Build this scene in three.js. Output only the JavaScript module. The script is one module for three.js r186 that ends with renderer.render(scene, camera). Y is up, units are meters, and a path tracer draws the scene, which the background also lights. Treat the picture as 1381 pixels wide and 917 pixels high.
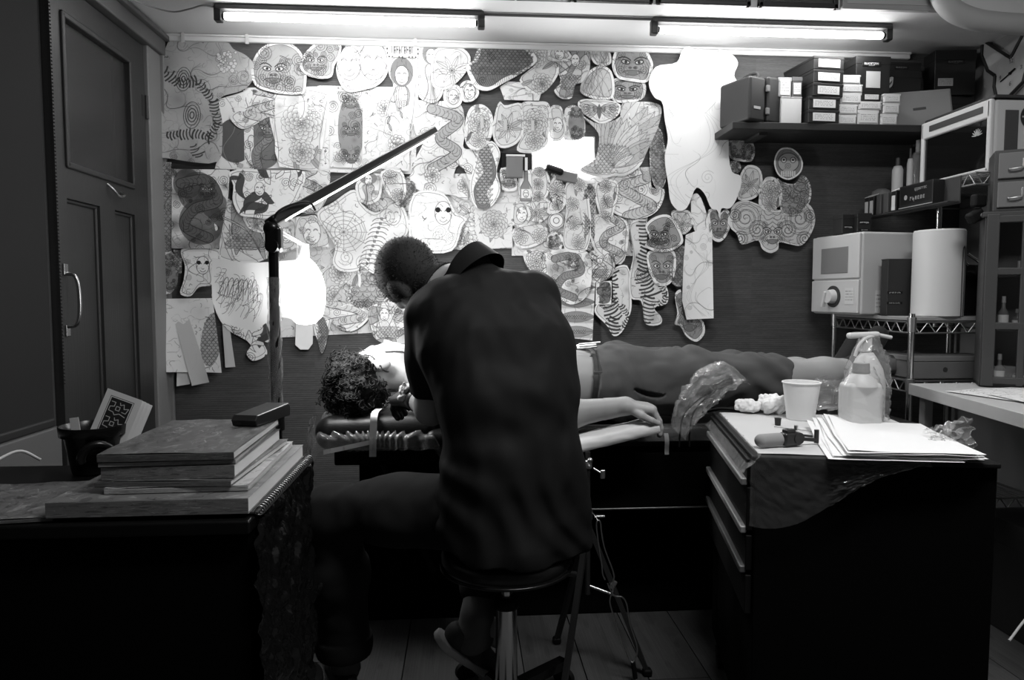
import * as THREE from 'three';
import { RoundedBoxGeometry } from 'three/addons/geometries/RoundedBoxGeometry.js';
import { mergeGeometries, mergeVertices } from 'three/addons/utils/BufferGeometryUtils.js';
import { TessellateModifier } from 'three/addons/modifiers/TessellateModifier.js';
import { RectAreaLightUniformsLib } from 'three/addons/lights/RectAreaLightUniformsLib.js';
import { ImprovedNoise } from 'three/addons/math/ImprovedNoise.js';

// ---------- camera, light, exposure ----------
RectAreaLightUniformsLib.init();
const scene = new THREE.Scene();
scene.background = new THREE.Color(0x000000);
const camera = new THREE.PerspectiveCamera(52.5, 1381 / 917, 0.05, 30);
{
  const yaw = THREE.MathUtils.degToRad(4.0), pitch = THREE.MathUtils.degToRad(3.6);
  camera.position.set(0, 1.25, 0);
  camera.lookAt(Math.sin(yaw) * Math.cos(pitch), 1.25 - Math.sin(pitch), -Math.cos(yaw) * Math.cos(pitch));
}
const renderer = new THREE.WebGLRenderer({ antialias: true });
renderer.toneMapping = THREE.LinearToneMapping;
renderer.toneMappingExposure = 1.08;
renderer.shadowMap.enabled = true;
const TUBE_GLOW = 13, TUBE_POWER = 42, BAR_POWER = 46, BULB_POWER = 0.85, BOX_POWER = 60, PANEL_POWER = 42;
function areaLight(parent, w, h, power, pos, target) {
  const l = new THREE.RectAreaLight(0xffffff, power, w, h);
  l.position.set(...pos); parent.add(l); l.lookAt(...target); l.name = 'area_light';
  return l;
}

// ---------- helpers ----------
const V = (x, y, z) => new THREE.Vector3(x, y, z);
function rng(seed) { let s = seed | 0; return () => { s = (s + 0x6d2b79f5) | 0; let t = Math.imul(s ^ (s >>> 15), 1 | s); t = (t + Math.imul(t ^ (t >>> 7), 61 | t)) ^ t; return ((t ^ (t >>> 14)) >>> 0) / 4294967296; }; }
const perlin = new ImprovedNoise();
const noise = (x, y, z = 0) => perlin.noise(x + 17.3, y + 5.1, z + 9.7);
const taken = {};
function numbered(n) { taken[n] = (taken[n] ?? -1) + 1; return taken[n] ? n + '_' + String(taken[n]).padStart(3, '0') : n; }
function tag(o, label, category, group) { o.userData.label = label; o.userData.category = category; if (group) o.userData.group = group; return o; }
function thing(name, label, category, pos = [0, 0, 0], turn = 0, group) {
  const o = new THREE.Group(); o.name = numbered(name); o.position.set(...pos); o.rotation.y = turn; scene.add(o);
  return tag(o, label, category, group);
}
function part(parent, name, geo, mat, label) {
  if (Array.isArray(geo)) geo = merge(geo);
  const m = new THREE.Mesh(geo, mat); m.name = name; m.castShadow = m.receiveShadow = true;
  if (label) m.userData.label = label;
  parent.add(m); return m;
}
function single(name, geo, mat, label, category, group) { const m = part(scene, numbered(name), geo, mat); return tag(m, label, category, group); }
function structure(name, geo, mat, parent = scene) { const m = part(parent, name, geo, mat); m.userData.kind = 'structure'; return m; }
function merge(list) {
  const flat = list.flat(9).map((g) => { const q = g.index ? g.toNonIndexed() : g; for (const k of Object.keys(q.attributes)) if (!['position', 'normal', 'uv'].includes(k)) q.deleteAttribute(k); return q; });
  for (const q of flat) { if (!q.attributes.normal) q.computeVertexNormals(); if (!q.attributes.uv) q.setAttribute('uv', new THREE.BufferAttribute(new Float32Array(q.attributes.position.count * 2), 2)); }
  return flat.length === 1 ? flat[0] : mergeGeometries(flat);
}
function place(g, p = [0, 0, 0], r = [0, 0, 0], s) {
  const m = new THREE.Matrix4().compose(V(...p), new THREE.Quaternion().setFromEuler(new THREE.Euler(...r)), s ? V(...s) : V(1, 1, 1));
  return g.applyMatrix4(m);
}
const box = (w, h, d, p, r) => place(new THREE.BoxGeometry(w, h, d), p, r);
const rbox = (w, h, d, rad, p, r, seg = 2) => place(new RoundedBoxGeometry(w, h, d, seg, Math.min(rad, w / 2.01, h / 2.01, d / 2.01)), p, r);
const cyl = (r1, r2, h, p, r, seg = 24, open = false) => place(new THREE.CylinderGeometry(r1, r2, h, seg, 1, open), p, r);
const ball = (r, p, s, seg = 20) => place(new THREE.SphereGeometry(r, seg, Math.round(seg * 0.7)), p, [0, 0, 0], s);
const lathe = (pts, p, r, seg = 32) => place(new THREE.LatheGeometry(pts.map((a) => new THREE.Vector2(...a)), seg), p, r);
const tube = (pts, r, seg = 0, rad = 8, closed = false) => new THREE.TubeGeometry(new THREE.CatmullRomCurve3(pts.map((a) => V(...a)), closed, 'centripetal'), seg || pts.length * 6, r, rad, closed);
function rod(a, b, r, seg = 10, r2 = r) {
  const A = V(...a), B = V(...b), d = B.clone().sub(A), g = new THREE.CylinderGeometry(r2, r, d.length(), seg);
  g.applyQuaternion(new THREE.Quaternion().setFromUnitVectors(V(0, 1, 0), d.clone().normalize()));
  return g.translate(...A.add(B).multiplyScalar(0.5).toArray());
}
function beam(a, b, w, h) {            // square bar from a to b
  const A = V(...a), B = V(...b), d = B.clone().sub(A), L = d.length(), g = new THREE.BoxGeometry(w, h, L), m = new THREE.Matrix4().lookAt(A, B, V(0, 1, 0));
  return g.applyMatrix4(m).translate(...A.add(B).multiplyScalar(0.5).toArray());
}
function extrude(pts, depth, bevel = 0, opt = {}) {
  const s = new THREE.Shape(pts.map((a) => new THREE.Vector2(...a)));
  return new THREE.ExtrudeGeometry(s, { depth, bevelEnabled: bevel > 0, bevelSize: bevel, bevelThickness: bevel, bevelSegments: 2, curveSegments: 6, ...opt });
}
function sheet(nu, nv, fn) {            // grid surface fn(u, v) -> [x, y, z]
  const pos = [], uv = [], idx = [];
  for (let j = 0; j <= nv; j++) for (let i = 0; i <= nu; i++) { pos.push(...fn(i / nu, j / nv)); uv.push(i / nu, j / nv); }
  for (let j = 0; j < nv; j++) for (let i = 0; i < nu; i++) { const a = j * (nu + 1) + i, b = a + 1, c = a + nu + 1, d = c + 1; idx.push(a, b, d, a, d, c); }
  const g = new THREE.BufferGeometry();
  g.setAttribute('position', new THREE.Float32BufferAttribute(pos, 3)); g.setAttribute('uv', new THREE.Float32BufferAttribute(uv, 2)); g.setIndex(idx); g.computeVertexNormals();
  return g;
}
function metricUV(g, sx = 1, sy = 1) {   // box-projected uv in metres
  if (g.index) g = g.toNonIndexed();
  const p = g.attributes.position, n = g.attributes.normal, uv = new Float32Array(p.count * 2);
  for (let i = 0; i < p.count; i++) {
    const ax = Math.abs(n.getX(i)), ay = Math.abs(n.getY(i)), az = Math.abs(n.getZ(i));
    const [a, b] = ay > ax && ay > az ? [p.getX(i), p.getZ(i)] : ax > az ? [p.getZ(i), p.getY(i)] : [p.getX(i), p.getY(i)];
    uv[2 * i] = a * sx; uv[2 * i + 1] = b * sy;
  }
  g.setAttribute('uv', new THREE.BufferAttribute(uv, 2));
  return g;
}
const grey = (v) => new THREE.Color().setRGB(v, v, v);
const mat = (v, rough = 0.8, more = {}) => new THREE.MeshStandardMaterial({ color: grey(v), roughness: rough, side: THREE.DoubleSide, ...more });
const phys = (v, rough, more = {}) => new THREE.MeshPhysicalMaterial({ color: grey(v), roughness: rough, side: THREE.DoubleSide, ...more });
function canvas(w, h, draw, colour = true) {
  const c = document.createElement('canvas'); c.width = w; c.height = h; const x = c.getContext('2d'); draw(x, w, h);
  const t = new THREE.CanvasTexture(c); if (colour) t.colorSpace = THREE.SRGBColorSpace; t.wrapS = t.wrapT = THREE.RepeatWrapping; t.magFilter = THREE.LinearFilter;
  return t;
}
function dataTex(n, fn, colour = false, m = n) {
  const d = new Uint8Array(n * m * 4);
  for (let y = 0; y < m; y++) for (let x = 0; x < n; x++) { const v = Math.max(0, Math.min(255, fn(x / n, y / m) * 255)), i = (y * n + x) * 4; d[i] = d[i + 1] = d[i + 2] = v; d[i + 3] = 255; }
  const t = new THREE.DataTexture(d, n, m); t.wrapS = t.wrapT = THREE.RepeatWrapping; t.magFilter = THREE.LinearFilter; if (colour) t.colorSpace = THREE.SRGBColorSpace; t.needsUpdate = true;
  return t;
}
const gs = (v, a = 1) => `rgba(${v | 0},${v | 0},${v | 0},${a})`;

// ---------- shared materials ----------
const M = {
  black: phys(0.006, 0.6, { specularIntensity: 0.4 }), blackGloss: phys(0.006, 0.25, { specularIntensity: 0.7 }), blackMatt: phys(0.0025, 0.95, { specularIntensity: 0.1 }), dark: mat(0.03, 0.7), mid: mat(0.18, 0.7), light: mat(0.5, 0.7), white: mat(0.75, 0.6), paper: mat(0.8, 0.9),
  chrome: mat(0.75, 0.18, { metalness: 1 }), steel: mat(0.55, 0.35, { metalness: 1 }), blackMetal: mat(0.05, 0.4, { metalness: 0.6 }),
  film: phys(1, 0.06, { transmission: 1, thickness: 0, ior: 1.5 }),
  filmHazy: phys(0.92, 0.13, { transmission: 0.9, thickness: 0, ior: 1.5 }),
  filmThin: phys(0.97, 0.08, { transmission: 0.965, thickness: 0, ior: 1.5 }),
  glass: phys(1, 0.02, { transmission: 1, thickness: 0 }),
  vellum: phys(0.72, 0.9, { transmission: 0.35, thickness: 0 }),
};

// ---------- the room ----------
const BACK = -3.35, LEFT = -1.42, RIGHT = 2.5, CEIL = 2.45, FRONT = 1.6, HIGH = 2.95, STEP = -2.87;
{
  // back wall: dark horizontally ribbed covering
  const rib = dataTex(256, (u, v) => 0.5 + 0.26 * Math.sin(v * Math.PI * 2 * 16) + 0.2 * noise(u * 6, v * 90) + 0.14 * noise(u * 22, v * 200));
  const tone = dataTex(512, (u, v) => 0.29 + 0.035 * noise(u * 5, v * 60, 3) + 0.03 * noise(u * 3, v * 3, 8) + 0.03 * noise(u * 40, v * 200, 1), true);
  rib.repeat.set(3, 6); tone.repeat.set(1.4, 1.4);
  structure('wall_back', metricUV(box(RIGHT - LEFT + 0.4, HIGH + 0.1, 0.1, [(RIGHT + LEFT) / 2, HIGH / 2, BACK - 0.05])), new THREE.MeshStandardMaterial({ map: tone, roughness: 0.62, bumpMap: rib, bumpScale: 0.0012 }));
  const plasterBump = dataTex(256, (u, v) => 0.5 + 0.5 * noise(u * 12, v * 12) + 0.3 * noise(u * 50, v * 50, 2));
  const plaster = new THREE.MeshStandardMaterial({ color: grey(0.3), roughness: 0.85, bumpMap: plasterBump, bumpScale: 0.0008 });
  const leftPaint = new THREE.MeshStandardMaterial({ color: grey(0.05), roughness: 0.7, bumpMap: plasterBump, bumpScale: 0.0006 });
  const ceilPaint = new THREE.MeshStandardMaterial({ color: grey(0.75), roughness: 0.9, bumpMap: plasterBump, bumpScale: 0.0006 });
  const leftSlab = (y0, y1, z0, z1) => box(0.1, y1 - y0, z1 - z0, [LEFT - 0.05, (y0 + y1) / 2, (z0 + z1) / 2]);   // the wall leaves the doorway open
  structure('wall_left', metricUV(merge([leftSlab(-0.05, HIGH + 0.05, BACK - 0.1, -3.187), leftSlab(-0.05, HIGH + 0.05, -2.488, FRONT + 0.1), leftSlab(2.342, HIGH + 0.05, -3.187, -2.488)])), leftPaint);
  // the passage beyond the door
  const px = LEFT - 0.1, pw2 = 1.3;
  structure('wall_passage', metricUV(merge([box(0.05, 2.6, 1.7, [px - pw2, 1.3, -2.8]), box(pw2, 2.6, 0.05, [px - pw2 / 2, 1.3, -3.66]), box(pw2, 2.6, 0.05, [px - pw2 / 2, 1.3, -1.94]), box(pw2, 0.05, 1.8, [px - pw2 / 2, 2.6, -2.8]), box(pw2, 0.05, 1.8, [px - pw2 / 2, -0.03, -2.8]), box(0.02, 2.6, 0.5, [px - 0.012, 1.3, -3.42]), box(0.02, 2.6, 0.55, [px - 0.012, 1.3, -2.21])])), leftPaint);
  structure('wall_right', metricUV(box(0.1, HIGH + 0.1, FRONT - BACK + 0.2, [RIGHT + 0.05, HIGH / 2, (FRONT + BACK) / 2])), plaster);
  structure('wall_front', metricUV(box(RIGHT - LEFT + 0.4, HIGH + 0.1, 0.1, [(RIGHT + LEFT) / 2, HIGH / 2, FRONT + 0.05])), leftPaint);
  const ceil = structure('ceiling', metricUV(box(RIGHT - LEFT + 0.2, 0.1, STEP - 0.1 - BACK + 0.1, [(RIGHT + LEFT) / 2, CEIL + 0.05, (STEP - 0.1 + BACK - 0.1) / 2])), ceilPaint);
  part(ceil, 'upper_ceiling', metricUV(box(RIGHT - LEFT + 0.2, 0.1, FRONT - STEP + 0.2, [(RIGHT + LEFT) / 2, HIGH + 0.05, (FRONT + STEP) / 2])), ceilPaint);
  part(ceil, 'bulkhead', metricUV(box(RIGHT - LEFT + 0.2, HIGH - CEIL, 0.1, [(RIGHT + LEFT) / 2, (HIGH + CEIL) / 2, STEP - 0.05])), ceilPaint);
  // picture rail along the top of the back wall
  structure('trim_1', [rbox(3.62, 0.026, 0.022, 0.006, [0.39, 2.431, BACK + 0.011]), rbox(3.62, 0.01, 0.032, 0.004, [0.39, 2.443, BACK + 0.016])], mat(0.68, 0.5));
  structure('baseboard_back', rbox(RIGHT - LEFT, 0.09, 0.018, 0.005, [(RIGHT + LEFT) / 2, 0.045, BACK + 0.009]), mat(0.04, 0.6));

  // floor boards
  const fl = structure('floor', box(RIGHT - LEFT + 0.2, 0.06, FRONT - BACK + 0.2, [(RIGHT + LEFT) / 2, -0.05, (FRONT + BACK) / 2]), mat(0.02, 0.9));
  const grain = (s) => canvas(256, 1024, (c, w, h) => {
    const r = rng(s); c.fillStyle = gs(112 + r() * 22); c.fillRect(0, 0, w, h);
    for (let i = 0; i < 260; i++) { c.strokeStyle = gs(r() < 0.5 ? 70 + r() * 40 : 130 + r() * 40, 0.16 + r() * 0.2); c.lineWidth = 0.6 + r() * 2.2; const x = r() * w, y = r() * h, l = 80 + r() * 500; c.beginPath(); c.moveTo(x, y); c.bezierCurveTo(x + r() * 8 - 4, y + l / 3, x + r() * 12 - 6, y + l * 0.66, x + r() * 14 - 7, y + l); c.stroke(); }
    for (let i = 0; i < 40; i++) { c.fillStyle = gs(r() < 0.6 ? 50 : 165, 0.05 + r() * 0.1); c.beginPath(); c.ellipse(r() * w, r() * h, 6 + r() * 40, 10 + r() * 90, 0, 0, 7); c.fill(); }
    for (let i = 0; i < 5; i++) { const x = r() * w, y = r() * h; for (let k = 4; k > 0; k--) { c.strokeStyle = gs(40, 0.35); c.lineWidth = 1.5; c.beginPath(); c.ellipse(x, y, k * 2.5, k * 5, 0, 0, 7); c.stroke(); } }
  });
  const boards = [11, 23, 37, 51].map((s, i) => new THREE.MeshStandardMaterial({ map: grain(s), roughness: 0.6 + 0.06 * i, color: grey(0.5 - i * 0.05) }));
  const pw = 0.202, r = rng(5);
  for (let i = 0, x = LEFT; x < RIGHT; i++, x += pw) {
    let z = BACK; const cuts = [-2.9 + r() * 1.4, -1.0 + r() * 1.2, FRONT];
    for (const c of cuts) { const g = box(pw - 0.004, 0.022, c - z - 0.004, [x + pw / 2, -0.011 + (r() - 0.5) * 0.0016, (z + c) / 2]); part(fl, 'floor_board', g, boards[Math.floor(r() * 4)]); z = c; }
  }
}
{ // door in the left wall
  const dm = new THREE.MeshStandardMaterial({ color: grey(0.027), roughness: 0.45, bumpMap: dataTex(256, (u, v) => 0.5 + 0.5 * noise(u * 30, v * 6)), bumpScale: 0.0004 });
  const x0 = LEFT, d = new THREE.Group(); d.name = 'door_1'; d.userData.kind = 'structure'; d.position.set(x0, 0, 0); scene.add(d);
  const T = 0.03, zb = -3.185, zf = -2.49;
  const slab = (y0, y1, z0, z1, t = T, x = 0) => box(t, y1 - y0, Math.abs(z1 - z0), [x + t / 2, (y0 + y1) / 2, (z0 + z1) / 2]);
  part(d, 'stile', slab(0.01, 2.34, zb, -3.055), dm); part(d, 'stile', slab(0.01, 2.34, -2.553, zf), dm);
  part(d, 'top_rail', slab(2.24, 2.34, -3.055, -2.553), dm); part(d, 'middle_rail', slab(1.596, 1.705, -3.055, -2.553), dm); part(d, 'bottom_rail', slab(0.01, 0.25, -3.055, -2.553), dm);
  part(d, 'mullion', slab(0.25, 1.596, -2.888, -2.774), dm);
  for (const [a, b] of [[-3.055, -2.888], [-2.774, -2.553]]) {
    const p = part(d, 'panel', slab(0.25, 1.596, a, b, 0.012), dm);
    part(p, 'panel_moulding', [rod([0.014, 0.25, a + 0.006], [0.014, 1.596, a + 0.006], 0.008, 8), rod([0.014, 0.25, b - 0.006], [0.014, 1.596, b - 0.006], 0.008, 8), rod([0.014, 1.59, a], [0.014, 1.59, b], 0.008, 8), rod([0.014, 0.256, a], [0.014, 0.256, b], 0.008, 8)], dm);
  }
  const win = part(d, 'window_frame', [[1.705, 1.705, -3.055, -2.553], [2.24, 2.24, -3.055, -2.553]].map(([y, , a, b]) => rbox(0.04, 0.022, b - a, 0.006, [0.02, y + (y < 2 ? 0.008 : -0.008), (a + b) / 2])).concat([-3.047, -2.561].map((z) => rbox(0.04, 0.535, 0.02, 0.006, [0.02, 1.972, z]))), dm);
  part(win, 'pane', box(0.004, 0.53, 0.5, [0.014, 1.972, -2.804]), phys(0.5, 0.28, { transmission: 0.95, thickness: 0, specularIntensity: 0.5 }), 'grey glass pane onto an unlit passage');
  part(d, 'pull_handle', [tube([[T, 1.33, -2.522], [T + 0.03, 1.325, -2.522], [T + 0.042, 1.295, -2.522], [T + 0.042, 1.18, -2.522], [T + 0.03, 1.15, -2.522], [T, 1.145, -2.522]], 0.007, 40), rbox(0.006, 0.04, 0.026, 0.003, [T + 0.003, 1.345, -2.522]), rbox(0.006, 0.04, 0.026, 0.003, [T + 0.003, 1.13, -2.522])], mat(0.5, 0.25, { metalness: 1 }), 'shiny curved metal pull handle');
  part(d, 'hook_handle', tube([[T, 1.69, -2.835], [T + 0.02, 1.668, -2.845], [T + 0.024, 1.652, -2.87], [T + 0.024, 1.65, -2.9], [T + 0.02, 1.66, -2.93], [T, 1.672, -2.942]], 0.0045, 40), mat(0.5, 0.3, { metalness: 1 }), 'small curved metal handle');
  for (const y of [2.08, 0.3]) part(d, 'hinge', [cyl(0.008, 0.008, 0.1, [T + 0.004, y, zb - 0.006]), box(0.003, 0.09, 0.04, [T, y, zb + 0.01])], mat(0.04, 0.5, { metalness: 0.5 }));
  structure('trim_2', [rbox(0.04, 2.42, 0.13, 0.006, [LEFT + 0.02, 1.21, -3.268]), rbox(0.055, 2.42, 0.02, 0.004, [LEFT + 0.027, 1.21, -3.338])], mat(0.2, 0.55));
  structure('trim_3', [rbox(0.06, 0.07, 1.9, 0.008, [LEFT + 0.03, 2.386, -2.4]), rbox(0.085, 0.02, 1.9, 0.006, [LEFT + 0.042, 2.427, -2.4])], mat(0.12, 0.55));
}
{ // roller blind on the left wall
  const b = thing('roller_blind', 'dark roller blind pulled down beside the panelled door', 'blind', [LEFT, 0, 0]);
  const cloth = new THREE.MeshStandardMaterial({ color: grey(0.008), roughness: 0.9, side: THREE.DoubleSide, bumpMap: dataTex(128, (u, v) => 0.5 + 0.5 * Math.sin(u * 402) * Math.sin(v * 402)), bumpScale: 0.0003 });
  part(b, 'fabric', box(0.004, 1.58, 1.35, [0.03, 1.62, -1.745]), cloth);
  part(b, 'hem_bar', rbox(0.018, 0.03, 1.35, 0.008, [0.03, 0.825, -1.745]), mat(0.02, 0.5));
  part(b, 'roller', cyl(0.03, 0.03, 1.38, [0.035, 2.42, -1.745], [Math.PI / 2, 0, 0]), mat(0.05, 0.5));
  const beads = []; for (let y = 0.95; y < 2.42; y += 0.012) beads.push(ball(0.0032, [0.04, y, -2.478], null, 6));
  const ch = part(b, 'bead_chain', beads, mat(0.03, 0.5)); ch.userData.kind = 'stuff';
  structure('trim_4', rbox(0.05, 0.5, 1.3, 0.006, [LEFT + 0.025, 0.56, -1.78]), mat(0.1, 0.6));
}

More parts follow.
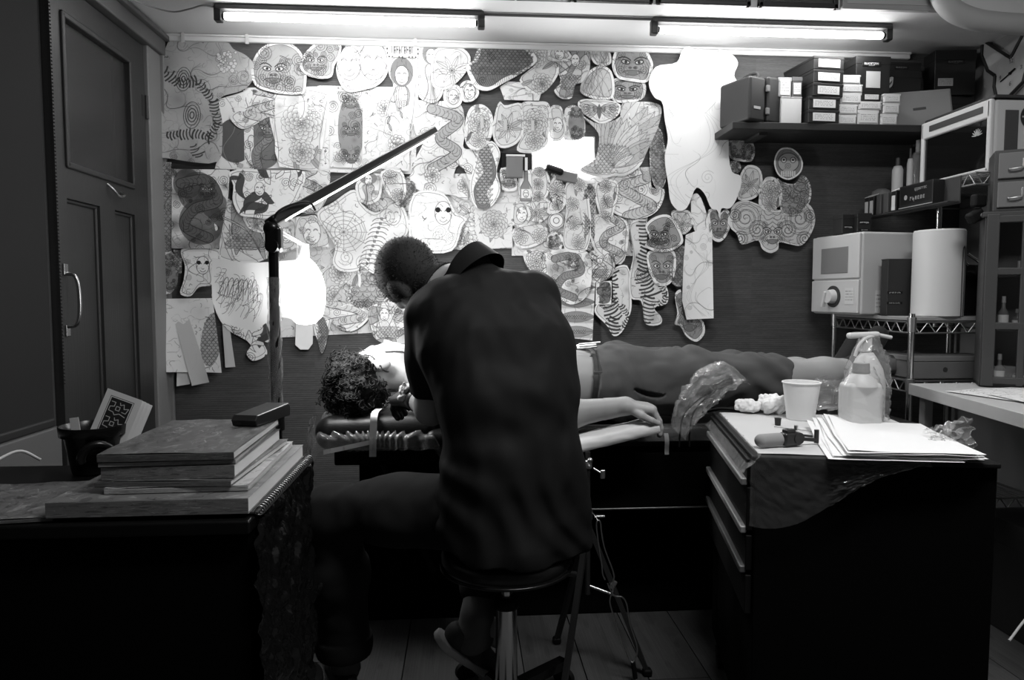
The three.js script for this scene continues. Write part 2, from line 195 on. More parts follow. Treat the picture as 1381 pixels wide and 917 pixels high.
// ---------- sketches on the back wall: outline in millimetres on the wall, motif, strength, description, curl, straight edges ----------
const PAPERS = [
  [[-1009,2218,-603,2233,-592,1836,-1018,1838],"plain",0.1,"plain white backing sheet behind the peony and carp drawings",0,1],
  [[-678,2235,-206,2235,-227,1830,-671,1835],"floral",0.1,"pale floral sheet pinned behind the long lamp bar",0,1],
  [[-860,1599,-241,1827,-248,1086,-872,1056],"floral",0.1,"large white backing board behind the web and skeleton drawings",0,1],
  [[-255,1827,268,1847,268,1483,-230,1470],"floral",0.12,"pale sheet above the seated artist, mostly covered by cut drawings",0,1],
  [[232,1847,919,1880,880,1449,232,1447],"floral",0.12,"wide pale sheet behind the bottle and rose drawings",0,1],
  [[-677,1488,-230,1498,-262,1086,-670,1087],"floral",0.2,"white sheet edge beside the glowing lamp",0,1],
  [[-1144,2157,-1008,2202,-1016,1840,-1152,1844,-1115,1971],"disc",0.5,"pale sheet with a dark round dragon beside the tiger sheet",0,1],
  [[-1016,2206,-923,2212,-867,2060,-859,1850,-1016,1840],"tigerhead",0.6,"white sheet with a dark tiger face, beside the peony sheet",0,1],
  [[-873,2205,-638,2214,-631,2133,-651,1978,-679,1835,-854,1855,-874,1923],"peony",0.55,"white sheet with peony blossoms and small berries",0.01,1],
  [[-1010,2109,-975,2177,-940,2208,-856,2192,-737,2195,-734,2088,-807,2061,-879,2077,-901,2085,-978,2041,-1025,2028,-1062,2053,-1078,2082,-1044,2108],"scroll",0.3,"pale cut-out drawing of a curling dragon body",0,0],
  [[-971,2329,-927,2402,-851,2429,-775,2410,-734,2352,-724,2259,-737,2195,-754,2190,-856,2192,-957,2224,-974,2270],"lion",0.55,"round grey cut-out of a maned lion head under the picture rail",0.006,0],
  [[-1332,2430,-1219,2434,-1086,2427,-1054,2390,-1004,2366,-967,2329,-962,2279,-982,2228,-1025,2197,-1110,2170,-1123,2140,-1112,2073,-1110,1971,-1130,1875,-1360,1886,-1456,1898,-1432,2000,-1413,2219,-1389,2320,-1362,2379],"bigtiger",0.42,"large back-piece sheet with a striped tiger, next to the door jamb",0.02,0],
  [[-624,2210,-465,2209,-469,1877,-496,1855,-625,1858],"totem",0.55,"white sheet with a column of dark demon masks",0,1],
  [[-467,2205,-326,2220,-249,2140,-253,1841,-474,1856],"floral",0.25,"pale sheet with flowers and a bird behind the lamp bar",0.01,1],
  [[-346,2369,-221,2372,-209,2244,-214,2175,-268,1993,-363,2052,-353,2155,-326,2242,-343,2284],"geisha",0.25,"tall pale cut-out of a long-haired woman below the text card",0,0],
  [[-223,2167,-135,2172,-12,2162,9,2023,4,1954,80,1946,110,1815,35,1796,8,1849,-23,1870,-45,1813,-5,1814,21,1713,-59,1734,-138,1729,-248,1784,-225,1898,-189,1986,-224,2020],"waves",0.3,"large pale back-piece cut-out of a snake in waves at the tip of the lamp bar",0.012,0],
  [[-754,2326,-719,2394,-667,2430,-586,2436,-565,2419,-570,2373,-596,2321,-610,2270,-687,2264,-738,2288],"lion",0.55,"small white-edged cut-out of a maned lion head",0.008,0],
  [[-579,2356,-526,2433,-479,2430,-462,2443,-367,2437,-351,2301,-395,2240,-456,2218,-542,2207,-580,2262,-588,2309],"twofaces",0.3,"cut-out with two smiling theatre masks",0,0],
  [[-199,2433,-129,2439,-139,2237,-91,2229,-126,2164,-205,2188],"geisha",0.35,"narrow cut-out of a standing figure beside the lily drawing",0,0],
  [[-129,2409,-11,2425,37,2379,10,2300,-82,2225,-139,2237],"lily",0.35,"cut-out of a pale open lily",0,0],
  [[-87,2221,-38,2252,-3,2223,-8,2162,-48,2140,-87,2169],"face",0.35,"small cut-out of a round face with a grey rim",0,0],
  [[-12,2248,19,2271,67,2250,76,2207,49,2176,5,2171,-8,2205],"face",0.3,"small cut-out of a round white face under the carp drawing",0,0],
  [[-359,2437,-203,2445,-208,2368,-351,2369],"text",0.1,"small white card with a lettered logo and dotted border",0,1],
  [[322,2437,402,2435,411,2387,451,2362,451,2301,358,2208,269,2276,348,2360],"flowers",0.6,"dark cut-out of lotus flowers tucked behind the carp drawing",0,0],
  [[175,2243,215,2270,277,2267,371,2213,362,2182,197,2183],"faint",0.15,"faint pale cut-out below the carp drawing",0,1],
  [[17,2335,48,2361,88,2448,127,2441,286,2440,353,2377,340,2351,277,2306,198,2261,118,2221,65,2232,34,2275],"scales",0.7,"dark grey cut-out of a scaled carp",0.01,0],
  [[402,2404,437,2448,518,2394,491,2372,420,2374],"face",0.55,"small fan-shaped cut-out below the picture rail",0,0],
  [[608,2440,670,2450,702,2420,707,2364,671,2350,622,2366],"gauze",0.4,"small folded grey cut-out beside the horned mask",0,0],
  [[429,2366,518,2390,509,2433,572,2447,608,2427,608,2375,599,2313,564,2269,537,2260,519,2198,470,2193,434,2231,465,2276,447,2327],"warrior",0.55,"cut-out of a fighting warrior figure",0,0],
  [[599,2322,662,2354,712,2325,718,2202,673,2192,609,2200,559,2230],"gauze",0.55,"cut-out of draped cloth folds beside the horned mask",0,0],
  [[704,2246,726,2294,872,2280,868,2205,791,2181,718,2189],"oni",0.55,"wide cut-out of a demon jaw below the horned mask",0,0],
  [[712,2368,743,2443,770,2431,842,2441,865,2446,911,2373,907,2329,885,2280,817,2279,735,2299],"oni",0.65,"cut-out of a horned demon mask beside the big blank hide",0,0],
  [[721,1831,849,1877,905,1842,915,1779,975,1771,953,1681,889,1635,778,1634,704,1679,704,1750],"scroll",0.25,"pale rounded cut-out of cloud swirls below the phoenix",0,0],
  [[574,2111,646,2078,755,2115,764,2177,845,2187,951,2171,947,2092,885,1948,849,1877,776,1831,721,1831,685,1821,557,1855,630,1909,647,1963,647,2033],"phoenix",0.4,"large cut-out of a phoenix with a feathered wing",0.015,0],
  [[551,2181,591,2195,754,2172,746,2123,665,2078,610,2103,555,2146],"moth",0.35,"cut-out of a spread moth above the phoenix",0,0],
  [[757,2141,777,2177,805,2107,797,2027,779,2022,760,2071],"faint",0.25,"slim oval cut-out hanging over the phoenix wing",0,0],
  [[911,2038,938,2069,962,2039,967,2003,981,1950,970,1780,933,1779,904,1869],"dense",0.6,"long leaf-shaped dark cut-out at the edge of the blank hide",0,0],
  [[144,2078,175,2174,197,2157,278,2167,287,2028,251,1975,179,1956,144,1999],"lily",0.4,"cut-out of a bell flower next to the rose oval",0.008,0],
  [[278,2167,349,2177,403,2174,421,2126,408,2030,403,1977,340,1936,255,1944,287,2028],"peony",0.45,"cut-out of a full peony above the wall light",0.01,0],
  [[421,2157,465,2158,484,2110,493,2031,457,1991,412,1999,408,2030,421,2100],"face",0.35,"small oval cut-out of a calm face above the wall light",0,0],
  [[488,2145,519,2163,565,2146,579,2015,520,1996,480,2004,497,2049,484,2101],"totem",0.5,"small cut-out of a demon at the top corner of the wall light",0,0],
  [[11,2075,38,2145,91,2159,135,2121,140,2025,108,1964,55,1941,15,1971],"peony",0.35,"oval cut-out of a rose with a white margin",0.008,0],
  [[54,1694,235,1696,235,1487,88,1477,54,1567],"rose",0.45,"pale grey card with a pencilled rose above the artist's shoulder",0,1],
  [[180,1862,229,1868,258,1800,252,1759,188,1759,176,1810],"oni",0.35,"small cut-out of a helmeted mask beside the bottle drawing",0,0],
  [[270,1863,316,1864,334,1801,328,1708,270,1708,264,1800],"bottle",0.4,"small cut-out of a bottle",0,0],
  [[328,1858,381,1870,416,1802,393,1720,334,1708],"flowers",0.25,"small cut-out of foliage right of the bottle drawing",0,0],
  [[240,1696,287,1708,323,1639,287,1586,235,1592],"face",0.4,"small cut-out of a skull below the bottle drawing",0,0],
  [[287,1696,405,1720,405,1633,323,1598],"lily",0.2,"pale cut-out of a flower spray below the foliage drawing",0,0],
  [[240,1574,370,1610,399,1593,394,1523,287,1481,246,1505],"flowers",0.4,"pale cut-out of a lizard on leaves",0,0],
  [[410,1778,446,1831,481,1785,493,1698,452,1651,405,1651,416,1732],"peony",0.3,"small oval cut-out of a peony left of the flower column",0,0],
  [[411,1645,458,1657,482,1617,464,1576,417,1581],"logo",0.3,"round white cut-out with a ring emblem",0,0],
  [[405,1540,458,1558,482,1523,471,1482,411,1482],"lion",0.35,"small cut-out of a lion head under the ring emblem",0,0],
  [[493,1791,546,1820,587,1792,596,1477,488,1477,493,1663],"flowers",0.35,"tall cut-out with a column of flowers",0,0],
  [[588,1786,629,1787,636,1653,619,1477,596,1477],"dense",0.25,"slim tall cut-out right of the flower column",0,0],
  [[641,1804,742,1805,725,1654,702,1607,654,1653],"flowers",0.3,"cut-out of chrysanthemums below the phoenix head",0,0],
  [[630,1641,786,1619,799,1525,764,1407,631,1477],"scroll",0.25,"pale cut-out of a carp in water",0,0],
  [[288,1464,394,1470,412,1429,406,1347,323,1371],"peony",0.25,"white rounded cut-out of a flower behind the artist's shoulder",0,0],
  [[442,1312,638,1324,623,1037,502,1052],"fish",0.45,"poster sheet with three rows of long fish",0.012,1],
  [[406,1464,560,1479,608,1454,611,1289,573,1230,514,1212,466,1241,436,1277,406,1359],"dragon",0.4,"large rounded cut-out of a coiled dragon above the fish poster",0.01,0],
  [[614,1465,715,1472,734,1383,692,1330,621,1318,608,1383],"warrior",0.3,"pale cut-out of an armoured sleeve",0,0],
  [[728,1383,794,1401,813,1265,814,1182,767,1075,731,1057,694,1111,634,1176,645,1212,717,1212],"tiger",0.45,"cut-out of a striped tiger with its head down, above the client's waist",0.008,0],
  [[642,1322,719,1327,717,1212,639,1212],"tigerhead",0.5,"small white card with a dark coiled snake",0,1],
  [[810,1607,882,1620,890,1467,915,1336,958,1348,995,1277,990,1217,929,1194,967,1146,961,1116,888,1116,862,1229,814,1241,801,1336,823,1455],"tiger",0.5,"cut-out of a striped tiger with a curled tail",0.008,0],
  [[84,1946,136,1987,176,1936,159,1844,176,1753,124,1672,65,1671,31,1763,55,1878],"snake",0.4,"cut-out of a thick curving snake left of the wall light",0.008,0],
  [[-1414,1867,-1341,1868,-1349,1474,-1348,1456,-1427,1456],"dense",0.5,"narrow hanging strip with a carp, left of the dark dragon sheet",0,1],
  [[-1340,1838,-1079,1838,-1088,1716,-1135,1475,-1347,1472],"dragon",0.75,"grey rectangular sheet with a dark shaded dragon",0.006,1],
  [[-783,1833,-621,1841,-623,1733,-679,1635,-798,1647],"scroll",0.3,"pale sheet of swirls behind the lamp bar",0,1],
  [[-1344,1468,-1300,1465,-1309,1360,-1333,1356],"dense",0.4,"tiny grey scrap below the dark dragon sheet",0,1],
  [[-1424,1456,-1348,1456,-1328,1318,-1365,1263,-1406,1269,-1419,1342],"totem",0.65,"dark pointed cut-out of a demon face next to the door jamb",0,0],
  [[-1088,1704,-1013,1615,-920,1561,-916,1428,-1133,1425,-1132,1500,-1154,1584,-1136,1656],"warrior",0.4,"cut-out of a figure in robes above the paper lamp shade",0,0],
  [[-1081,1826,-854,1836,-735,1828,-761,1731,-786,1683,-883,1616,-978,1619,-1031,1627,-1065,1692,-1063,1764],"flames",0.6,"cut-out of a bold black and white flaming creature",0.01,0],
  [[-1019,1621,-918,1615,-914,1555,-961,1551,-1002,1573],"lily",0.35,"small leaf cut-out left of the lamp joint",0,0],
  [[-871,1616,-787,1610,-790,1477,-874,1465],"face",0.45,"cut-out of a goggle-eyed face right of the lamp joint",0,0],
  [[-1306,1469,-1135,1469,-1131,1427,-1166,1421,-1169,1306,-1229,1294,-1271,1251,-1312,1263,-1299,1318,-1291,1390],"hide",0.3,"pale cut-out hide with two dark eyes",0.008,0],
  [[-1174,1269,-1101,1184,-987,1196,-917,1135,-919,1036,-943,1037,-926,981,-993,948,-1022,981,-1003,1025,-1109,1099,-1155,1172],"flames",0.35,"cut-out of a clawed dragon leg hanging below the paper shade",0,0],
  [[-1132,1148,-1102,1148,-1074,920,-1120,917],"blank",0.25,"grey see-through sheet behind the hanging tracing papers",0,1],
  [[-1332,1197,-1273,1197,-1277,842,-1336,833],"blank",0.2,"narrow tracing paper hanging lowest in the bundle",0.02,1],
  [[-1385,1240,-1171,1243,-1126,896,-1378,900],"mandala",0.3,"tracing paper sheet with a scaly oval in the hanging bundle",0.025,1],
  [[-1361,1197,-1296,1203,-1181,853,-1265,835],"blank",0.12,"slanting strip of tracing paper over the hanging bundle",0.035,1],
  [[-385,1836,-291,1842,-272,1724,-312,1694,-371,1763],"flowers",0.3,"pale flower cut-out right of the portrait under the lamp bar",0,0],
  [[-499,1786,-390,1826,-391,1713,-441,1683,-490,1702],"geisha",0.45,"cut-out portrait of a woman under the lamp bar",0,0],
  [[-277,1793,-232,1789,-228,1725,-293,1670,-303,1674],"dense",0.55,"half-round dark cut-out beside the grey gap in the wall",0,0],
  [[-780,1621,-692,1632,-663,1592,-639,1583,-631,1484,-787,1478],"face",0.4,"square pale sheet with a scowling face right of the lamp",0,1],
  [[-682,1637,-608,1691,-509,1751,-490,1702,-412,1644,-312,1694,-273,1655,-264,1546,-364,1485,-380,1385,-415,1355,-484,1395,-494,1375,-578,1370,-612,1405,-601,1484,-639,1553],"skeleton",0.35,"large pale cut-out with a spider web and a skeleton",0.01,0],
  [[-683,1275,-672,1365,-612,1405,-494,1375,-496,1275,-555,1315,-645,1205],"flowers",0.45,"cut-out of dark flowers beside the glowing bulb",0,0],
  [[-485,1365,-385,1365,-357,1245,-467,1190,-546,1235],"dense",0.35,"cut-out of dense scales left of the artist's head",0,0],
  [[-744,1195,-674,1265,-585,1235,-467,1190,-377,1235,-358,1195,-448,1155,-558,1085,-646,1145],"scroll",0.15,"wide pale cut-out with a scalloped lower edge",0,0],
  [[-636,1145,-576,1205,-506,1215,-448,1155,-538,1084],"lily",0.45,"lotus cut-out above the client's hair",0,0],
  [[-447,1195,-357,1220,-258,1144,-259,1023,-369,1023,-429,1064],"warrior",0.45,"cut-out of wrestling figures above the client's face",0.01,0],
  [[-233,1734,-93,1736,-34,1647,16,1617,-4,1587,-55,1467,-235,1486],"hide",0.15,"pale cut-out hide directly above the artist's neck",0.01,0],
  [[-705,1165,-632,1165,-640,1072,-672,979,-689,1035,-706,1097],"snake",0.5,"tapered cut-out of a coiled snake beside the white tag",0,0],
  [[-789,1184,-708,1184,-711,1029,-732,1001,-769,1001,-792,1023],"blank",0.0,"blank white tag hanging under the glowing bulb",0.01,1],
  [[1023,1476,1074,1495,1068,1303,1016,1312],"dense",0.65,"dark strip tucked behind the rolled scroll",0,0],
  [[1031,1266,1058,1285,1080,1138,1164,1138,1181,1073,1142,1029,1090,1055,1057,1106,1031,1115,1042,1166],"oni",0.6,"dark mask cut-out hanging below the rolled scroll",0,0],
  [[878,1593,932,1638,997,1643,1064,1522,1027,1481,944,1467,874,1494,897,1530],"lion",0.7,"cut-out of a dark curly lion head beside the tiger with a curled tail",0.01,0],
  [[893,1466,1018,1476,1029,1367,1002,1312,956,1301,918,1330,894,1394],"oni",0.5,"oval cut-out of a whiskered demon mask",0,0],
  [[1006,1661,1090,1667,1114,1622,1101,1576,1064,1551,1035,1585],"lily",0.3,"small pale flower cut-out above the rolled scroll",0,0],
  [[1055,1230,1066,1431,1078,1549,1184,1590,1208,1591,1211,1145,1080,1138],"faint",0.2,"long hanging scroll with a faint pencil figure",0.03,1],
  [[1107,1739,1135,1748,1189,1613,1185,1559,1148,1545,1119,1576],"faint",0.4,"grey drop-shaped cut-out under the blank hide",0,0],
  [[1188,1668,1220,1677,1239,1650,1276,1677,1295,1659,1297,1587,1270,1532,1242,1516,1209,1532],"oni",0.6,"small heart-shaped dark mask cut-out",0,0],
  [[1296,1641,1313,1696,1369,1719,1445,1697,1502,1679,1569,1675,1634,1699,1691,1704,1723,1654,1718,1590,1659,1502,1601,1506,1544,1515,1540,1483,1503,1463,1459,1483,1440,1524,1355,1505,1330,1555,1297,1587],"symmask",0.4,"wide symmetrical cut-out of a horned mask under the wall shelf",0.006,0],
  [[1289,2008,1406,1991,1403,1911,1340,1906,1290,1924],"lion",0.65,"dark cut-out of a lion head below the wall shelf",0,0],
  [[1296,1905,1340,1901,1341,1854,1302,1853],"dense",0.6,"tiny dark scrap between the blank hide and the leaf drawing",0,0],
  [[1528,1828,1558,1809,1617,1801,1656,1844,1691,1811,1699,1725,1641,1649,1562,1648,1546,1691,1554,1762],"dense",0.5,"cut-out of a leaping carp below the round doll",0,0],
  [[1437,1723,1469,1827,1518,1828,1554,1771,1541,1691,1482,1666,1442,1690],"peony",0.5,"cut-out of a chrysanthemum left of the leaping carp",0,0],
  [[1341,1835,1379,1887,1438,1874,1455,1799,1422,1732,1334,1722],"lily",0.5,"cut-out of pointed leaves at the edge of the blank hide",0,0],
  [[1515,1932,1544,1970,1603,1970,1652,1915,1646,1858,1587,1819,1537,1837,1512,1884],"daruma",0.6,"round cut-out of a dark wide-mouthed doll under the wall shelf",0,0],
  [[885,2264,917,2342,1022,2369,1047,2425,1079,2444,1120,2417,1289,2410,1320,2372,1302,2312,1325,2266,1288,2124,1279,2020,1297,1853,1338,1832,1343,1796,1311,1705,1285,1676,1248,1676,1242,1625,1226,1668,1200,1675,1161,1750,1124,1775,1077,1678,1040,1663,999,1702,983,1792,966,1916,980,2005,964,2093,948,2181,915,2198],"faint",0.06,"largest white hide-shaped sheet with a very faint pencil drawing",0.012,0],
];
const INK = 4;      // atlas texels per 6 mm
function motif(c, style, w, h, tone, r, poly) {
  // c is clipped to the paper; w, h its size in texels; ink darkness from tone
  const line = (v, a, lw) => { c.strokeStyle = gs(v, a); c.lineWidth = lw; };
  const cx = poly.reduce((s, p) => s + p[0], 0) / poly.length, cy = poly.reduce((s, p) => s + p[1], 0) / poly.length;
  const D = Math.min(w, h), dk = 212 - tone * 180, sd = r() * 100;
  const path = (pts, close) => { c.beginPath(); pts.forEach((p, i) => (i ? c.lineTo(...p) : c.moveTo(...p))); if (close) c.closePath(); };
  const spline = (pts, close) => { c.beginPath(); const n = pts.length; c.moveTo(...pts[0]); for (let i = 0; i < n - (close ? 0 : 1); i++) { const a = pts[(i - 1 + n) % n], b = pts[i], d = pts[(i + 1) % n], e = pts[(i + 2) % n], A = close || i ? a : b, Ee = close || i < n - 2 ? e : d; c.bezierCurveTo(b[0] + (d[0] - A[0]) / 6, b[1] + (d[1] - A[1]) / 6, d[0] - (Ee[0] - b[0]) / 6, d[1] - (Ee[1] - b[1]) / 6, d[0], d[1]); } };
  const inset = (k) => poly.map(([x, y]) => { const dx = cx - x, dy = cy - y, l = Math.hypot(dx, dy) || 1; return [x + dx / l * Math.min(k, l * 0.6), y + dy / l * Math.min(k, l * 0.6)]; });
  const body = (v, a, k = 9) => { spline(inset(k), true); c.fillStyle = gs(Math.min(240, v + 28), a); c.fill(); line(20, 0.5 + tone * 0.4, 1.3); c.stroke(); };
  const smudge = (n, a) => { for (let i = 0; i < n; i++) { const x = r() * w, y = r() * h, R = D * (0.08 + r() * 0.2), g = c.createRadialGradient(x, y, 0, x, y, R); g.addColorStop(0, gs(dk * 0.6, a)); g.addColorStop(1, gs(dk, 0)); c.fillStyle = g; c.fillRect(x - R, y - R, 2 * R, 2 * R); } };
  const flow = (n, len, a, lw, sc = 0.02) => { for (let i = 0; i < n; i++) { let x = r() * w, y = r() * h; line(10 + r() * 60, a * (0.5 + r()), lw * (0.5 + r())); c.beginPath(); c.moveTo(x, y); for (let k = 0; k < len; k++) { const t = noise(x * sc + sd, y * sc, sd) * 9; x += Math.cos(t) * 3; y += Math.sin(t) * 3; c.lineTo(x, y); } c.stroke(); } };
  const spiral = (x, y, R, turns = 2.2, a = 0.8, dir = 1, rot = r() * 6) => { line(15, a, 1.2); c.beginPath(); for (let t = 0; t <= 1; t += 0.03) { const q = rot + dir * t * turns * 6.28, k = R * (1 - t * 0.92); c.lineTo(x + Math.cos(q) * k, y + Math.sin(q) * k); } c.stroke(); };
  const swirls = (n, a = 0.7, m = 0.05, M2 = 0.13) => { for (let i = 0; i < n; i++) spiral(r() * w, r() * h, D * (m + r() * (M2 - m)), 2 + r(), a, r() < 0.5 ? 1 : -1); };
  const flower = (x, y, R, n = 4, v = 235) => { for (let k = n; k > 0; k--) { const q = R * k / n, m = 5 + k * 2, o = r() * 6; for (let i = 0; i < m; i++) { const t = o + i / m * 6.283, px = x + Math.cos(t) * q * 0.62, py = y + Math.sin(t) * q * 0.62; c.save(); c.translate(px, py); c.rotate(t); c.beginPath(); c.ellipse(0, 0, q * 0.42, q * 0.3, 0, 0, 7); const g = c.createRadialGradient(-q * 0.3, 0, 1, 0, 0, q * 0.45); g.addColorStop(0, gs(dk, 0.9)); g.addColorStop(1, gs(v, 0.95)); c.fillStyle = g; c.fill(); line(25, 0.7, 1); c.stroke(); c.restore(); } } };
  const leaf = (x, y, l, t, v) => { c.save(); c.translate(x, y); c.rotate(t); c.beginPath(); c.moveTo(0, 0); c.quadraticCurveTo(l * 0.5, -l * 0.28, l, 0); c.quadraticCurveTo(l * 0.5, l * 0.28, 0, 0); c.fillStyle = gs(v, 0.9); c.fill(); line(20, 0.7, 1); c.stroke(); c.beginPath(); c.moveTo(0, 0); c.lineTo(l, 0); c.stroke(); c.restore(); };
  const stripes = (pts, W2, gap = 7, dark = 15) => { // a striped limb along a path
    for (let i = 0; i < pts.length - 1; i++) { const [x0, y0] = pts[i], [x1, y1] = pts[i + 1], L = Math.hypot(x1 - x0, y1 - y0), nx = -(y1 - y0) / L, ny = (x1 - x0) / L; for (let s = 0; s < L; s += gap) { const x = x0 + (x1 - x0) * s / L, y = y0 + (y1 - y0) * s / L, q = W2 * (0.75 + r() * 0.4); line(dark, 0.9, gap * (0.3 + r() * 0.25)); c.beginPath(); c.moveTo(x + nx * q, y + ny * q); c.quadraticCurveTo(x + (x1 - x0) / L * gap * 0.9, y + (y1 - y0) / L * gap * 0.9, x - nx * q * (0.2 + r() * 0.8), y - ny * q * (0.2 + r() * 0.8)); c.stroke(); } } };
  const mask = (x, y, W2, H2, v = 225) => { // symmetrical scowling mask
    c.save(); c.translate(x, y);
    for (const s of [-1, 1]) { c.save(); c.scale(s, 1);
      spiral(W2 * 0.62, -H2 * 0.55, W2 * 0.26, 2.4, 0.85, 1, 2); spiral(W2 * 0.6, H2 * 0.35, W2 * 0.24, 2.2, 0.85, -1, 1);
      line(12, 0.9, Math.max(1.4, W2 * 0.06)); c.beginPath(); c.moveTo(W2 * 0.08, -H2 * 0.2); c.quadraticCurveTo(W2 * 0.4, -H2 * 0.55, W2 * 0.75, -H2 * 0.3); c.stroke();
      c.beginPath(); c.ellipse(W2 * 0.36, -H2 * 0.12, W2 * 0.22, H2 * 0.11, -0.2, 0, 7); c.fillStyle = gs(v); c.fill(); c.stroke(); c.beginPath(); c.arc(W2 * 0.34, -H2 * 0.12, W2 * 0.08, 0, 7); c.fillStyle = gs(10); c.fill();
      line(20, 0.7, 1.1); for (let k = 0; k < 5; k++) { c.beginPath(); c.arc(W2 * 0.25, H2 * 0.25, W2 * (0.2 + k * 0.13), -0.9, 0.9); c.stroke(); }
      c.beginPath(); c.ellipse(W2 * 0.12, H2 * 0.2, W2 * 0.1, H2 * 0.07, 0, 0, 7); c.fillStyle = gs(40, 0.8); c.fill();
      c.beginPath(); c.moveTo(W2 * 0.3, H2 * 0.42); c.lineTo(W2 * 0.36, H2 * 0.68); c.lineTo(W2 * 0.22, H2 * 0.45); c.fillStyle = gs(240); c.fill(); c.stroke();
      c.restore(); }
    c.beginPath(); c.moveTo(-W2 * 0.5, H2 * 0.42); c.quadraticCurveTo(0, H2 * 0.25, W2 * 0.5, H2 * 0.42); c.quadraticCurveTo(0, H2 * 0.85, -W2 * 0.5, H2 * 0.42); line(15, 0.9, 1.4); c.stroke(); c.fillStyle = gs(60, 0.6); c.fill();
    c.restore(); };
  const calm = (x, y, R) => { c.beginPath(); c.ellipse(x, y, R * 0.72, R, 0, 0, 7); c.fillStyle = gs(238); c.fill(); line(25, 0.8, 1.3); c.stroke();
    for (const s of [-1, 1]) { c.beginPath(); c.arc(x + s * R * 0.3, y - R * 0.12, R * 0.17, 3.4, 6.0); c.stroke(); c.beginPath(); c.arc(x + s * R * 0.3, y - R * 0.02, R * 0.2, 3.6, 5.8); c.stroke(); c.beginPath(); c.arc(x + s * R * 0.42, y + R * 0.25, R * 0.25, s > 0 ? 5.2 : 2.6, s > 0 ? 6.9 : 4.2); c.stroke(); }
    c.beginPath(); c.arc(x, y + R * 0.3, R * 0.14, 0.3, 2.8); c.stroke(); c.beginPath(); c.arc(x, y + R * 0.42, R * 0.34, 0.4, 2.7); c.stroke(); };
  const rows = (x0, y0, x1, y1, s) => { line(20, 0.75, 1.1); for (let y = y0, k = 0; y < y1; y += s * 0.62, k++) for (let x = x0 + (k % 2) * s / 2; x < x1; x += s) { c.beginPath(); c.arc(x, y, s / 2, 0, Math.PI); c.fillStyle = gs(dk + r() * 40, 0.75); c.fill(); c.stroke(); } };
  const feathers = (x, y, R, t0, t1, n) => { for (let k = 3; k > 0; k--) for (let i = 0; i < n; i++) { const t = t0 + (t1 - t0) * i / n; leaf(x, y, R * k / 3 * (0.9 + r() * 0.15), t, 200 + r() * 40 - tone * 70); } };
  const coil = (pts, W2, v) => { c.lineCap = 'round'; spline(pts); line(20, 0.9, W2 * 2 + 3); c.stroke(); spline(pts); line(v, 1, W2 * 2); c.stroke(); for (let i = 0; i < pts.length - 1; i++) { const [x0, y0] = pts[i], [x1, y1] = pts[i + 1]; for (let t = 0; t < 1; t += 0.16) { line(30, 0.6, 1.2); c.beginPath(); c.arc(x0 + (x1 - x0) * t, y0 + (y1 - y0) * t, W2 * 0.85, Math.atan2(y1 - y0, x1 - x0) - 1.3, Math.atan2(y1 - y0, x1 - x0) + 1.3); c.stroke(); } } };
  const wobble = (n, amp) => Array.from({ length: n }, (_, i) => [w * (0.5 + amp * Math.sin(i * 1.9 + sd)), h * (0.06 + 0.88 * i / (n - 1))]);
  const fine = () => { if (!['plain', 'blank', 'text', 'faint', 'logo'].includes(style)) { flow(Math.round(w * h / 420), 9, 0.26, 0.8, 0.035); flow(Math.round(w * h / 1500), 5, 0.5, 1.5, 0.05); } };
  switch (style) {
    case 'plain': case 'blank': flow(4, 20, 0.05, 1); break;
    case 'faint': flow(46, 34, 0.16 + tone * 0.3, 0.9, 0.012); swirls(9, 0.2 + tone * 0.3, 0.04, 0.1); for (let i = 0; i < 3; i++) { line(60, 0.25 + tone * 0.4, 1); spline(wobble(6, 0.2 + 0.06 * i)); c.stroke(); } break;
    case 'text': { c.fillStyle = gs(30); c.fillStyle = gs(90); for (let i = 0; i < 9; i++) { const x = w * (0.21 + i * 0.065), y = h * (0.32 + 0.04 * (i % 2)), q = h * 0.36, s = w * 0.05; c.fillRect(x, y, s * 0.4, q); if (i % 3) c.fillRect(x, y, s, q * 0.25); if (i % 4) c.fillRect(x, y + q * 0.45, s, q * 0.22); if (i % 2) c.fillRect(x + s * 0.6, y + q * 0.3, s * 0.35, q * 0.7); } c.fillStyle = gs(30); for (let i = 0; i < 9; i++) { if (i % 3 === 2 && i < 8) continue; c.fillRect(w * (0.14 + i * 0.085), h * 0.1, w * 0.035, h * 0.07); c.fillRect(w * (0.14 + i * 0.085), h * 0.82, w * 0.035, h * 0.07); } for (let i = 0; i < 3; i++) { c.fillRect(w * 0.09, h * (0.25 + i * 0.2), w * 0.035, h * 0.08); c.fillRect(w * 0.88, h * (0.25 + i * 0.2), w * 0.035, h * 0.08); } break; }
    case 'bigtiger': smudge(26, 0.28); flow(190, 26, 0.3, 1.1, 0.012); swirls(16, 0.5, 0.03, 0.08);
      for (let i = 0; i < 46; i++) { c.beginPath(); c.arc(w * (0.66 + r() * 0.16), h * (0.12 + r() * 0.16), 3 + r() * 4, 0, 7); c.fillStyle = gs(200); c.fill(); line(20, 0.7, 1); c.stroke(); }
      stripes([[w * 0.5, h * 0.36], [w * 0.62, h * 0.5], [w * 0.66, h * 0.68], [w * 0.58, h * 0.8], [w * 0.42, h * 0.77], [w * 0.22, h * 0.79]], D * 0.05, 9, 8);
      for (const [x, y, R] of [[0.43, 0.62, 0.09], [0.36, 0.34, 0.08]]) for (let k = 1; k < 5; k++) { line(8, 0.9, 3.2 - k * 0.4); c.beginPath(); c.ellipse(w * x, h * y, D * R * k / 4 * 0.8, D * R * k / 4 * 1.3, 0.1, 0, 7); c.stroke(); }
      stripes([[w * 0.2, h * 0.28], [w * 0.32, h * 0.36], [w * 0.46, h * 0.34]], D * 0.06, 9, 12); stripes([[w * 0.45, h * 0.85], [w * 0.5, h * 0.94]], D * 0.06, 8, 20); break;
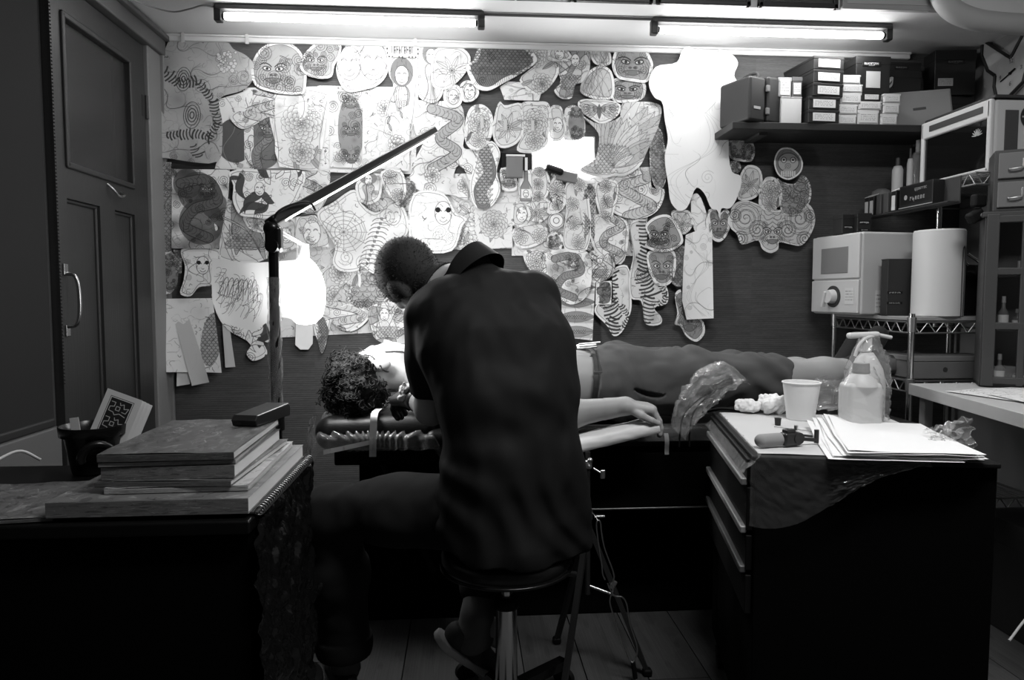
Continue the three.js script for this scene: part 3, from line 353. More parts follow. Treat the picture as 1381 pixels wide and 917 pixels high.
    case 'lion': body(150 - tone * 80, 0.75); smudge(6, 0.35); swirls(26, 0.8, 0.06, 0.16); mask(w * 0.4, h * 0.56, D * 0.3, D * 0.34); break;
    case 'scroll': body(215 - tone * 60, 0.5); smudge(6, 0.25); coil(wobble(6, 0.26), D * 0.09, 215 - tone * 60); swirls(14, 0.6); flow(30, 18, 0.35, 1); break;
    case 'disc': c.beginPath(); c.ellipse(w * 0.62, h * 0.62, D * 0.5, D * 0.6, 0, 0, 7); c.fillStyle = gs(40, 0.9); c.fill(); swirls(10, 0.6); for (let i = 0; i < 8; i++) { line(120, 0.5, 1); spline(wobble(5, 0.2)); c.stroke(); } break;
    case 'tigerhead': c.save(); spline(inset(D * 0.16), true); c.clip(); c.fillStyle = gs(70, 0.85); c.fillRect(w * 0.3, 0, w, h); swirls(16, 0.9); coil(wobble(6, 0.2), D * 0.1, 120); flow(60, 20, 0.6, 1.6); mask(w * 0.65, h * 0.5, D * 0.28, D * 0.32); c.restore(); break;
    case 'peony': body(225 - tone * 90, 0.5, 12); smudge(6, 0.3); for (let i = 0; i < 9; i++) leaf(w * (0.2 + r() * 0.6), h * (0.2 + r() * 0.6), D * (0.2 + r() * 0.2), r() * 6, 90 + r() * 80); flower(w * 0.5, h * 0.42, D * 0.34, 5); flower(w * 0.5, h * 0.75, D * 0.22, 4); for (let i = 0; i < 14; i++) { c.beginPath(); c.arc(w * (0.6 + r() * 0.3), h * (0.1 + r() * 0.3), D * 0.022, 0, 7); c.fillStyle = gs(240); c.fill(); line(20, 0.8, 1); c.stroke(); } flow(24, 16, 0.4, 1); break;
    case 'totem': c.fillStyle = gs(90, 0.75); c.beginPath(); c.ellipse(w * 0.6, h * 0.5, w * 0.32, h * 0.42, 0, 0, 7); c.fill(); smudge(8, 0.5); swirls(16, 0.8, 0.08, 0.18); { const n = Math.max(1, Math.round(h / w / 0.8)); for (let i = 0; i < n; i++) mask(w * 0.6, h * (0.5 + i) / n, w * 0.26, h / n * 0.34); } break;
    case 'floral': smudge(8, 0.16); flow(50, 22, 0.22, 1); for (let i = 0; i < 3; i++) flower(w * (0.2 + r() * 0.6), h * (0.15 + r() * 0.7), D * 0.16, 3, 245); swirls(6, 0.3); for (let i = 0; i < 8; i++) leaf(r() * w, r() * h, D * 0.16, r() * 6, 190); break;
    case 'geisha': body(228 - tone * 60, 0.4); c.fillStyle = gs(90, 0.75); c.beginPath(); c.ellipse(w * 0.5, h * 0.2, w * 0.3, h * 0.17, 0, 0, 7); c.fill(); calm(w * 0.5, h * 0.24, Math.min(w * 0.25, h * 0.15)); for (let i = 0; i < 22; i++) { line(40, 0.5, 1.1); c.beginPath(); const s = r() * 2 - 1; c.moveTo(w * (0.5 + s * 0.12), h * 0.36); c.bezierCurveTo(w * (0.5 + s * 0.5), h * 0.5, w * (0.5 - s * 0.3), h * 0.7, w * (0.5 + s * 0.45), h); c.stroke(); } smudge(4, 0.3); swirls(5, 0.5); break;
    case 'waves': smudge(9, 0.25); flow(70, 40, 0.35, 1.2, 0.01); swirls(18, 0.55, 0.03, 0.09); coil([[w * 0.3, h * 0.1], [w * 0.62, h * 0.2], [w * 0.4, h * 0.38], [w * 0.6, h * 0.52], [w * 0.3, h * 0.68]], D * 0.06, 170); flower(w * 0.3, h * 0.74, D * 0.1, 3); flower(w * 0.7, h * 0.84, D * 0.09, 3); break;
    case 'twofaces': body(232, 0.5); calm(w * 0.27, h * 0.45, D * 0.3); calm(w * 0.7, h * 0.4, D * 0.34); flow(30, 18, 0.3, 1); smudge(4, 0.2); break;
    case 'face': body(195 - tone * 70, 0.6); smudge(3, 0.3); calm(w * 0.5, h * 0.52, D * 0.32); swirls(6, 0.6, 0.06, 0.12); flow(14, 12, 0.4, 1); break;
    case 'lily': body(212 - tone * 90, 0.6); smudge(3, 0.3); for (let i = 0; i < 9; i++) leaf(w * 0.5, h * 0.55, D * (0.34 + r() * 0.14), i * 0.7 + r() * 0.3, 170 + r() * 70); flower(w * 0.5, h * 0.55, D * 0.12, 2); flow(20, 14, 0.35, 1); break;
    case 'flowers': body(222 - tone * 130, 0.55); smudge(5, 0.3); for (let i = 0; i < 5; i++) leaf(r() * w, r() * h, D * 0.35, r() * 6, 110 + r() * 80); { const n = Math.max(2, Math.round(Math.max(w, h) / D * 1.6)); for (let i = 0; i < n; i++) flower(w * (0.5 + (w > h ? (i + 0.5) / n - 0.5 : (r() - 0.5) * 0.3)), h * (0.5 + (w > h ? (r() - 0.5) * 0.3 : (i + 0.5) / n - 0.5)), D * 0.24, 4); } flow(20, 14, 0.5, 1); break;
    case 'scales': body(95 - tone * 40, 0.9, 14); rows(w * 0.1, h * 0.1, w * 0.9, h * 0.62, D * 0.075); for (let i = 0; i < 26; i++) { line(20, 0.7, 1.2); c.beginPath(); c.moveTo(w * (0.2 + i * 0.022), h * 0.5); c.quadraticCurveTo(w * (0.22 + i * 0.022), h * 0.7, w * (0.12 + i * 0.026), h * 0.85); c.stroke(); } spiral(w * 0.36, h * 0.3, D * 0.09, 3); spiral(w * 0.25, h * 0.76, D * 0.08, 2); break;
    case 'gauze': body(190 - tone * 80, 0.7); for (let i = 0; i < 16; i++) { line(40, 0.5, 1.3); c.beginPath(); c.moveTo(w * r(), 0); c.bezierCurveTo(w * r(), h * 0.3, w * r(), h * 0.6, w * r(), h); c.stroke(); } smudge(6, 0.5); break;
    case 'warrior': body(215 - tone * 100, 0.55); smudge(6, 0.35); for (let i = 0; i < 9; i++) { spline([[r() * w, r() * h], [r() * w, r() * h], [r() * w, r() * h], [r() * w, r() * h]], true); c.fillStyle = gs(r() < 0.5 ? 225 : 110, 0.55); c.fill(); line(15, 0.8, 1.4); c.stroke(); } calm(w * (0.35 + r() * 0.3), h * 0.3, D * 0.14); rows(w * 0.25, h * 0.55, w * 0.7, h * 0.8, D * 0.07); swirls(8, 0.7); flow(26, 14, 0.5, 1.2); break;
    case 'oni': body(140 - tone * 90, 0.85, 10); smudge(4, 0.3); mask(w * 0.5, h * 0.5, w * 0.42, h * 0.44); swirls(6, 0.6, 0.04, 0.08); flow(30, 10, 0.5, 1); break;
    case 'symmask': body(190 - tone * 70, 0.7, 10); c.save(); for (const s of [1, -1]) { c.save(); c.translate(w / 2, 0); c.scale(s, 1); for (const [x, y, R] of [[0.3, 0.35, 0.3], [0.17, 0.55, 0.2], [0.36, 0.7, 0.16], [0.42, 0.3, 0.13]]) { spiral(w * x, h * y, D * R, 3, 0.9, 1, 1); spiral(w * x, h * y, D * R * 0.86, 3, 0.7, 1, 1.2); } line(20, 0.8, 1.5); for (let k = 0; k < 6; k++) { c.beginPath(); c.moveTo(0, h * (0.2 + k * 0.07)); c.quadraticCurveTo(w * 0.08, h * (0.26 + k * 0.09), w * 0.1, h * (0.1 + k * 0.1)); c.stroke(); } c.restore(); } c.restore(); mask(w * 0.5, h * 0.62, w * 0.14, h * 0.28); flow(30, 10, 0.4, 1); break;
    case 'phoenix': body(222 - tone * 40, 0.5); smudge(8, 0.3); feathers(w * 0.42, h * 0.85, D * 0.95, -1.9, -0.45, 12); rows(w * 0.2, h * 0.55, w * 0.42, h * 0.9, D * 0.05); for (let i = 0; i < 36; i++) { line(30, 0.55, 1.1); c.beginPath(); c.moveTo(w * 0.72, h * (0.1 + i * 0.018)); c.quadraticCurveTo(w * 0.85, h * (0.06 + i * 0.018), w * 0.97, h * (0.02 + i * 0.02)); c.stroke(); } flower(w * 0.15, h * 0.72, D * 0.12, 3); swirls(8, 0.5, 0.03, 0.07); break;
    case 'moth': body(236, 0.4, 8); for (const s of [1, -1]) { c.save(); c.translate(w / 2, h * 0.4); c.scale(s, 1); feathers(0, 0, w * 0.42, -0.3, 0.8, 6); spiral(w * 0.28, 0, D * 0.14, 2.5); c.restore(); } leaf(w * 0.5, h * 0.25, h * 0.5, 1.57, 80); break;
    case 'dense': body(120 - tone * 70, 0.75, 8); rows(w * 0.1, h * 0.05, w * 0.9, h * 0.95, Math.max(9, D * 0.2)); swirls(20, 0.8, 0.1, 0.22); flow(50, 12, 0.6, 1.2); break;
    case 'rose': c.fillStyle = gs(200, 0.5); c.fillRect(0, 0, w, h); for (let i = 0; i < 7; i++) leaf(w * 0.5, h * 0.5, D * 0.38, i * 0.9, 165); flower(w * 0.5, h * 0.46, D * 0.32, 5, 215); break;
    case 'bottle': body(240, 0.4, 4); c.fillStyle = gs(120); path([[w * 0.42, h * 0.08], [w * 0.58, h * 0.08], [w * 0.6, h * 0.4], [w * 0.78, h * 0.58], [w * 0.78, h * 0.94], [w * 0.22, h * 0.94], [w * 0.22, h * 0.58], [w * 0.4, h * 0.4]], true); c.fill(); line(20, 0.9, 1.4); c.stroke(); c.fillStyle = gs(235); c.fillRect(w * 0.26, h * 0.62, w * 0.48, h * 0.24); calm(w * 0.5, h * 0.74, h * 0.1); break;
    case 'logo': for (const k of [0.42, 0.34, 0.15]) { line(60, 0.8, 2); c.beginPath(); c.arc(w / 2, h / 2, D * k, 0, 7); c.stroke(); } break;
    case 'fish': for (let i = 0; i < 4; i++) { const y = h * (0.13 + i * 0.23); c.fillStyle = gs(150, 0.6); c.fillRect(0, y + h * 0.05, w, h * 0.05); leaf(w * 0.1, y, w * 0.85, 0, 95 + i * 10); rows(w * 0.25, y - h * 0.03, w * 0.7, y + h * 0.03, D * 0.05); line(30, 0.5, 1); flow(8, 20, 0.3, 1); } break;
    case 'dragon': smudge(16, 0.35 + tone * 0.3); if (tone > 0.6) { c.fillStyle = gs(60, 0.62); for (const [x, y, R] of [[0.45, 0.3, 0.3], [0.5, 0.65, 0.34], [0.3, 0.2, 0.22], [0.7, 0.45, 0.2]]) { c.beginPath(); c.ellipse(w * x, h * y, w * R, h * R * 0.8, 0, 0, 7); c.fill(); } } coil([[w * 0.2, h * 0.2], [w * 0.6, h * 0.16], [w * 0.75, h * 0.4], [w * 0.4, h * 0.5], [w * 0.25, h * 0.7], [w * 0.6, h * 0.84]], D * 0.075, 150 - tone * 70); swirls(26, 0.7, 0.03, 0.09); mask(w * 0.6, h * 0.28, D * 0.14, D * 0.15); flow(70, 12, 0.5, 1.1); break;
    case 'snake': body(235, 0.3, 6); coil(wobble(5, 0.16), w * 0.17, 120 - tone * 60); rows(w * 0.3, h * 0.1, w * 0.7, h * 0.9, w * 0.12); swirls(4, 0.6); break;
    case 'tiger': body(205 - tone * 60, 0.7, 7); smudge(5, 0.35); stripes([[w * 0.45, h * 0.02], [w * 0.55, h * 0.25], [w * 0.42, h * 0.5], [w * 0.6, h * 0.72], [w * 0.5, h * 0.97]], w * 0.24, 11, 8); spiral(w * 0.36, h * 0.52, w * 0.2, 3, 0.95); spiral(w * 0.36, h * 0.52, w * 0.16, 3, 0.95); stripes([[w * 0.7, h * 0.55], [w * 0.92, h * 0.72], [w * 0.75, h * 0.85]], w * 0.08, 8, 10); break;
    case 'flames': body(225, 0.3, 9); for (let i = 0; i < 16; i++) { const x = r() * w, y = r() * h, l = D * (0.25 + r() * 0.3), t = r() * 6; c.save(); c.translate(x, y); c.rotate(t); c.beginPath(); c.moveTo(0, 0); c.bezierCurveTo(l * 0.3, -l * 0.4, l * 0.5, l * 0.2, l, -l * 0.1); c.bezierCurveTo(l * 0.6, l * 0.5, l * 0.3, l * 0.1, 0, 0); c.fillStyle = gs(r() < tone ? 25 : 235, 0.9); c.fill(); line(15, 0.9, 1.4); c.stroke(); c.restore(); } calm(w * 0.4, h * 0.4, D * 0.13); swirls(10, 0.8, 0.05, 0.1); break;
    case 'hide': body(215, 0.35, 8); flow(30, 26, 0.3, 1); swirls(8, 0.35); calm(w * 0.55, h * 0.35, D * 0.2); for (const s of [-1, 1]) { c.beginPath(); c.arc(w * (0.55 + s * 0.09), h * 0.3, D * 0.045, 0, 7); c.fillStyle = gs(20); c.fill(); } break;
    case 'mandala': smudge(4, 0.15); c.save(); c.beginPath(); c.ellipse(w * 0.78, h * 0.55, w * 0.17, h * 0.34, 0.12, 0, 7); c.clip(); c.fillStyle = gs(150, 0.7); c.fillRect(0, 0, w, h); rows(w * 0.5, h * 0.15, w, h * 0.95, D * 0.07); c.restore(); break;
    case 'skeleton': body(235, 0.3, 8); { const x = w * 0.3, y = h * 0.5; for (let k = 1; k < 6; k++) { line(40, 0.7, 1.2); c.beginPath(); for (let i = 0; i <= 12; i++) { const t = i / 12 * 6.283; c.lineTo(x + Math.cos(t) * D * 0.05 * k, y + Math.sin(t) * D * 0.045 * k); } c.stroke(); } for (let i = 0; i < 12; i++) { c.beginPath(); c.moveTo(x, y); c.lineTo(x + Math.cos(i / 12 * 6.283) * D * 0.27, y + Math.sin(i / 12 * 6.283) * D * 0.25); c.stroke(); } }
      for (let i = 0; i < 11; i++) { const y = h * (0.35 + i * 0.05), x = w * (0.7 - i * 0.016); line(35, 0.85, 2); for (const s of [-1, 1]) { c.beginPath(); c.moveTo(x, y); c.quadraticCurveTo(x + s * w * 0.06, y - h * 0.02, x + s * w * 0.1, y + h * 0.03); c.stroke(); } c.strokeRect(x - 2.5, y - 3, 5, 6); } calm(w * 0.82, h * 0.3, D * 0.12); smudge(8, 0.3); flow(40, 20, 0.35, 1.1); swirls(8, 0.5); break;
    case 'daruma': body(70, 0.85, 6); c.beginPath(); c.ellipse(w * 0.5, h * 0.45, w * 0.32, h * 0.26, 0, 0, 7); c.fillStyle = gs(165); c.fill(); line(10, 0.9, 2); c.stroke(); for (const s of [-1, 1]) { c.beginPath(); c.arc(w * (0.5 + s * 0.14), h * 0.38, w * 0.08, 0, 7); c.fillStyle = gs(230); c.fill(); c.stroke(); c.beginPath(); c.arc(w * (0.5 + s * 0.14), h * 0.38, w * 0.03, 0, 7); c.fillStyle = gs(10); c.fill(); } c.fillStyle = gs(215); for (let i = 0; i < 7; i++) c.fillRect(w * (0.28 + i * 0.065), h * 0.68, w * 0.05, h * 0.16); spiral(w * 0.5, h * 0.55, w * 0.1, 2); break;
  }
  return fine;
}
{
  const SZ = 2048, TPM = 620, atlases = []; let ax = 0, ay = 0, row = 0;
  const newAtlas = () => { const cv = document.createElement('canvas'); cv.width = cv.height = SZ; const c = cv.getContext('2d'); c.fillStyle = gs(228); c.fillRect(0, 0, SZ, SZ); const t = new THREE.CanvasTexture(cv); t.colorSpace = THREE.SRGBColorSpace; t.magFilter = THREE.LinearFilter; atlases.push({ c, t, m: new THREE.MeshPhysicalMaterial({ map: t, roughness: 0.85, side: THREE.DoubleSide }) }); ax = ay = 2; row = 0; };
  newAtlas();
  const order = PAPERS.map((p, i) => { const xs = p[0].filter((_, k) => !(k % 2)), ys = p[0].filter((_, k) => k % 2); return { i, p, x0: Math.min(...xs) / 1000, x1: Math.max(...xs) / 1000, y0: Math.min(...ys) / 1000, y1: Math.max(...ys) / 1000 }; });
  for (const o of [...order].sort((a, b) => (b.y1 - b.y0) - (a.y1 - a.y0))) {
    const m = 0.012; o.x0 -= m; o.x1 += m; o.y0 -= m; o.y1 += m;
    o.w = Math.ceil((o.x1 - o.x0) * TPM); o.h = Math.ceil((o.y1 - o.y0) * TPM);
    if (ax + o.w > SZ - 2) { ax = 2; ay += row + 3; row = 0; }
    if (ay + o.h > SZ - 2) newAtlas();
    o.ax = ax; o.ay = ay; o.at = atlases[atlases.length - 1]; ax += o.w + 3; row = Math.max(row, o.h);
  }
  const tess = new TessellateModifier(0.035, 5);
  for (const o of order) {
    const [flat, style, tone, label, curl, straight] = o.p, r = rng(o.i * 77 + 5), raw = [];
    for (let k = 0; k < flat.length; k += 2) raw.push([flat[k] / 1000, flat[k + 1] / 1000]);
    let pts = raw;
    if (!straight) pts = new THREE.CatmullRomCurve3(raw.map(([x, y]) => V(x, y, 0)), true, 'centripetal').getPoints(raw.length * 4).slice(0, -1).map((q) => [q.x, q.y]);
    const c = o.at.c; c.save(); c.translate(o.ax, o.ay);
    const poly = pts.map(([x, y]) => [(x - o.x0) * TPM, (o.y1 - y) * TPM]);
    c.beginPath(); c.rect(0, 0, o.w, o.h); c.clip(); c.fillStyle = gs(style === 'blank' && tone > 0.05 ? 205 : style === 'bigtiger' ? 178 : 226 + r() * 14); c.fillRect(0, 0, o.w, o.h);
    c.save(); motif(c, style, o.w, o.h, tone, r, poly)(); c.restore(); if (tone < 0.68 && tone > 0.32 && style !== 'text') { c.fillStyle = gs(240, 0.15); c.fillRect(0, 0, o.w, o.h); }
    c.restore();
    let g = new THREE.ShapeGeometry(new THREE.Shape(pts.map(([x, y]) => new THREE.Vector2(x, y))));
    g = tess.modify(g);
    const P = g.attributes.position, cx = (o.x0 + o.x1) / 2, top = o.y1, H = o.y1 - o.y0, z0 = BACK + 0.003 + o.i * 0.00035, k1 = r() * 9, uv = new Float32Array(P.count * 2);
    for (let i = 0; i < P.count; i++) {
      const x = P.getX(i), y = P.getY(i), d = (top - y) / H;
      uv[2 * i] = (o.ax + (x - o.x0) * TPM) / SZ; uv[2 * i + 1] = 1 - (o.ay + (o.y1 - y) * TPM) / SZ;
      const e = Math.abs(x - cx) / (o.x1 - o.x0) * 2;
      P.setXYZ(i, x - cx, y - top, Math.max(-0.002, d * (0.004 + curl * 0.8) + (0.003 + curl * 0.6) * e * e * e * d + 0.0035 * (noise(x * 9 + k1, y * 9) + 0.3)));
    }
    g.setAttribute('uv', new THREE.BufferAttribute(uv, 2)); g.deleteAttribute('normal'); g = mergeVertices(g, 1e-4); g.computeVertexNormals();
    const m = single(style === 'text' ? 'lettered_card' : style === 'blank' ? 'tracing_paper' : 'tattoo_sketch', g, o.at.m, label, 'sketch', 'sketches pinned on the back wall');
    m.position.set(cx, top, z0);
  }
  // tape tabs on some sheets
  const tapeM = phys(0.75, 0.5, { transmission: 0.3, thickness: 0 });
  for (const [x, y, what] of [[1.235, 2.41, 'the blank hide'], [-1.27, 2.43, 'the tiger back-piece sheet, nearer the door'], [-0.985, 2.43, 'the tiger back-piece sheet, nearer the lion head'], [-0.22, 2.445, 'the lettered card'], [0.33, 2.06, 'the peony cut-out'], [0.42, 2.06, 'the calm face cut-out'], [0.2, 2.06, 'the bell flower cut-out'], [0.09, 2.07, 'the rose oval']])
    single('tape_strip', rbox(0.016, 0.05, 0.0012, 0.0005, [x, y, BACK + 0.036]), tapeM, 'strip of clear tape at the top of ' + what, 'tape', 'tape strips on the sketches');
}

// ---------- lamps ----------
const glow = (v) => new THREE.MeshStandardMaterial({ color: grey(0.8), emissive: grey(1), emissiveIntensity: v, roughness: 0.4 });
function fluorescent(label, x0, x1, z, y) {
  const L = x1 - x0, t = thing('fluorescent_lamp', label, 'lamp', [(x0 + x1) / 2, 0, z], 0, 'fluorescent tubes under the ceiling');
  part(t, 'housing', rbox(L + 0.01, 0.022, 0.045, 0.006, [0, CEIL - 0.011, 0]), mat(0.06, 0.5));
  for (const s of [-1, 1]) part(t, 'end_cap', [rbox(0.03, 0.062, 0.036, 0.005, [s * (L / 2 - 0.006), y + 0.008, 0]), cyl(0.012, 0.012, 0.02, [s * (L / 2 - 0.028), y, 0], [0, 0, Math.PI / 2], 16)], mat(0.02, 0.5));
  part(t, 'tube', place(new THREE.CapsuleGeometry(0.0155, L - 0.08, 6, 20), [0, y, 0], [0, 0, Math.PI / 2]), glow(TUBE_GLOW), 'glowing white tube');
  for (const [dy, dz] of [[-1, 1], [-1, -1]]) areaLight(t, L - 0.08, 0.022, TUBE_POWER, [0, y + dy * 0.0165, dz * 0.0165], [(x0 + x1) / 2, y + dy, z + dz * 1]);
  return t;
}
fluorescent('glowing fluorescent tube above the tiger sheet and smiling masks', -1.01, 0.085, -3.0, 2.405);
fluorescent('glowing fluorescent tube above the blank hide and the black hard case', 0.82, 1.885, -3.01, 2.403);
single('conduit', [cyl(0.006, 0.006, 0.73, [0.452, 2.442, -3.0], [0, 0, Math.PI / 2], 10)], mat(0.12, 0.6), 'thin dark conduit joining the two fluorescent lamps', 'conduit');
single('ceiling_cable', tube([[-1.4, 2.44, -2.82], [-1.32, 2.43, -2.92], [-1.2, 2.425, -3.02], [-1.12, 2.43, -3.0], [-1.06, 2.442, -2.99], [-1.015, 2.44, -3.0]], 0.0035, 40), mat(0.4, 0.6), 'thin white cable running from the door frame to the lamp', 'cable');
{ // ceiling panel lamp over the room, in front of the bulkhead
  const t = thing('ceiling_light', 'flat rectangular ceiling lamp in front of the bulkhead', 'lamp', [0.95, HIGH, -0.95]);
  part(t, 'housing', rbox(1.26, 0.05, 0.31, 0.01, [0, -0.025, 0]), M.white); part(t, 'diffuser', rbox(1.2, 0.012, 0.25, 0.004, [0, -0.055, 0]), glow(2), 'glowing white diffuser');
  areaLight(t, 1.2, 0.25, PANEL_POWER, [0, -0.064, 0], [0.95, 0, -0.95]);
}
{ // swing-arm lamp: pole, long bar, bulb with paper
  const t = thing('arm_lamp', 'black arm lamp with a long lit bar on a film-wrapped pole', 'lamp', [-0.592, 0, -2.2]);
  const w = (x, y, z) => [x + 0.592, y, z + 2.2];
  part(t, 'pole', [rod(w(-0.592, 0.02, -2.2), w(-0.588, 1.4, -2.2), 0.016, 16), cyl(0.026, 0.026, 0.06, w(-0.592, 0.86, -2.2))], M.blackGloss);
  const wrap = sheet(28, 60, (u, v) => { const a = u * Math.PI * 2, y = 0.87 + v * 0.44, q = 0.0195 + 0.004 * noise(a * 1.3, y * 26) + 0.003 * Math.sin(a * 3 + y * 70); return w(-0.59 + Math.cos(a) * q, y, -2.2 + Math.sin(a) * q); });
  part(t, 'film_wrap', wrap, M.filmHazy, 'crinkled clear film');
  part(t, 'base', lathe([[0, 0], [0.13, 0], [0.13, 0.018], [0.03, 0.03], [0, 0.03]], [0, 0, 0]), M.black);
  const a = w(-0.592, 1.468, -2.2), b = w(-0.115, 1.918, -2.9), dir = V(...b).sub(V(...a)).normalize();
  part(t, 'joint', [rbox(0.05, 0.075, 0.045, 0.012, [0.006, 1.43, 0]), cyl(0.02, 0.02, 0.07, [0.006, 1.405, 0.0], [Math.PI / 2, 0, 0]), ball(0.026, [0.0, 1.46, 0])], M.blackGloss);
  // bar: lit face turned down to the right
  const bar = new THREE.Group(); bar.name = 'bar'; bar.position.set(...V(...a).add(V(...b)).multiplyScalar(0.5).toArray()); t.add(bar);
  const zax = dir.clone(), dn = V(0.45, -0.85, -0.1); dn.addScaledVector(zax, -dn.dot(zax)).normalize(); const xax = new THREE.Vector3().crossVectors(dn.clone().negate(), zax).normalize();
  bar.quaternion.setFromRotationMatrix(new THREE.Matrix4().makeBasis(xax, dn.clone().negate(), zax));
  const L = V(...a).distanceTo(V(...b));
  const shell = part(bar, 'bar_shell', rbox(0.05, 0.03, L, 0.008, [0, 0.012, 0]), phys(0.012, 0.3), 'glossy black bar');
  part(bar, 'light_strip', box(0.034, 0.004, L - 0.1, [0, -0.005, 0.02]), glow(5), 'glowing white strip');
  const l = new THREE.RectAreaLight(0xffffff, BAR_POWER, 0.034, L - 0.1); l.name = 'area_light'; l.position.set(0, -0.009, 0.02); l.rotation.x = -Math.PI / 2; bar.add(l);
  part(t, 'cable', tube([w(-0.59, 1.47, -2.19), w(-0.57, 1.51, -2.19), w(-0.52, 1.545, -2.24), w(-0.49, 1.55, -2.28), w(-0.48, 1.53, -2.3)], 0.004, 30), M.black);
}
{ // bulb lamp with a paper shade
  const t = thing('bulb_lamp', 'glaring bare bulb lamp clamped on the pole behind a paper sheet', 'lamp', [-0.53, 1.27, -2.36]);
  part(t, 'bulb', lathe([[0, -0.115], [0.03, -0.11], [0.055, -0.085], [0.066, -0.04], [0.066, 0.01], [0.055, 0.055], [0.035, 0.09], [0.02, 0.105], [0, 0.11]], [0, 0, 0]), glow(9), 'glowing white bulb');
  part(t, 'socket', [cyl(0.02, 0.022, 0.05, [-0.005, 0.13, 0]), rod([0, 0.15, 0], [-0.055, 0.19, 0.16], 0.006)], M.white);
  for (const [dx, dy, dz] of [[0.75, -0.5, -0.35], [0.5, 0.1, -0.85]]) { const q = V(dx, dy, dz).normalize(), l = new THREE.SpotLight(0xffffff, BULB_POWER, 0, 1.25, 0.6, 2); l.name = 'bulb_light'; l.shadow.radius = 2.5; l.position.copy(q).multiplyScalar(0.085); l.target.position.copy(q).multiplyScalar(1); t.add(l); t.add(l.target); l.target.name = 'aim'; }
  const inkT = canvas(512, 320, (c, w, h) => { const r = rng(9); c.fillStyle = gs(238); c.fillRect(0, 0, w, h); for (let i = 0; i < 60; i++) { c.strokeStyle = gs(40 + r() * 60, 0.7); c.lineWidth = 1 + r() * 1.6; c.beginPath(); const x = 20 + r() * 250, y = 40 + r() * 180; c.moveTo(x, y); c.bezierCurveTo(x + 20 + r() * 40, y - 50 * r(), x + r() * 60, y + 40 * r(), x - 20 + r() * 40, y + 60); c.stroke(); } for (let i = 0; i < 7; i++) { c.strokeStyle = gs(30, 0.85); c.lineWidth = 3; c.beginPath(); c.moveTo(40 + i * 30, 200 - i * 8); c.bezierCurveTo(80 + i * 28, 60, 110 + i * 26, 40, 90 + i * 30, 190); c.stroke(); } });
  const pm = new THREE.MeshPhysicalMaterial({ map: inkT, color: grey(0.92), roughness: 0.9, transmission: 0.3, thickness: 0, side: THREE.DoubleSide });
  const g = sheet(26, 18, (u, v) => {
    const top = 1.372 - 0.014 * Math.sin(u * 3.1), bottom = u < 0.12 ? 1.235 - u * 0.55 : u < 0.5 ? 1.169 - (u - 0.12) * 0.08 : 1.139 + Math.sin((u - 0.5) * 5) * 0.045;
    const x = -0.79 + u * 0.255, y = bottom + (top - bottom) * v, z = -2.235 - 0.1 * Math.max(0, u - 0.6) ** 2 * 4 + 0.012 * Math.sin(u * 8 + v * 2) - 0.02 * v;
    return [x + 0.53, y - 1.27, z + 2.36];
  });
  const s = thing('paper_sheet', 'drawing sheet taped over the lamp as a shade', 'paper', [-0.53, 1.27, -2.36]);
  part(s, 'sheet', g, pm); part(s, 'tape', rbox(0.05, 0.018, 0.001, 0.0004, [-0.06, 0.103, 0.13], [0.1, 0, 0.2]), M.white);
}
{ // wall light between the sketches
  const t = thing('wall_light', 'small glaring wall light box between the peony and the phoenix', 'lamp', [0.48, 1.935, BACK]);
  part(t, 'housing', rbox(0.31, 0.17, 0.008, 0.003, [0, 0, 0.004]), M.white);
  part(t, 'diffuser', rbox(0.29, 0.15, 0.005, 0.002, [0, 0.003, 0.0095]), glow(4), 'glowing white diffuser');
  areaLight(t, 0.28, 0.14, BOX_POWER, [0, 0.003, 0.0128], [0.48, 1.935, 0]);
  const s = thing('switch_box', 'black switch box with a grey plate under the wall light', 'switch', [0.45, 1.825, BACK]);
  part(s, 'plate', rbox(0.1, 0.05, 0.035, 0.006, [0.045, 0, 0.018], [0, 0, -0.2]), M.mid); part(s, 'cover', rbox(0.09, 0.035, 0.05, 0.012, [-0.015, 0.03, 0.026], [0, 0, -0.3]), M.blackGloss);
  const p = thing('socket_panel', 'grey socket panel in a dark frame left of the wall light', 'socket', [0.255, 1.87, BACK]);
  part(p, 'frame', [rbox(0.15, 0.13, 0.02, 0.004, [0, 0, 0.01])], M.black); part(p, 'plate', rbox(0.08, 0.1, 0.03, 0.006, [-0.01, -0.005, 0.022]), M.mid); part(p, 'bracket', [box(0.09, 0.008, 0.03, [-0.006, 0.05, 0.022]), box(0.012, 0.06, 0.03, [0.045, 0.01, 0.022])], M.white);
}

// ---------- people ----------
const smin = (a, b, k) => { const h = Math.max(k - Math.abs(a - b), 0) / k; return Math.min(a, b) - h * h * k * 0.25; };
function cone(a, b, ra, rb) {            // distance to a tapered capsule
  const [ax, ay, az] = a, dx = b[0] - ax, dy = b[1] - ay, dz = b[2] - az, l2 = dx * dx + dy * dy + dz * dz;
  return (x, y, z) => { const px = x - ax, py = y - ay, pz = z - az, t = Math.max(0, Math.min(1, (px * dx + py * dy + pz * dz) / l2)), ex = px - dx * t, ey = py - dy * t, ez = pz - dz * t; return Math.sqrt(ex * ex + ey * ey + ez * ez) - (ra + (rb - ra) * t); };
}
const egg = (c, r) => (x, y, z) => { const a = (x - c[0]) / r[0], b = (y - c[1]) / r[1], d = (z - c[2]) / r[2], k = Math.sqrt(a * a + b * b + d * d), q = Math.sqrt((a / r[0]) ** 2 + (b / r[1]) ** 2 + (d / r[2]) ** 2); return q < 1e-6 ? -Math.min(...r) : k * (k - 1) / q; };
const blend = (list, k) => (x, y, z) => { let d = list[0](x, y, z); for (let i = 1; i < list.length; i++) d = smin(d, list[i](x, y, z), k); return d; };
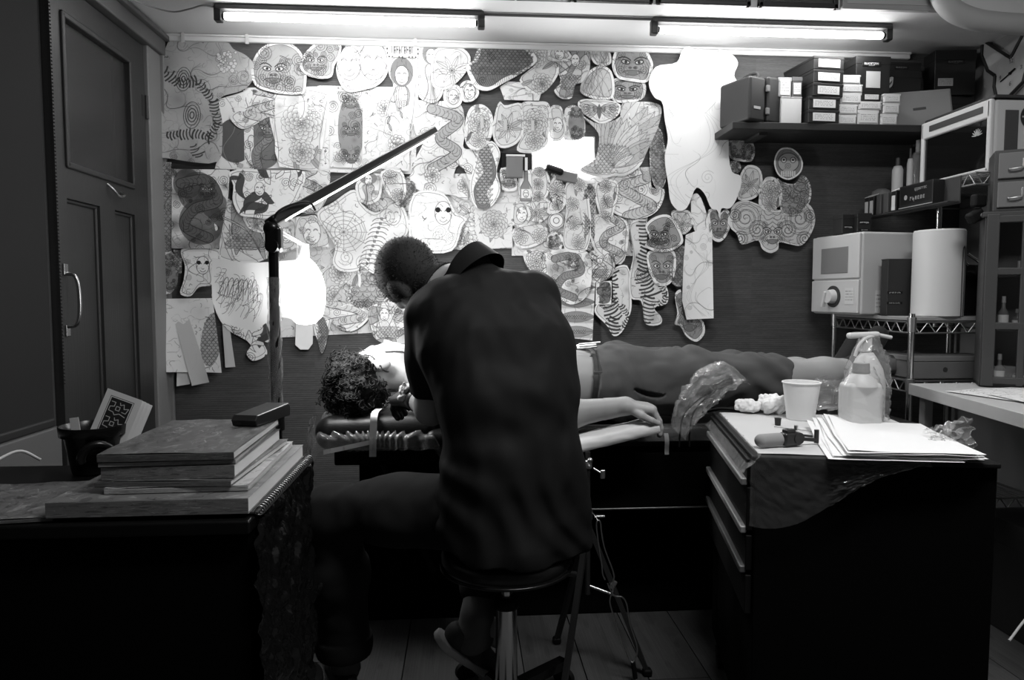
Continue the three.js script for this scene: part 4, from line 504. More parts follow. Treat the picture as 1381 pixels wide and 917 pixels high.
const chain = (pts) => pts.slice(1).map((p, i) => cone(pts[i].slice(0, 3), p.slice(0, 3), pts[i][3], p[3]));
function frame(origin, up, face, size = 1) {      // local frame: y = crown, z = face, x = side
  const y = V(...up).normalize(), z = V(...face); z.addScaledVector(y, -z.dot(y)).normalize(); const x = new THREE.Vector3().crossVectors(y, z), o = V(...origin);
  const to = (px, py, pz) => { const a = px - o.x, b = py - o.y, c = pz - o.z; return [(a * x.x + b * x.y + c * x.z) / size, (a * y.x + b * y.y + c * y.z) / size, (a * z.x + b * z.y + c * z.z) / size]; };
  const from = (a0, b0, c0, a = a0 * size, b = b0 * size, c = c0 * size) => [o.x + x.x * a + y.x * b + z.x * c, o.y + x.y * a + y.y * b + z.y * c, o.z + x.z * a + y.z * b + z.z * c];
  const dir = (a, b, c) => [x.x * a + y.x * b + z.x * c, x.y * a + y.y * b + z.y * c, x.z * a + y.z * b + z.z * c];
  return { to, from, dir, x, y, z };
}
function nets(f, lo, hi, cell) {         // naive surface nets
  const n = [0, 1, 2].map((i) => Math.ceil((hi[i] - lo[i]) / cell) + 1), [nx, ny, nz] = n, F = new Float32Array(nx * ny * nz);
  for (let k = 0, q = 0; k < nz; k++) for (let j = 0; j < ny; j++) for (let i = 0; i < nx; i++, q++) F[q] = f(lo[0] + i * cell, lo[1] + j * cell, lo[2] + k * cell);
  const id = new Int32Array(F.length).fill(-1), pos = [], idx = [], at = (i, j, k) => (k * ny + j) * nx + i;
  const E = [[0, 1], [2, 3], [4, 5], [6, 7], [0, 2], [1, 3], [4, 6], [5, 7], [0, 4], [1, 5], [2, 6], [3, 7]];
  for (let k = 0; k < nz - 1; k++) for (let j = 0; j < ny - 1; j++) for (let i = 0; i < nx - 1; i++) {
    const v = []; let m = 0; for (let c = 0; c < 8; c++) { v[c] = F[at(i + (c & 1), j + ((c >> 1) & 1), k + (c >> 2))]; if (v[c] < 0) m++; }
    if (m === 0 || m === 8) continue;
    let x = 0, y = 0, z = 0, s = 0;
    for (const [a, b] of E) if ((v[a] < 0) !== (v[b] < 0)) { const t = v[a] / (v[a] - v[b]); x += (a & 1) + t * ((b & 1) - (a & 1)); y += ((a >> 1) & 1) + t * (((b >> 1) & 1) - ((a >> 1) & 1)); z += (a >> 2) + t * ((b >> 2) - (a >> 2)); s++; }
    id[at(i, j, k)] = pos.length / 3; pos.push(lo[0] + (i + x / s) * cell, lo[1] + (j + y / s) * cell, lo[2] + (k + z / s) * cell);
  }
  const quad = (a, b, c, d, flip) => { if (a < 0 || b < 0 || c < 0 || d < 0) return; if (flip) idx.push(a, c, b, a, d, c); else idx.push(a, b, c, a, c, d); };
  for (let k = 1; k < nz - 1; k++) for (let j = 1; j < ny - 1; j++) for (let i = 1; i < nx - 1; i++) {
    const s = F[at(i, j, k)] < 0;
    if (s !== F[at(i + 1, j, k)] < 0) quad(id[at(i, j - 1, k - 1)], id[at(i, j, k - 1)], id[at(i, j, k)], id[at(i, j - 1, k)], !s);
    if (s !== F[at(i, j + 1, k)] < 0) quad(id[at(i - 1, j, k - 1)], id[at(i - 1, j, k)], id[at(i, j, k)], id[at(i, j, k - 1)], !s);
    if (s !== F[at(i, j, k + 1)] < 0) quad(id[at(i - 1, j - 1, k)], id[at(i, j - 1, k)], id[at(i, j, k)], id[at(i - 1, j, k)], !s);
  }
  const g = new THREE.BufferGeometry(), nor = new Float32Array(pos.length), e = cell * 0.5;
  for (let i = 0; i < pos.length; i += 3) { const x = pos[i], y = pos[i + 1], z = pos[i + 2], a = f(x + e, y, z) - f(x - e, y, z), b = f(x, y + e, z) - f(x, y - e, z), c = f(x, y, z + e) - f(x, y, z - e), l = Math.hypot(a, b, c) || 1; nor[i] = a / l; nor[i + 1] = b / l; nor[i + 2] = c / l; }
  g.setAttribute('position', new THREE.Float32BufferAttribute(pos, 3)); g.setAttribute('normal', new THREE.BufferAttribute(nor, 3)); g.setAttribute('uv', new THREE.BufferAttribute(new Float32Array(pos.length / 3 * 2), 2)); g.setIndex(idx);
  return g;
}
const skin = new THREE.MeshPhysicalMaterial({ color: grey(0.36), roughness: 0.5, specularIntensity: 0.6 });
function headField(fr) {                 // face, skull, ears and nose in the head's own frame
  const parts = [egg([0, 0.035, -0.012], [0.077, 0.092, 0.098]), egg([0, -0.05, 0.028], [0.058, 0.075, 0.066]), cone([-0.03, 0.018, 0.078], [0.03, 0.018, 0.078], 0.012, 0.012), cone([0, 0.008, 0.09], [0, -0.03, 0.106], 0.009, 0.014), cone([-0.018, -0.065, 0.083], [0.018, -0.065, 0.083], 0.008, 0.008), cone([0, -0.105, 0.05], [0, -0.1, 0.065], 0.02, 0.018)];
  const face = blend(parts, 0.03), ears = [-1, 1].map((s) => egg([s * 0.08, -0.012, -0.008], [0.012, 0.033, 0.021])), dents = [-1, 1].map((s) => egg([s * 0.03, -0.004, 0.098], [0.019, 0.011, 0.016]));
  return (x, y, z) => { const [a, b, c] = fr.to(x, y, z); let d = face(a, b, c); for (const q of dents) d = -smin(-d, q(a, b, c), 0.012); for (const q of ears) d = smin(d, q(a, b, c), 0.008); return d; };
}
function eyes(parent, fr) { for (const s of [-1, 1]) { const p = fr.from(s * 0.03, -0.003, 0.078); part(parent, 'eye', ball(0.0125, p, null, 12), mat(0.6, 0.2)); } }
const bounds = (pts, m) => [[0, 1, 2].map((i) => Math.min(...pts.map((p) => p[i])) - m), [0, 1, 2].map((i) => Math.max(...pts.map((p) => p[i])) + m)];
function handParts(fr, curl, spread, len = 1) { // palm at the origin, fingers along +y, back of the hand +z; returns distance fields
  const out = [], W = (p) => fr.from(...p);
  const base = [[0.031, 0.085], [0.011, 0.092], [-0.01, 0.088], [-0.03, 0.078]], L = [[0.042, 0.026, 0.02], [0.046, 0.029, 0.021], [0.043, 0.027, 0.02], [0.034, 0.021, 0.018]];
  const palm = []; for (let i = 0; i < 4; i++) palm.push(cone(W([base[i][0] * 0.7, 0.0, 0]), W([base[i][0], base[i][1], 0.002]), 0.016, 0.0125));
  for (let i = 0; i < 4; i++) { let p = [base[i][0], base[i][1], 0.002], a = curl[i][0]; const pts = [[...W(p), 0.0105]]; for (let k = 0; k < 3; k++) { p = [p[0] + spread * base[i][0] * 0.4, p[1] + Math.cos(a) * L[i][k] * len, p[2] - Math.sin(a) * L[i][k] * len]; pts.push([...W(p), 0.0096 - k * 0.0009]); a += curl[i][1]; } out.push(blend(chain(pts), 0.004)); }
  const th = [[0.026, 0.022, -0.006, 0.014], [0.05, 0.05, -0.016, 0.0125], [0.058, 0.082, -0.026, 0.0105], [0.052, 0.106, -0.034, 0.0088]].map(([x, y, z, r]) => [...W([x, y, z]), r]); out.push(blend(chain(th), 0.005));
  return { palm: blend(palm, 0.018), fingers: out };
}
const wrinkle = (amp, sx, sy, sz, s) => (x, y, z) => amp * (noise(x * sx, y * sy, z * sz + s) + 0.5 * noise(x * sx * 2.3, y * sy * 2.3, z * sz * 2.3 + s));

{ // the tattooist, seen from behind, bent over the client
  const t = thing('person', 'tattooist in a black shirt and dark jeans bent over the client, back turned', 'person', [0.1, 0, -1.95]);
  const O = t.position, L = (g) => g.translate(-O.x, -O.y, -O.z);
  const lat = [0.94, 0, -0.34], off = (c, s) => [c[0] + lat[0] * s, c[1], c[2] + lat[2] * s];
  const rows = [[[0.13, 0.645, -1.92], 0.095, 0.112], [[0.135, 0.79, -1.915], 0.08, 0.1], [[0.125, 0.97, -1.945], 0.085, 0.105], [[0.095, 1.11, -1.99], 0.1, 0.108], [[0.065, 1.215, -2.035], 0.105, 0.08]];
  const torso = (grow) => { const q = []; for (const s of [-1, 0, 1]) q.push(...chain(rows.map(([c, h, r]) => [...off(c, s * h), r + grow]))); return q; };
  const SL = [-0.098, 1.195, -1.99], EL = [-0.098, 0.918, -2.04], HL = [-0.165, 0.925, -2.22], SR = [0.215, 1.235, -2.1], ER = [0.17, 0.98, -2.3], HR = [-0.02, 0.96, -2.44];
  const hipL = [0.05, 0.64, -1.93], kneeL = [-0.4, 0.605, -2.06], ankL = [-0.378, 0.1, -2.15], hipR = [0.2, 0.64, -2.0], kneeR = [0.1, 0.58, -2.43], ankR = [0.035, 0.3, -2.0];
  const fr = frame([-0.148, 1.298, -2.165], [-0.76, 0.46, -0.46], [-0.12, -0.78, -0.62], 1.08);
  const headF = headField(fr), neckBase = [0.03, 1.3, -2.075], nape = fr.from(0, -0.075, -0.03);
  const handL = handParts(frame(HL, [-0.55, -0.1, -0.83], [-0.4, 0.9, 0.15]), [[0.5, 0.6], [0.6, 0.6], [0.7, 0.6], [0.8, 0.6]], 0.1), handR = handParts(frame(HR, [-0.85, -0.15, -0.5], [-0.2, 0.95, 0.1]), [[0.5, 0.6], [0.6, 0.6], [0.7, 0.6], [0.8, 0.6]], 0.1);
  const footOf = (a, d, up) => [cone(a, [a[0] + d[0] * 0.03, a[1] + d[1] * 0.03 - 0.05 * up, a[2] + d[2] * 0.03], 0.04, 0.036), cone([a[0] + d[0] * 0.03, a[1] + d[1] * 0.03 - 0.05 * up, a[2] + d[2] * 0.03], [a[0] + d[0] * 0.19, a[1] + d[1] * 0.19 - 0.065 * up, a[2] + d[2] * 0.19], 0.036, 0.028)];
  const dL = [-0.35, 0, -0.94], dR = [0.35, -0.5, -0.5];
  const limbs = [...chain([[...SL, 0.058], [...EL, 0.043]]), ...chain([[...EL, 0.044], [...HL, 0.029]]), ...chain([[...SR, 0.058], [...ER, 0.044]]), ...chain([[...ER, 0.044], [...HR, 0.029]]), ...chain([[...hipL, 0.09], [...kneeL, 0.062], [...ankL, 0.038]]), ...chain([[...hipR, 0.09], [...kneeR, 0.06], [...ankR, 0.038]]), cone(neckBase, nape, 0.062, 0.054), ...footOf(ankL, dL, 1), ...footOf(ankR, dR, 0.4)];
  const skinF = blend([...torso(-0.02), ...limbs], 0.035);
  const bodyF = (x, y, z) => { let d = smin(skinF(x, y, z), headF(x, y, z), 0.02); for (const h of [handL, handR]) { d = smin(d, h.palm(x, y, z), 0.015); for (const f of h.fingers) d = Math.min(d, f(x, y, z)); } return d; };
  const [lo, hi] = bounds([SL, EL, HL, HR, kneeL, kneeR, ankL, ankR, fr.from(0, 0.1, 0), [0.3, 1.3, -1.8], [-0.3, 0.9, -2.56], [-0.44, 0.03, -2.3]], 0.1);
  part(t, 'body', L(nets(bodyF, lo, hi, 0.0105)), skin);
  const g2 = L(nets((x, y, z) => smin(headF(x, y, z), cone(neckBase, nape, 0.0605, 0.0545)(x, y, z), 0.02) - 0.0008, ...bounds([fr.from(0, 0, 0)], 0.175), 0.0042)); part(t, 'head_detail', g2, skin, 'nape and ear');
  const ef = frame([fr.from(0, 0, 0)[0] - O.x, fr.from(0, 0, 0)[1], fr.from(0, 0, 0)[2] - O.z], fr.y.toArray(), fr.z.toArray()); eyes(t, ef);
  // short cropped hair: scalp cap and bristles
  const hairM = mat(0.02, 0.8), capF = (x, y, z) => { const [a, b, c] = fr.to(x, y, z); return Math.max(Math.min(bodyF(x, y, z), headF(x, y, z)) - 0.007, c > -0.012 ? -0.03 - b + c * 0.75 : -1, -0.078 - b + 0.5 * Math.max(0, c + 0.02), c - 0.075 + Math.max(0, 0.05 - b) * 0.5); };
  const cap = nets(capF, ...bounds([fr.from(0, 0, 0)], 0.17), 0.0045);
  const strands = []; { const r = rng(4), P = cap.attributes.position, N = cap.attributes.normal; for (let i = 0; i < 3600; i++) { const k = Math.floor(r() * P.count), p = [P.getX(k) + (r() - 0.5) * 0.006, P.getY(k) + (r() - 0.5) * 0.006, P.getZ(k) + (r() - 0.5) * 0.006], n = [N.getX(k) + (r() - 0.5) * 0.8, N.getY(k) + (r() - 0.5) * 0.8, N.getZ(k) + (r() - 0.5) * 0.8], l = 0.003 + r() * 0.004, g = new THREE.ConeGeometry(0.0011, l, 3, 1, true); g.applyQuaternion(new THREE.Quaternion().setFromUnitVectors(V(0, 1, 0), V(...n).normalize())); strands.push(g.translate(p[0] + n[0] * l * 0.4, p[1] + n[1] * l * 0.4, p[2] + n[2] * l * 0.4)); } }
  part(t, 'hair', L(merge([cap, ...strands])), hairM, 'short cropped dark hair');
  // shirt
  const shirtM = new THREE.MeshPhysicalMaterial({ color: grey(0.008), roughness: 0.7, specularIntensity: 0.35 });
  const fold = wrinkle(0.008, 10, 5, 10, 3), tor = blend([...torso(0.012), cone([-0.075, 1.2, -1.995], [0.195, 1.252, -2.09], 0.078, 0.075), cone([0.06, 1.24, -2.04], [0.035, 1.295, -2.07], 0.095, 0.07)], 0.06), slL = blend(chain([[...SL, 0.074], [-0.092, 1.05, -2.02, 0.071], [-0.088, 0.965, -2.045, 0.074]]), 0.03), slR = blend(chain([[...SR, 0.075], [0.2, 1.05, -2.22, 0.07]]), 0.03), skirt = blend([cone(off([0.135, 0.72, -1.915], -0.085), off([0.135, 0.56, -1.92], -0.09), 0.115, 0.128), cone(off([0.135, 0.72, -1.915], 0.09), off([0.14, 0.56, -1.92], 0.11), 0.12, 0.13), cone([0.135, 0.7, -1.9], [0.135, 0.56, -1.88], 0.12, 0.135)], 0.05);
  const shirtF = (x, y, z) => { const w = fold(x, y, z), dL2 = Math.max(slL(x, y, z), 0.952 - y - (x + 0.09) * 0.15); let d = smin(smin(tor(x, y, z), skirt(x, y, z), 0.04), slR(x, y, z), 0.035); d = smin(d, dL2, 0.012); d += w + 0.0045 * Math.sin(y * 38 + x * 55 + noise(x * 4, y * 4, z) * 7) * Math.max(0, Math.min(1, (1.15 - y) * 3)) * 0.8; return Math.max(d, 0.535 + 0.03 * noise(x * 5, 0, z * 5) + Math.max(0, 0.02 - x) * 0.9 - y, cone(neckBase, nape, 0.062, 0.054)(x, y, z) < 0.004 ? 0.004 : -1); };
  part(t, 'shirt', L(nets(shirtF, [-0.3, 0.5, -2.42], [0.5, 1.42, -1.68], 0.0085)), shirtM, 'black short-sleeved work shirt');
  // collar stands up behind the neck
  const cf = frame([0.012, 1.305, -2.08], [-0.55, 0.75, -0.38], [0.7, 0.55, 0.45]);
  part(t, 'collar', L(merge([sheet(40, 6, (u, v) => { const a = -2.5 + u * 5, back = Math.max(0, Math.cos(a)), q = 0.074 + v * (0.016 + 0.012 * back); return cf.from(Math.sin(a) * q, -0.035 + v * (0.055 + 0.035 * back), Math.cos(a) * q); }), sheet(40, 4, (u, v) => { const a = -2.5 + u * 5, back = Math.max(0, Math.cos(a)), q = 0.09 + 0.012 * back + v * 0.022; return cf.from(Math.sin(a) * q, 0.02 + 0.035 * back - v * (0.05 + 0.02 * back), Math.cos(a) * q); })])), shirtM);
  // jeans
  const jeansM = phys(0.013, 0.85, { specularIntensity: 0.3 }), jf = wrinkle(0.007, 8, 8, 8, 11), jb = blend([...chain([[...hipL, 0.118], [-0.2, 0.625, -2.0, 0.098], [...kneeL, 0.08]]), ...chain([[...kneeL, 0.079], [-0.388, 0.4, -2.09, 0.086], [-0.38, 0.17, -2.13, 0.083]]), ...chain([[...hipR, 0.115], [...kneeR, 0.08]]), ...chain([[...kneeR, 0.08], [0.046, 0.37, -2.055, 0.066]]), ...torso(0.002).slice(0, 1), cone([0.125, 0.66, -1.92], [0.125, 0.74, -1.92], 0.15, 0.14)], 0.05), cuff = cone([-0.381, 0.185, -2.13], [-0.379, 0.165, -2.132], 0.09, 0.09);
  const jeansF = (x, y, z) => { const q = Math.hypot(x + 0.4, y - 0.61, z + 2.06), rip = 0.004 * Math.sin(q * 95 + noise(x * 9, y * 9, z * 9) * 5) * Math.max(0, 1 - q / 0.26); const c = Math.max(cuff(x, y, z), 0.128 - y, y - 0.195); return Math.min(Math.max(jb(x, y, z) + jf(x, y, z) + rip, 0.135 - y), c); };
  part(t, 'jeans', L(nets(jeansF, [-0.55, 0.1, -2.58], [0.36, 0.86, -1.74], 0.009)), jeansM, 'dark jeans with rolled cuff');
  const sockM = new THREE.MeshStandardMaterial({ color: grey(0.09), roughness: 0.95, bumpMap: dataTex(64, (u, v) => 0.5 + 0.5 * Math.sin(u * 201)), bumpScale: 0.001 });
  part(t, 'sock', L(merge([rod([-0.38, 0.15, -2.135], [-0.378, 0.07, -2.15], 0.047, 20), rod([-0.378, 0.07, -2.15], [-0.4, 0.045, -2.2], 0.045, 20)])), sockM, 'grey sock');
  part(t, 'sock', L(nets(blend(chain([[0.05, 0.385, -2.06, 0.05], [0.035, 0.3, -2.0, 0.046], [0.02, 0.245, -1.985, 0.047], [0.045, 0.22, -2.03, 0.042]]), 0.02), [-0.08, 0.12, -2.14], [0.14, 0.45, -1.9], 0.006)), sockM, 'grey sock');
  const shoe = (heel, toe, up, topM) => { // canvas shoe from heel to toe
    const f = frame(heel, [toe[0] - heel[0], toe[1] - heel[1], toe[2] - heel[2]], up), Ls = V(...toe).distanceTo(V(...heel)), loc = (q) => (x, y, z) => q(...f.to(x, y, z));
    const upper = loc(blend([cone([0, 0.02, 0.03], [0, Ls * 0.5, 0.028], 0.04, 0.042), cone([0, Ls * 0.5, 0.024], [0, Ls, 0.012], 0.04, 0.03)], 0.02)), c = [0, 1, 2].map((i) => (heel[i] + toe[i]) / 2), m = Ls / 2 + 0.08, g = nets((x, y, z) => { const q = f.to(x, y, z); return Math.max(upper(x, y, z), -q[2] - 0.004, q[1] < Ls * 0.42 && q[2] > 0.052 ? q[2] - 0.052 : -1); }, c.map((v) => v - m), c.map((v) => v + m), 0.006);
    const s = part(t, 'shoe', L(g), topM, 'dark canvas shoe'); const sole = nets(loc((x, y, z) => { const e = Math.max(0, Math.max(-y, y - Ls)), q = Math.hypot(x, e) - (0.041 + 0.004 * Math.sin(y / Ls * 5)); return Math.max(q, Math.abs(z + 0.008) - 0.011); }), c.map((v) => v - m), c.map((v) => v + m), 0.006); part(s, 'sole', L(sole), mat(0.42, 0.7), 'pale rubber sole'); };
  shoe([-0.372, 0.02, -2.1], [-0.455, 0.02, -2.34], [0, 1, 0], M.dark);
  shoe([-0.055, 0.25, -1.965], [0.075, 0.09, -2.09], [0.66, 0.55, -0.05], M.dark);
  // black glove and a crumpled wipe
  const glF = (x, y, z) => { let d = handL.palm(x, y, z); for (const f of handL.fingers) d = Math.min(d, f(x, y, z)); return smin(d, cone(HL, [HL[0] + (EL[0] - HL[0]) * 0.3, HL[1], HL[2] + (EL[2] - HL[2]) * 0.3], 0.031, 0.036)(x, y, z), 0.012) - 0.003; };
  part(t, 'glove', L(nets(glF, [HL[0] - 0.16, HL[1] - 0.14, HL[2] - 0.2], [HL[0] + 0.12, HL[1] + 0.12, HL[2] + 0.12], 0.004)), phys(0.012, 0.35), 'black glove');
}
{
  const r = rng(31), f = blend(Array.from({ length: 16 }, () => { const a = r() * 6.3; return cone([-0.19 + Math.cos(a) * 0.022 * r(), 0.945 + (r() - 0.5) * 0.04, -2.2 + Math.sin(a) * 0.02], [-0.165 + Math.cos(a) * 0.03 * r(), 0.955 + (r() - 0.5) * 0.045, -2.19 + Math.sin(a) * 0.03], 0.009, 0.006); }), 0.006);
  single('paper_wipe', nets((x, y, z) => f(x, y, z) + 0.003 * noise(x * 120, y * 120, z * 120), [-0.25, 0.89, -2.27], [-0.1, 1.01, -2.12], 0.0035), M.paper, 'crumpled white wipe in the gloved hand of the tattooist', 'wipe');
}
{ // the client lying on the bench
  const t = thing('person', 'client with dark curly hair lying on the bench in grey shorts', 'person', [0.4, 0.79, -2.6]);
  const O = t.position, L = (g) => g.translate(-O.x, -O.y, -O.z);
  const fr = frame([-0.315, 0.972, -2.575], [-0.96, -0.04, 0.1], [0.1, 0.86, -0.5]), headF = headField(fr);
  const trunk = []; for (const s of [-1, 0, 1]) trunk.push(...chain([[-0.11, 0.935, -2.6 + s * 0.13, 0.09], [0.02, 0.945, -2.6 + s * 0.12, 0.115], [0.2, 0.94, -2.6 + s * 0.1, 0.115], [0.4, 0.932, -2.6 + s * 0.085, 0.102], [0.56, 0.925, -2.6 + s * 0.09, 0.115]]));
  const elbow = [0.22, 0.835, -2.33], wrist = [0.545, 0.88, -2.285];
  const hf = frame(wrist, [0.97, -0.12, 0.05], [0.2, 0.97, 0.1]), hand = handParts(hf, [[0.85, 0.35], [0.95, 0.32], [1.05, 0.32], [1.1, 0.35]], 0.15);
  const limbs = [cone([-0.17, 0.95, -2.59], fr.from(0, -0.06, -0.025), 0.062, 0.056), ...chain([[-0.07, 0.925, -2.42, 0.066], [...elbow, 0.05]]), ...chain([[...elbow, 0.05], [0.35, 0.85, -2.31, 0.049], [...wrist, 0.03]]), ...chain([[-0.07, 0.925, -2.79, 0.066], [0.22, 0.86, -2.86, 0.048], [0.46, 0.86, -2.83, 0.03]]), ...chain([[0.6, 0.92, -2.51, 0.105], [1.14, 0.94, -2.52, 0.066], [1.19, 0.945, -2.525, 0.068], [1.38, 0.955, -2.55, 0.058], [1.53, 0.975, -2.58, 0.037]]), ...chain([[0.6, 0.92, -2.69, 0.105], [1.15, 0.935, -2.72, 0.066], [1.36, 0.94, -2.73, 0.056], [1.55, 0.94, -2.74, 0.036]]), cone([1.54, 0.975, -2.58], [1.6, 1.09, -2.56], 0.036, 0.026), cone([1.56, 0.94, -2.74], [1.62, 1.06, -2.74], 0.036, 0.026), ...chain([[0.46, 0.86, -2.83, 0.034], [0.55, 0.85, -2.82, 0.032]])];
  const core = blend([...trunk, ...limbs], 0.035), bodyF = (x, y, z) => { let d = smin(core(x, y, z), headF(x, y, z), 0.02); d = smin(d, hand.palm(x, y, z), 0.02); for (const f of hand.fingers) d = smin(d, f(x, y, z), 0.003); return d; };
  part(t, 'body', L(nets(bodyF, [-0.47, 0.74, -2.95], [1.72, 1.16, -2.2], 0.0105)), skin);
  part(t, 'hand_detail', L(nets((x, y, z) => { let d = smin(hand.palm(x, y, z), cone([0.35, 0.85, -2.31], wrist, 0.049, 0.03)(x, y, z), 0.02); for (const f of hand.fingers) d = smin(d, f(x, y, z), 0.004); return d - 0.0008; }, [0.47, 0.72, -2.38], [0.76, 0.95, -2.18], 0.0036)), skin, 'relaxed hand hanging over the arm rest');
  part(t, 'head_detail', L(nets((x, y, z) => smin(headF(x, y, z), limbs[0](x, y, z), 0.02) - 0.0008, [-0.45, 0.84, -2.71], [-0.14, 1.12, -2.44], 0.0042)), skin, 'face and ear');
  const o3 = fr.from(0, 0, 0); eyes(t, frame([o3[0] - O.x, o3[1] - O.y, o3[2] - O.z], fr.y.toArray(), fr.z.toArray()));
  // curly hair: loose locks over a mass
  const hm = mat(0.006, 0.75), hr = rng(12), massF = (x, y, z) => { const [a, b, c] = fr.to(x, y, z); return Math.max(egg([0, 0.088, -0.05], [0.108, 0.1, 0.135])(a, b, c) + 0.03 * noise(x * 15, y * 15, z * 15) + 0.012 * noise(x * 45, y * 45, z * 45), 0.012 + 0.9 * (c + 0.02) - b); };
  const mass = nets(massF, [-0.62, 0.76, -2.8], [-0.16, 1.16, -2.36], 0.007), locks = [];
  { const P = mass.attributes.position, N = mass.attributes.normal; for (let i = 0; i < 900; i++) { const k = Math.floor(hr() * P.count), p = V(P.getX(k), P.getY(k), P.getZ(k)), n = V(N.getX(k), N.getY(k), N.getZ(k)), tx = new THREE.Vector3().crossVectors(n, V(hr() - 0.5, hr() - 0.5, hr() - 0.5)).normalize(), ty = new THREE.Vector3().crossVectors(n, tx), R = 0.005 + hr() * 0.007, turns = 1 + hr() * 1.6, rise = 0.008 + hr() * hr() * 0.045, pts = []; for (let q = 0; q <= 12; q++) { const a = q / 12 * turns * 6.283, w = p.clone().addScaledVector(tx, Math.cos(a) * R).addScaledVector(ty, Math.sin(a) * R).addScaledVector(n, -0.004 + q / 12 * rise).addScaledVector(V(0, -1, 0), q / 12 * 0.008); pts.push(w.toArray()); } locks.push(tube(pts, 0.0012 + hr() * 0.0009, 20, 4)); } }
  part(t, 'hair', L(merge([mass, ...locks])), hm, 'dark curly hair');
  // face mask loops
  const mk = part(t, 'face_mask', L(nets((x, y, z) => { const [a, b, c] = fr.to(x, y, z); return Math.max(Math.abs(headF(x, y, z) - 0.006) - 0.0022, b + 0.022, -0.115 - b, 0.052 - c); }, [-0.45, 0.84, -2.8], [-0.1, 1.16, -2.4], 0.0035)), mat(0.45, 0.8), 'white face mask');
  { const s = 1; for (const g of [tube([fr.from(s * 0.088, 0.012, -0.012), fr.from(s * 0.084, 0.004, 0.02), fr.from(s * 0.066, -0.02, 0.06)], 0.0022, 20, 6), tube([fr.from(s * 0.088, -0.02, -0.018), fr.from(s * 0.084, -0.04, 0.01), fr.from(s * 0.062, -0.075, 0.045)], 0.0022, 20, 6)]) part(mk, 'ear_loop', L(g), mat(0.7, 0.8)); }
  // shorts
  const shM = new THREE.MeshStandardMaterial({ color: grey(0.07), roughness: 0.9, bumpMap: dataTex(64, (u, v) => 0.5 + 0.5 * noise(u * 40, v * 40)), bumpScale: 0.0003 }), sf = wrinkle(0.01, 6, 10, 10, 7);
  const sb = blend([...[-1, 0, 1].flatMap((s) => chain([[0.46, 0.928, -2.6 + s * 0.095, 0.118], [0.58, 0.93, -2.6 + s * 0.1, 0.135]])), ...chain([[0.6, 0.93, -2.5, 0.128], [0.85, 0.935, -2.505, 0.116], [1.19, 0.942, -2.52, 0.088]]), ...chain([[0.6, 0.93, -2.69, 0.128], [1.19, 0.937, -2.72, 0.088]])], 0.05);
  const shortsF = (x, y, z) => { const pocket = Math.hypot((x - 0.655) * 0.28, (y - 0.905 + (x - 0.655) * 0.25 - 2.2 * (x - 0.655) ** 2) * 1.9, (z + 2.37) * 0.5) - 0.018; return Math.max(sb(x, y, z) + sf(x, y, z) + 0.0055 * Math.sin(x * 40 + y * 55 + noise(x * 5, y * 5, z * 5) * 6), x - 1.2 - (y - 0.94) * 0.35, 0.475 - x - (0.94 - y) * 0.1, -pocket); };
  part(t, 'shorts', L(nets(shortsF, [0.4, 0.74, -2.93], [1.3, 1.13, -2.3], 0.008)), shM, 'dark grey shorts with pocket');
  const band = (x, w, q) => sheet(60, 3, (u, v) => { const a = u * Math.PI * 2, ca = Math.cos(a), sa = Math.sin(a), xx = x + (v - 0.5) * w + (0.92 - 0.93 - sa * 0.13) * -0.1; return [xx, 0.93 + sa * (0.122 + q), -2.6 + Math.sign(ca) * Math.abs(ca) ** 0.7 * (0.212 + q)]; });
  const bn = part(t, 'waistband', L(band(0.487, 0.035, 0.004)), mat(0.05, 0.9)); part(bn, 'belt', L(band(0.463, 0.02, 0.001)), mat(0.02, 0.6), 'dark belt');
  for (const [y, z] of [[0.98, -2.4], [0.86, -2.39], [1.03, -2.48]]) part(t, 'belt_loop', L(rbox(0.06, 0.012, 0.006, 0.003, [0.487, y, z])), shM);
  part(t, 'buckle', L(merge([rbox(0.075, 0.007, 0.03, 0.003, [0.45, 1.068, -2.5], [0.4, 0, 0.08]), rod([0.42, 1.075, -2.5], [0.5, 1.082, -2.5], 0.004)])), mat(0.6, 0.3, { metalness: 1 }), 'metal belt buckle');
  for (const [c, d] of [[[1.5, 0.97, -2.575], [1.6, 1.1, -2.56]], [[1.52, 0.94, -2.74], [1.62, 1.07, -2.74]]]) part(t, 'sock', L(nets(blend(chain([[c[0] - 0.1, c[1] - 0.012, c[2], 0.052], [c[0] + 0.03, c[1], c[2], 0.045], [...d, 0.038]]), 0.03), [c[0] - 0.22, 0.84, c[2] - 0.1], [1.76, 1.22, c[2] + 0.1], 0.009)), mat(0.012, 0.9), 'black sock');
}

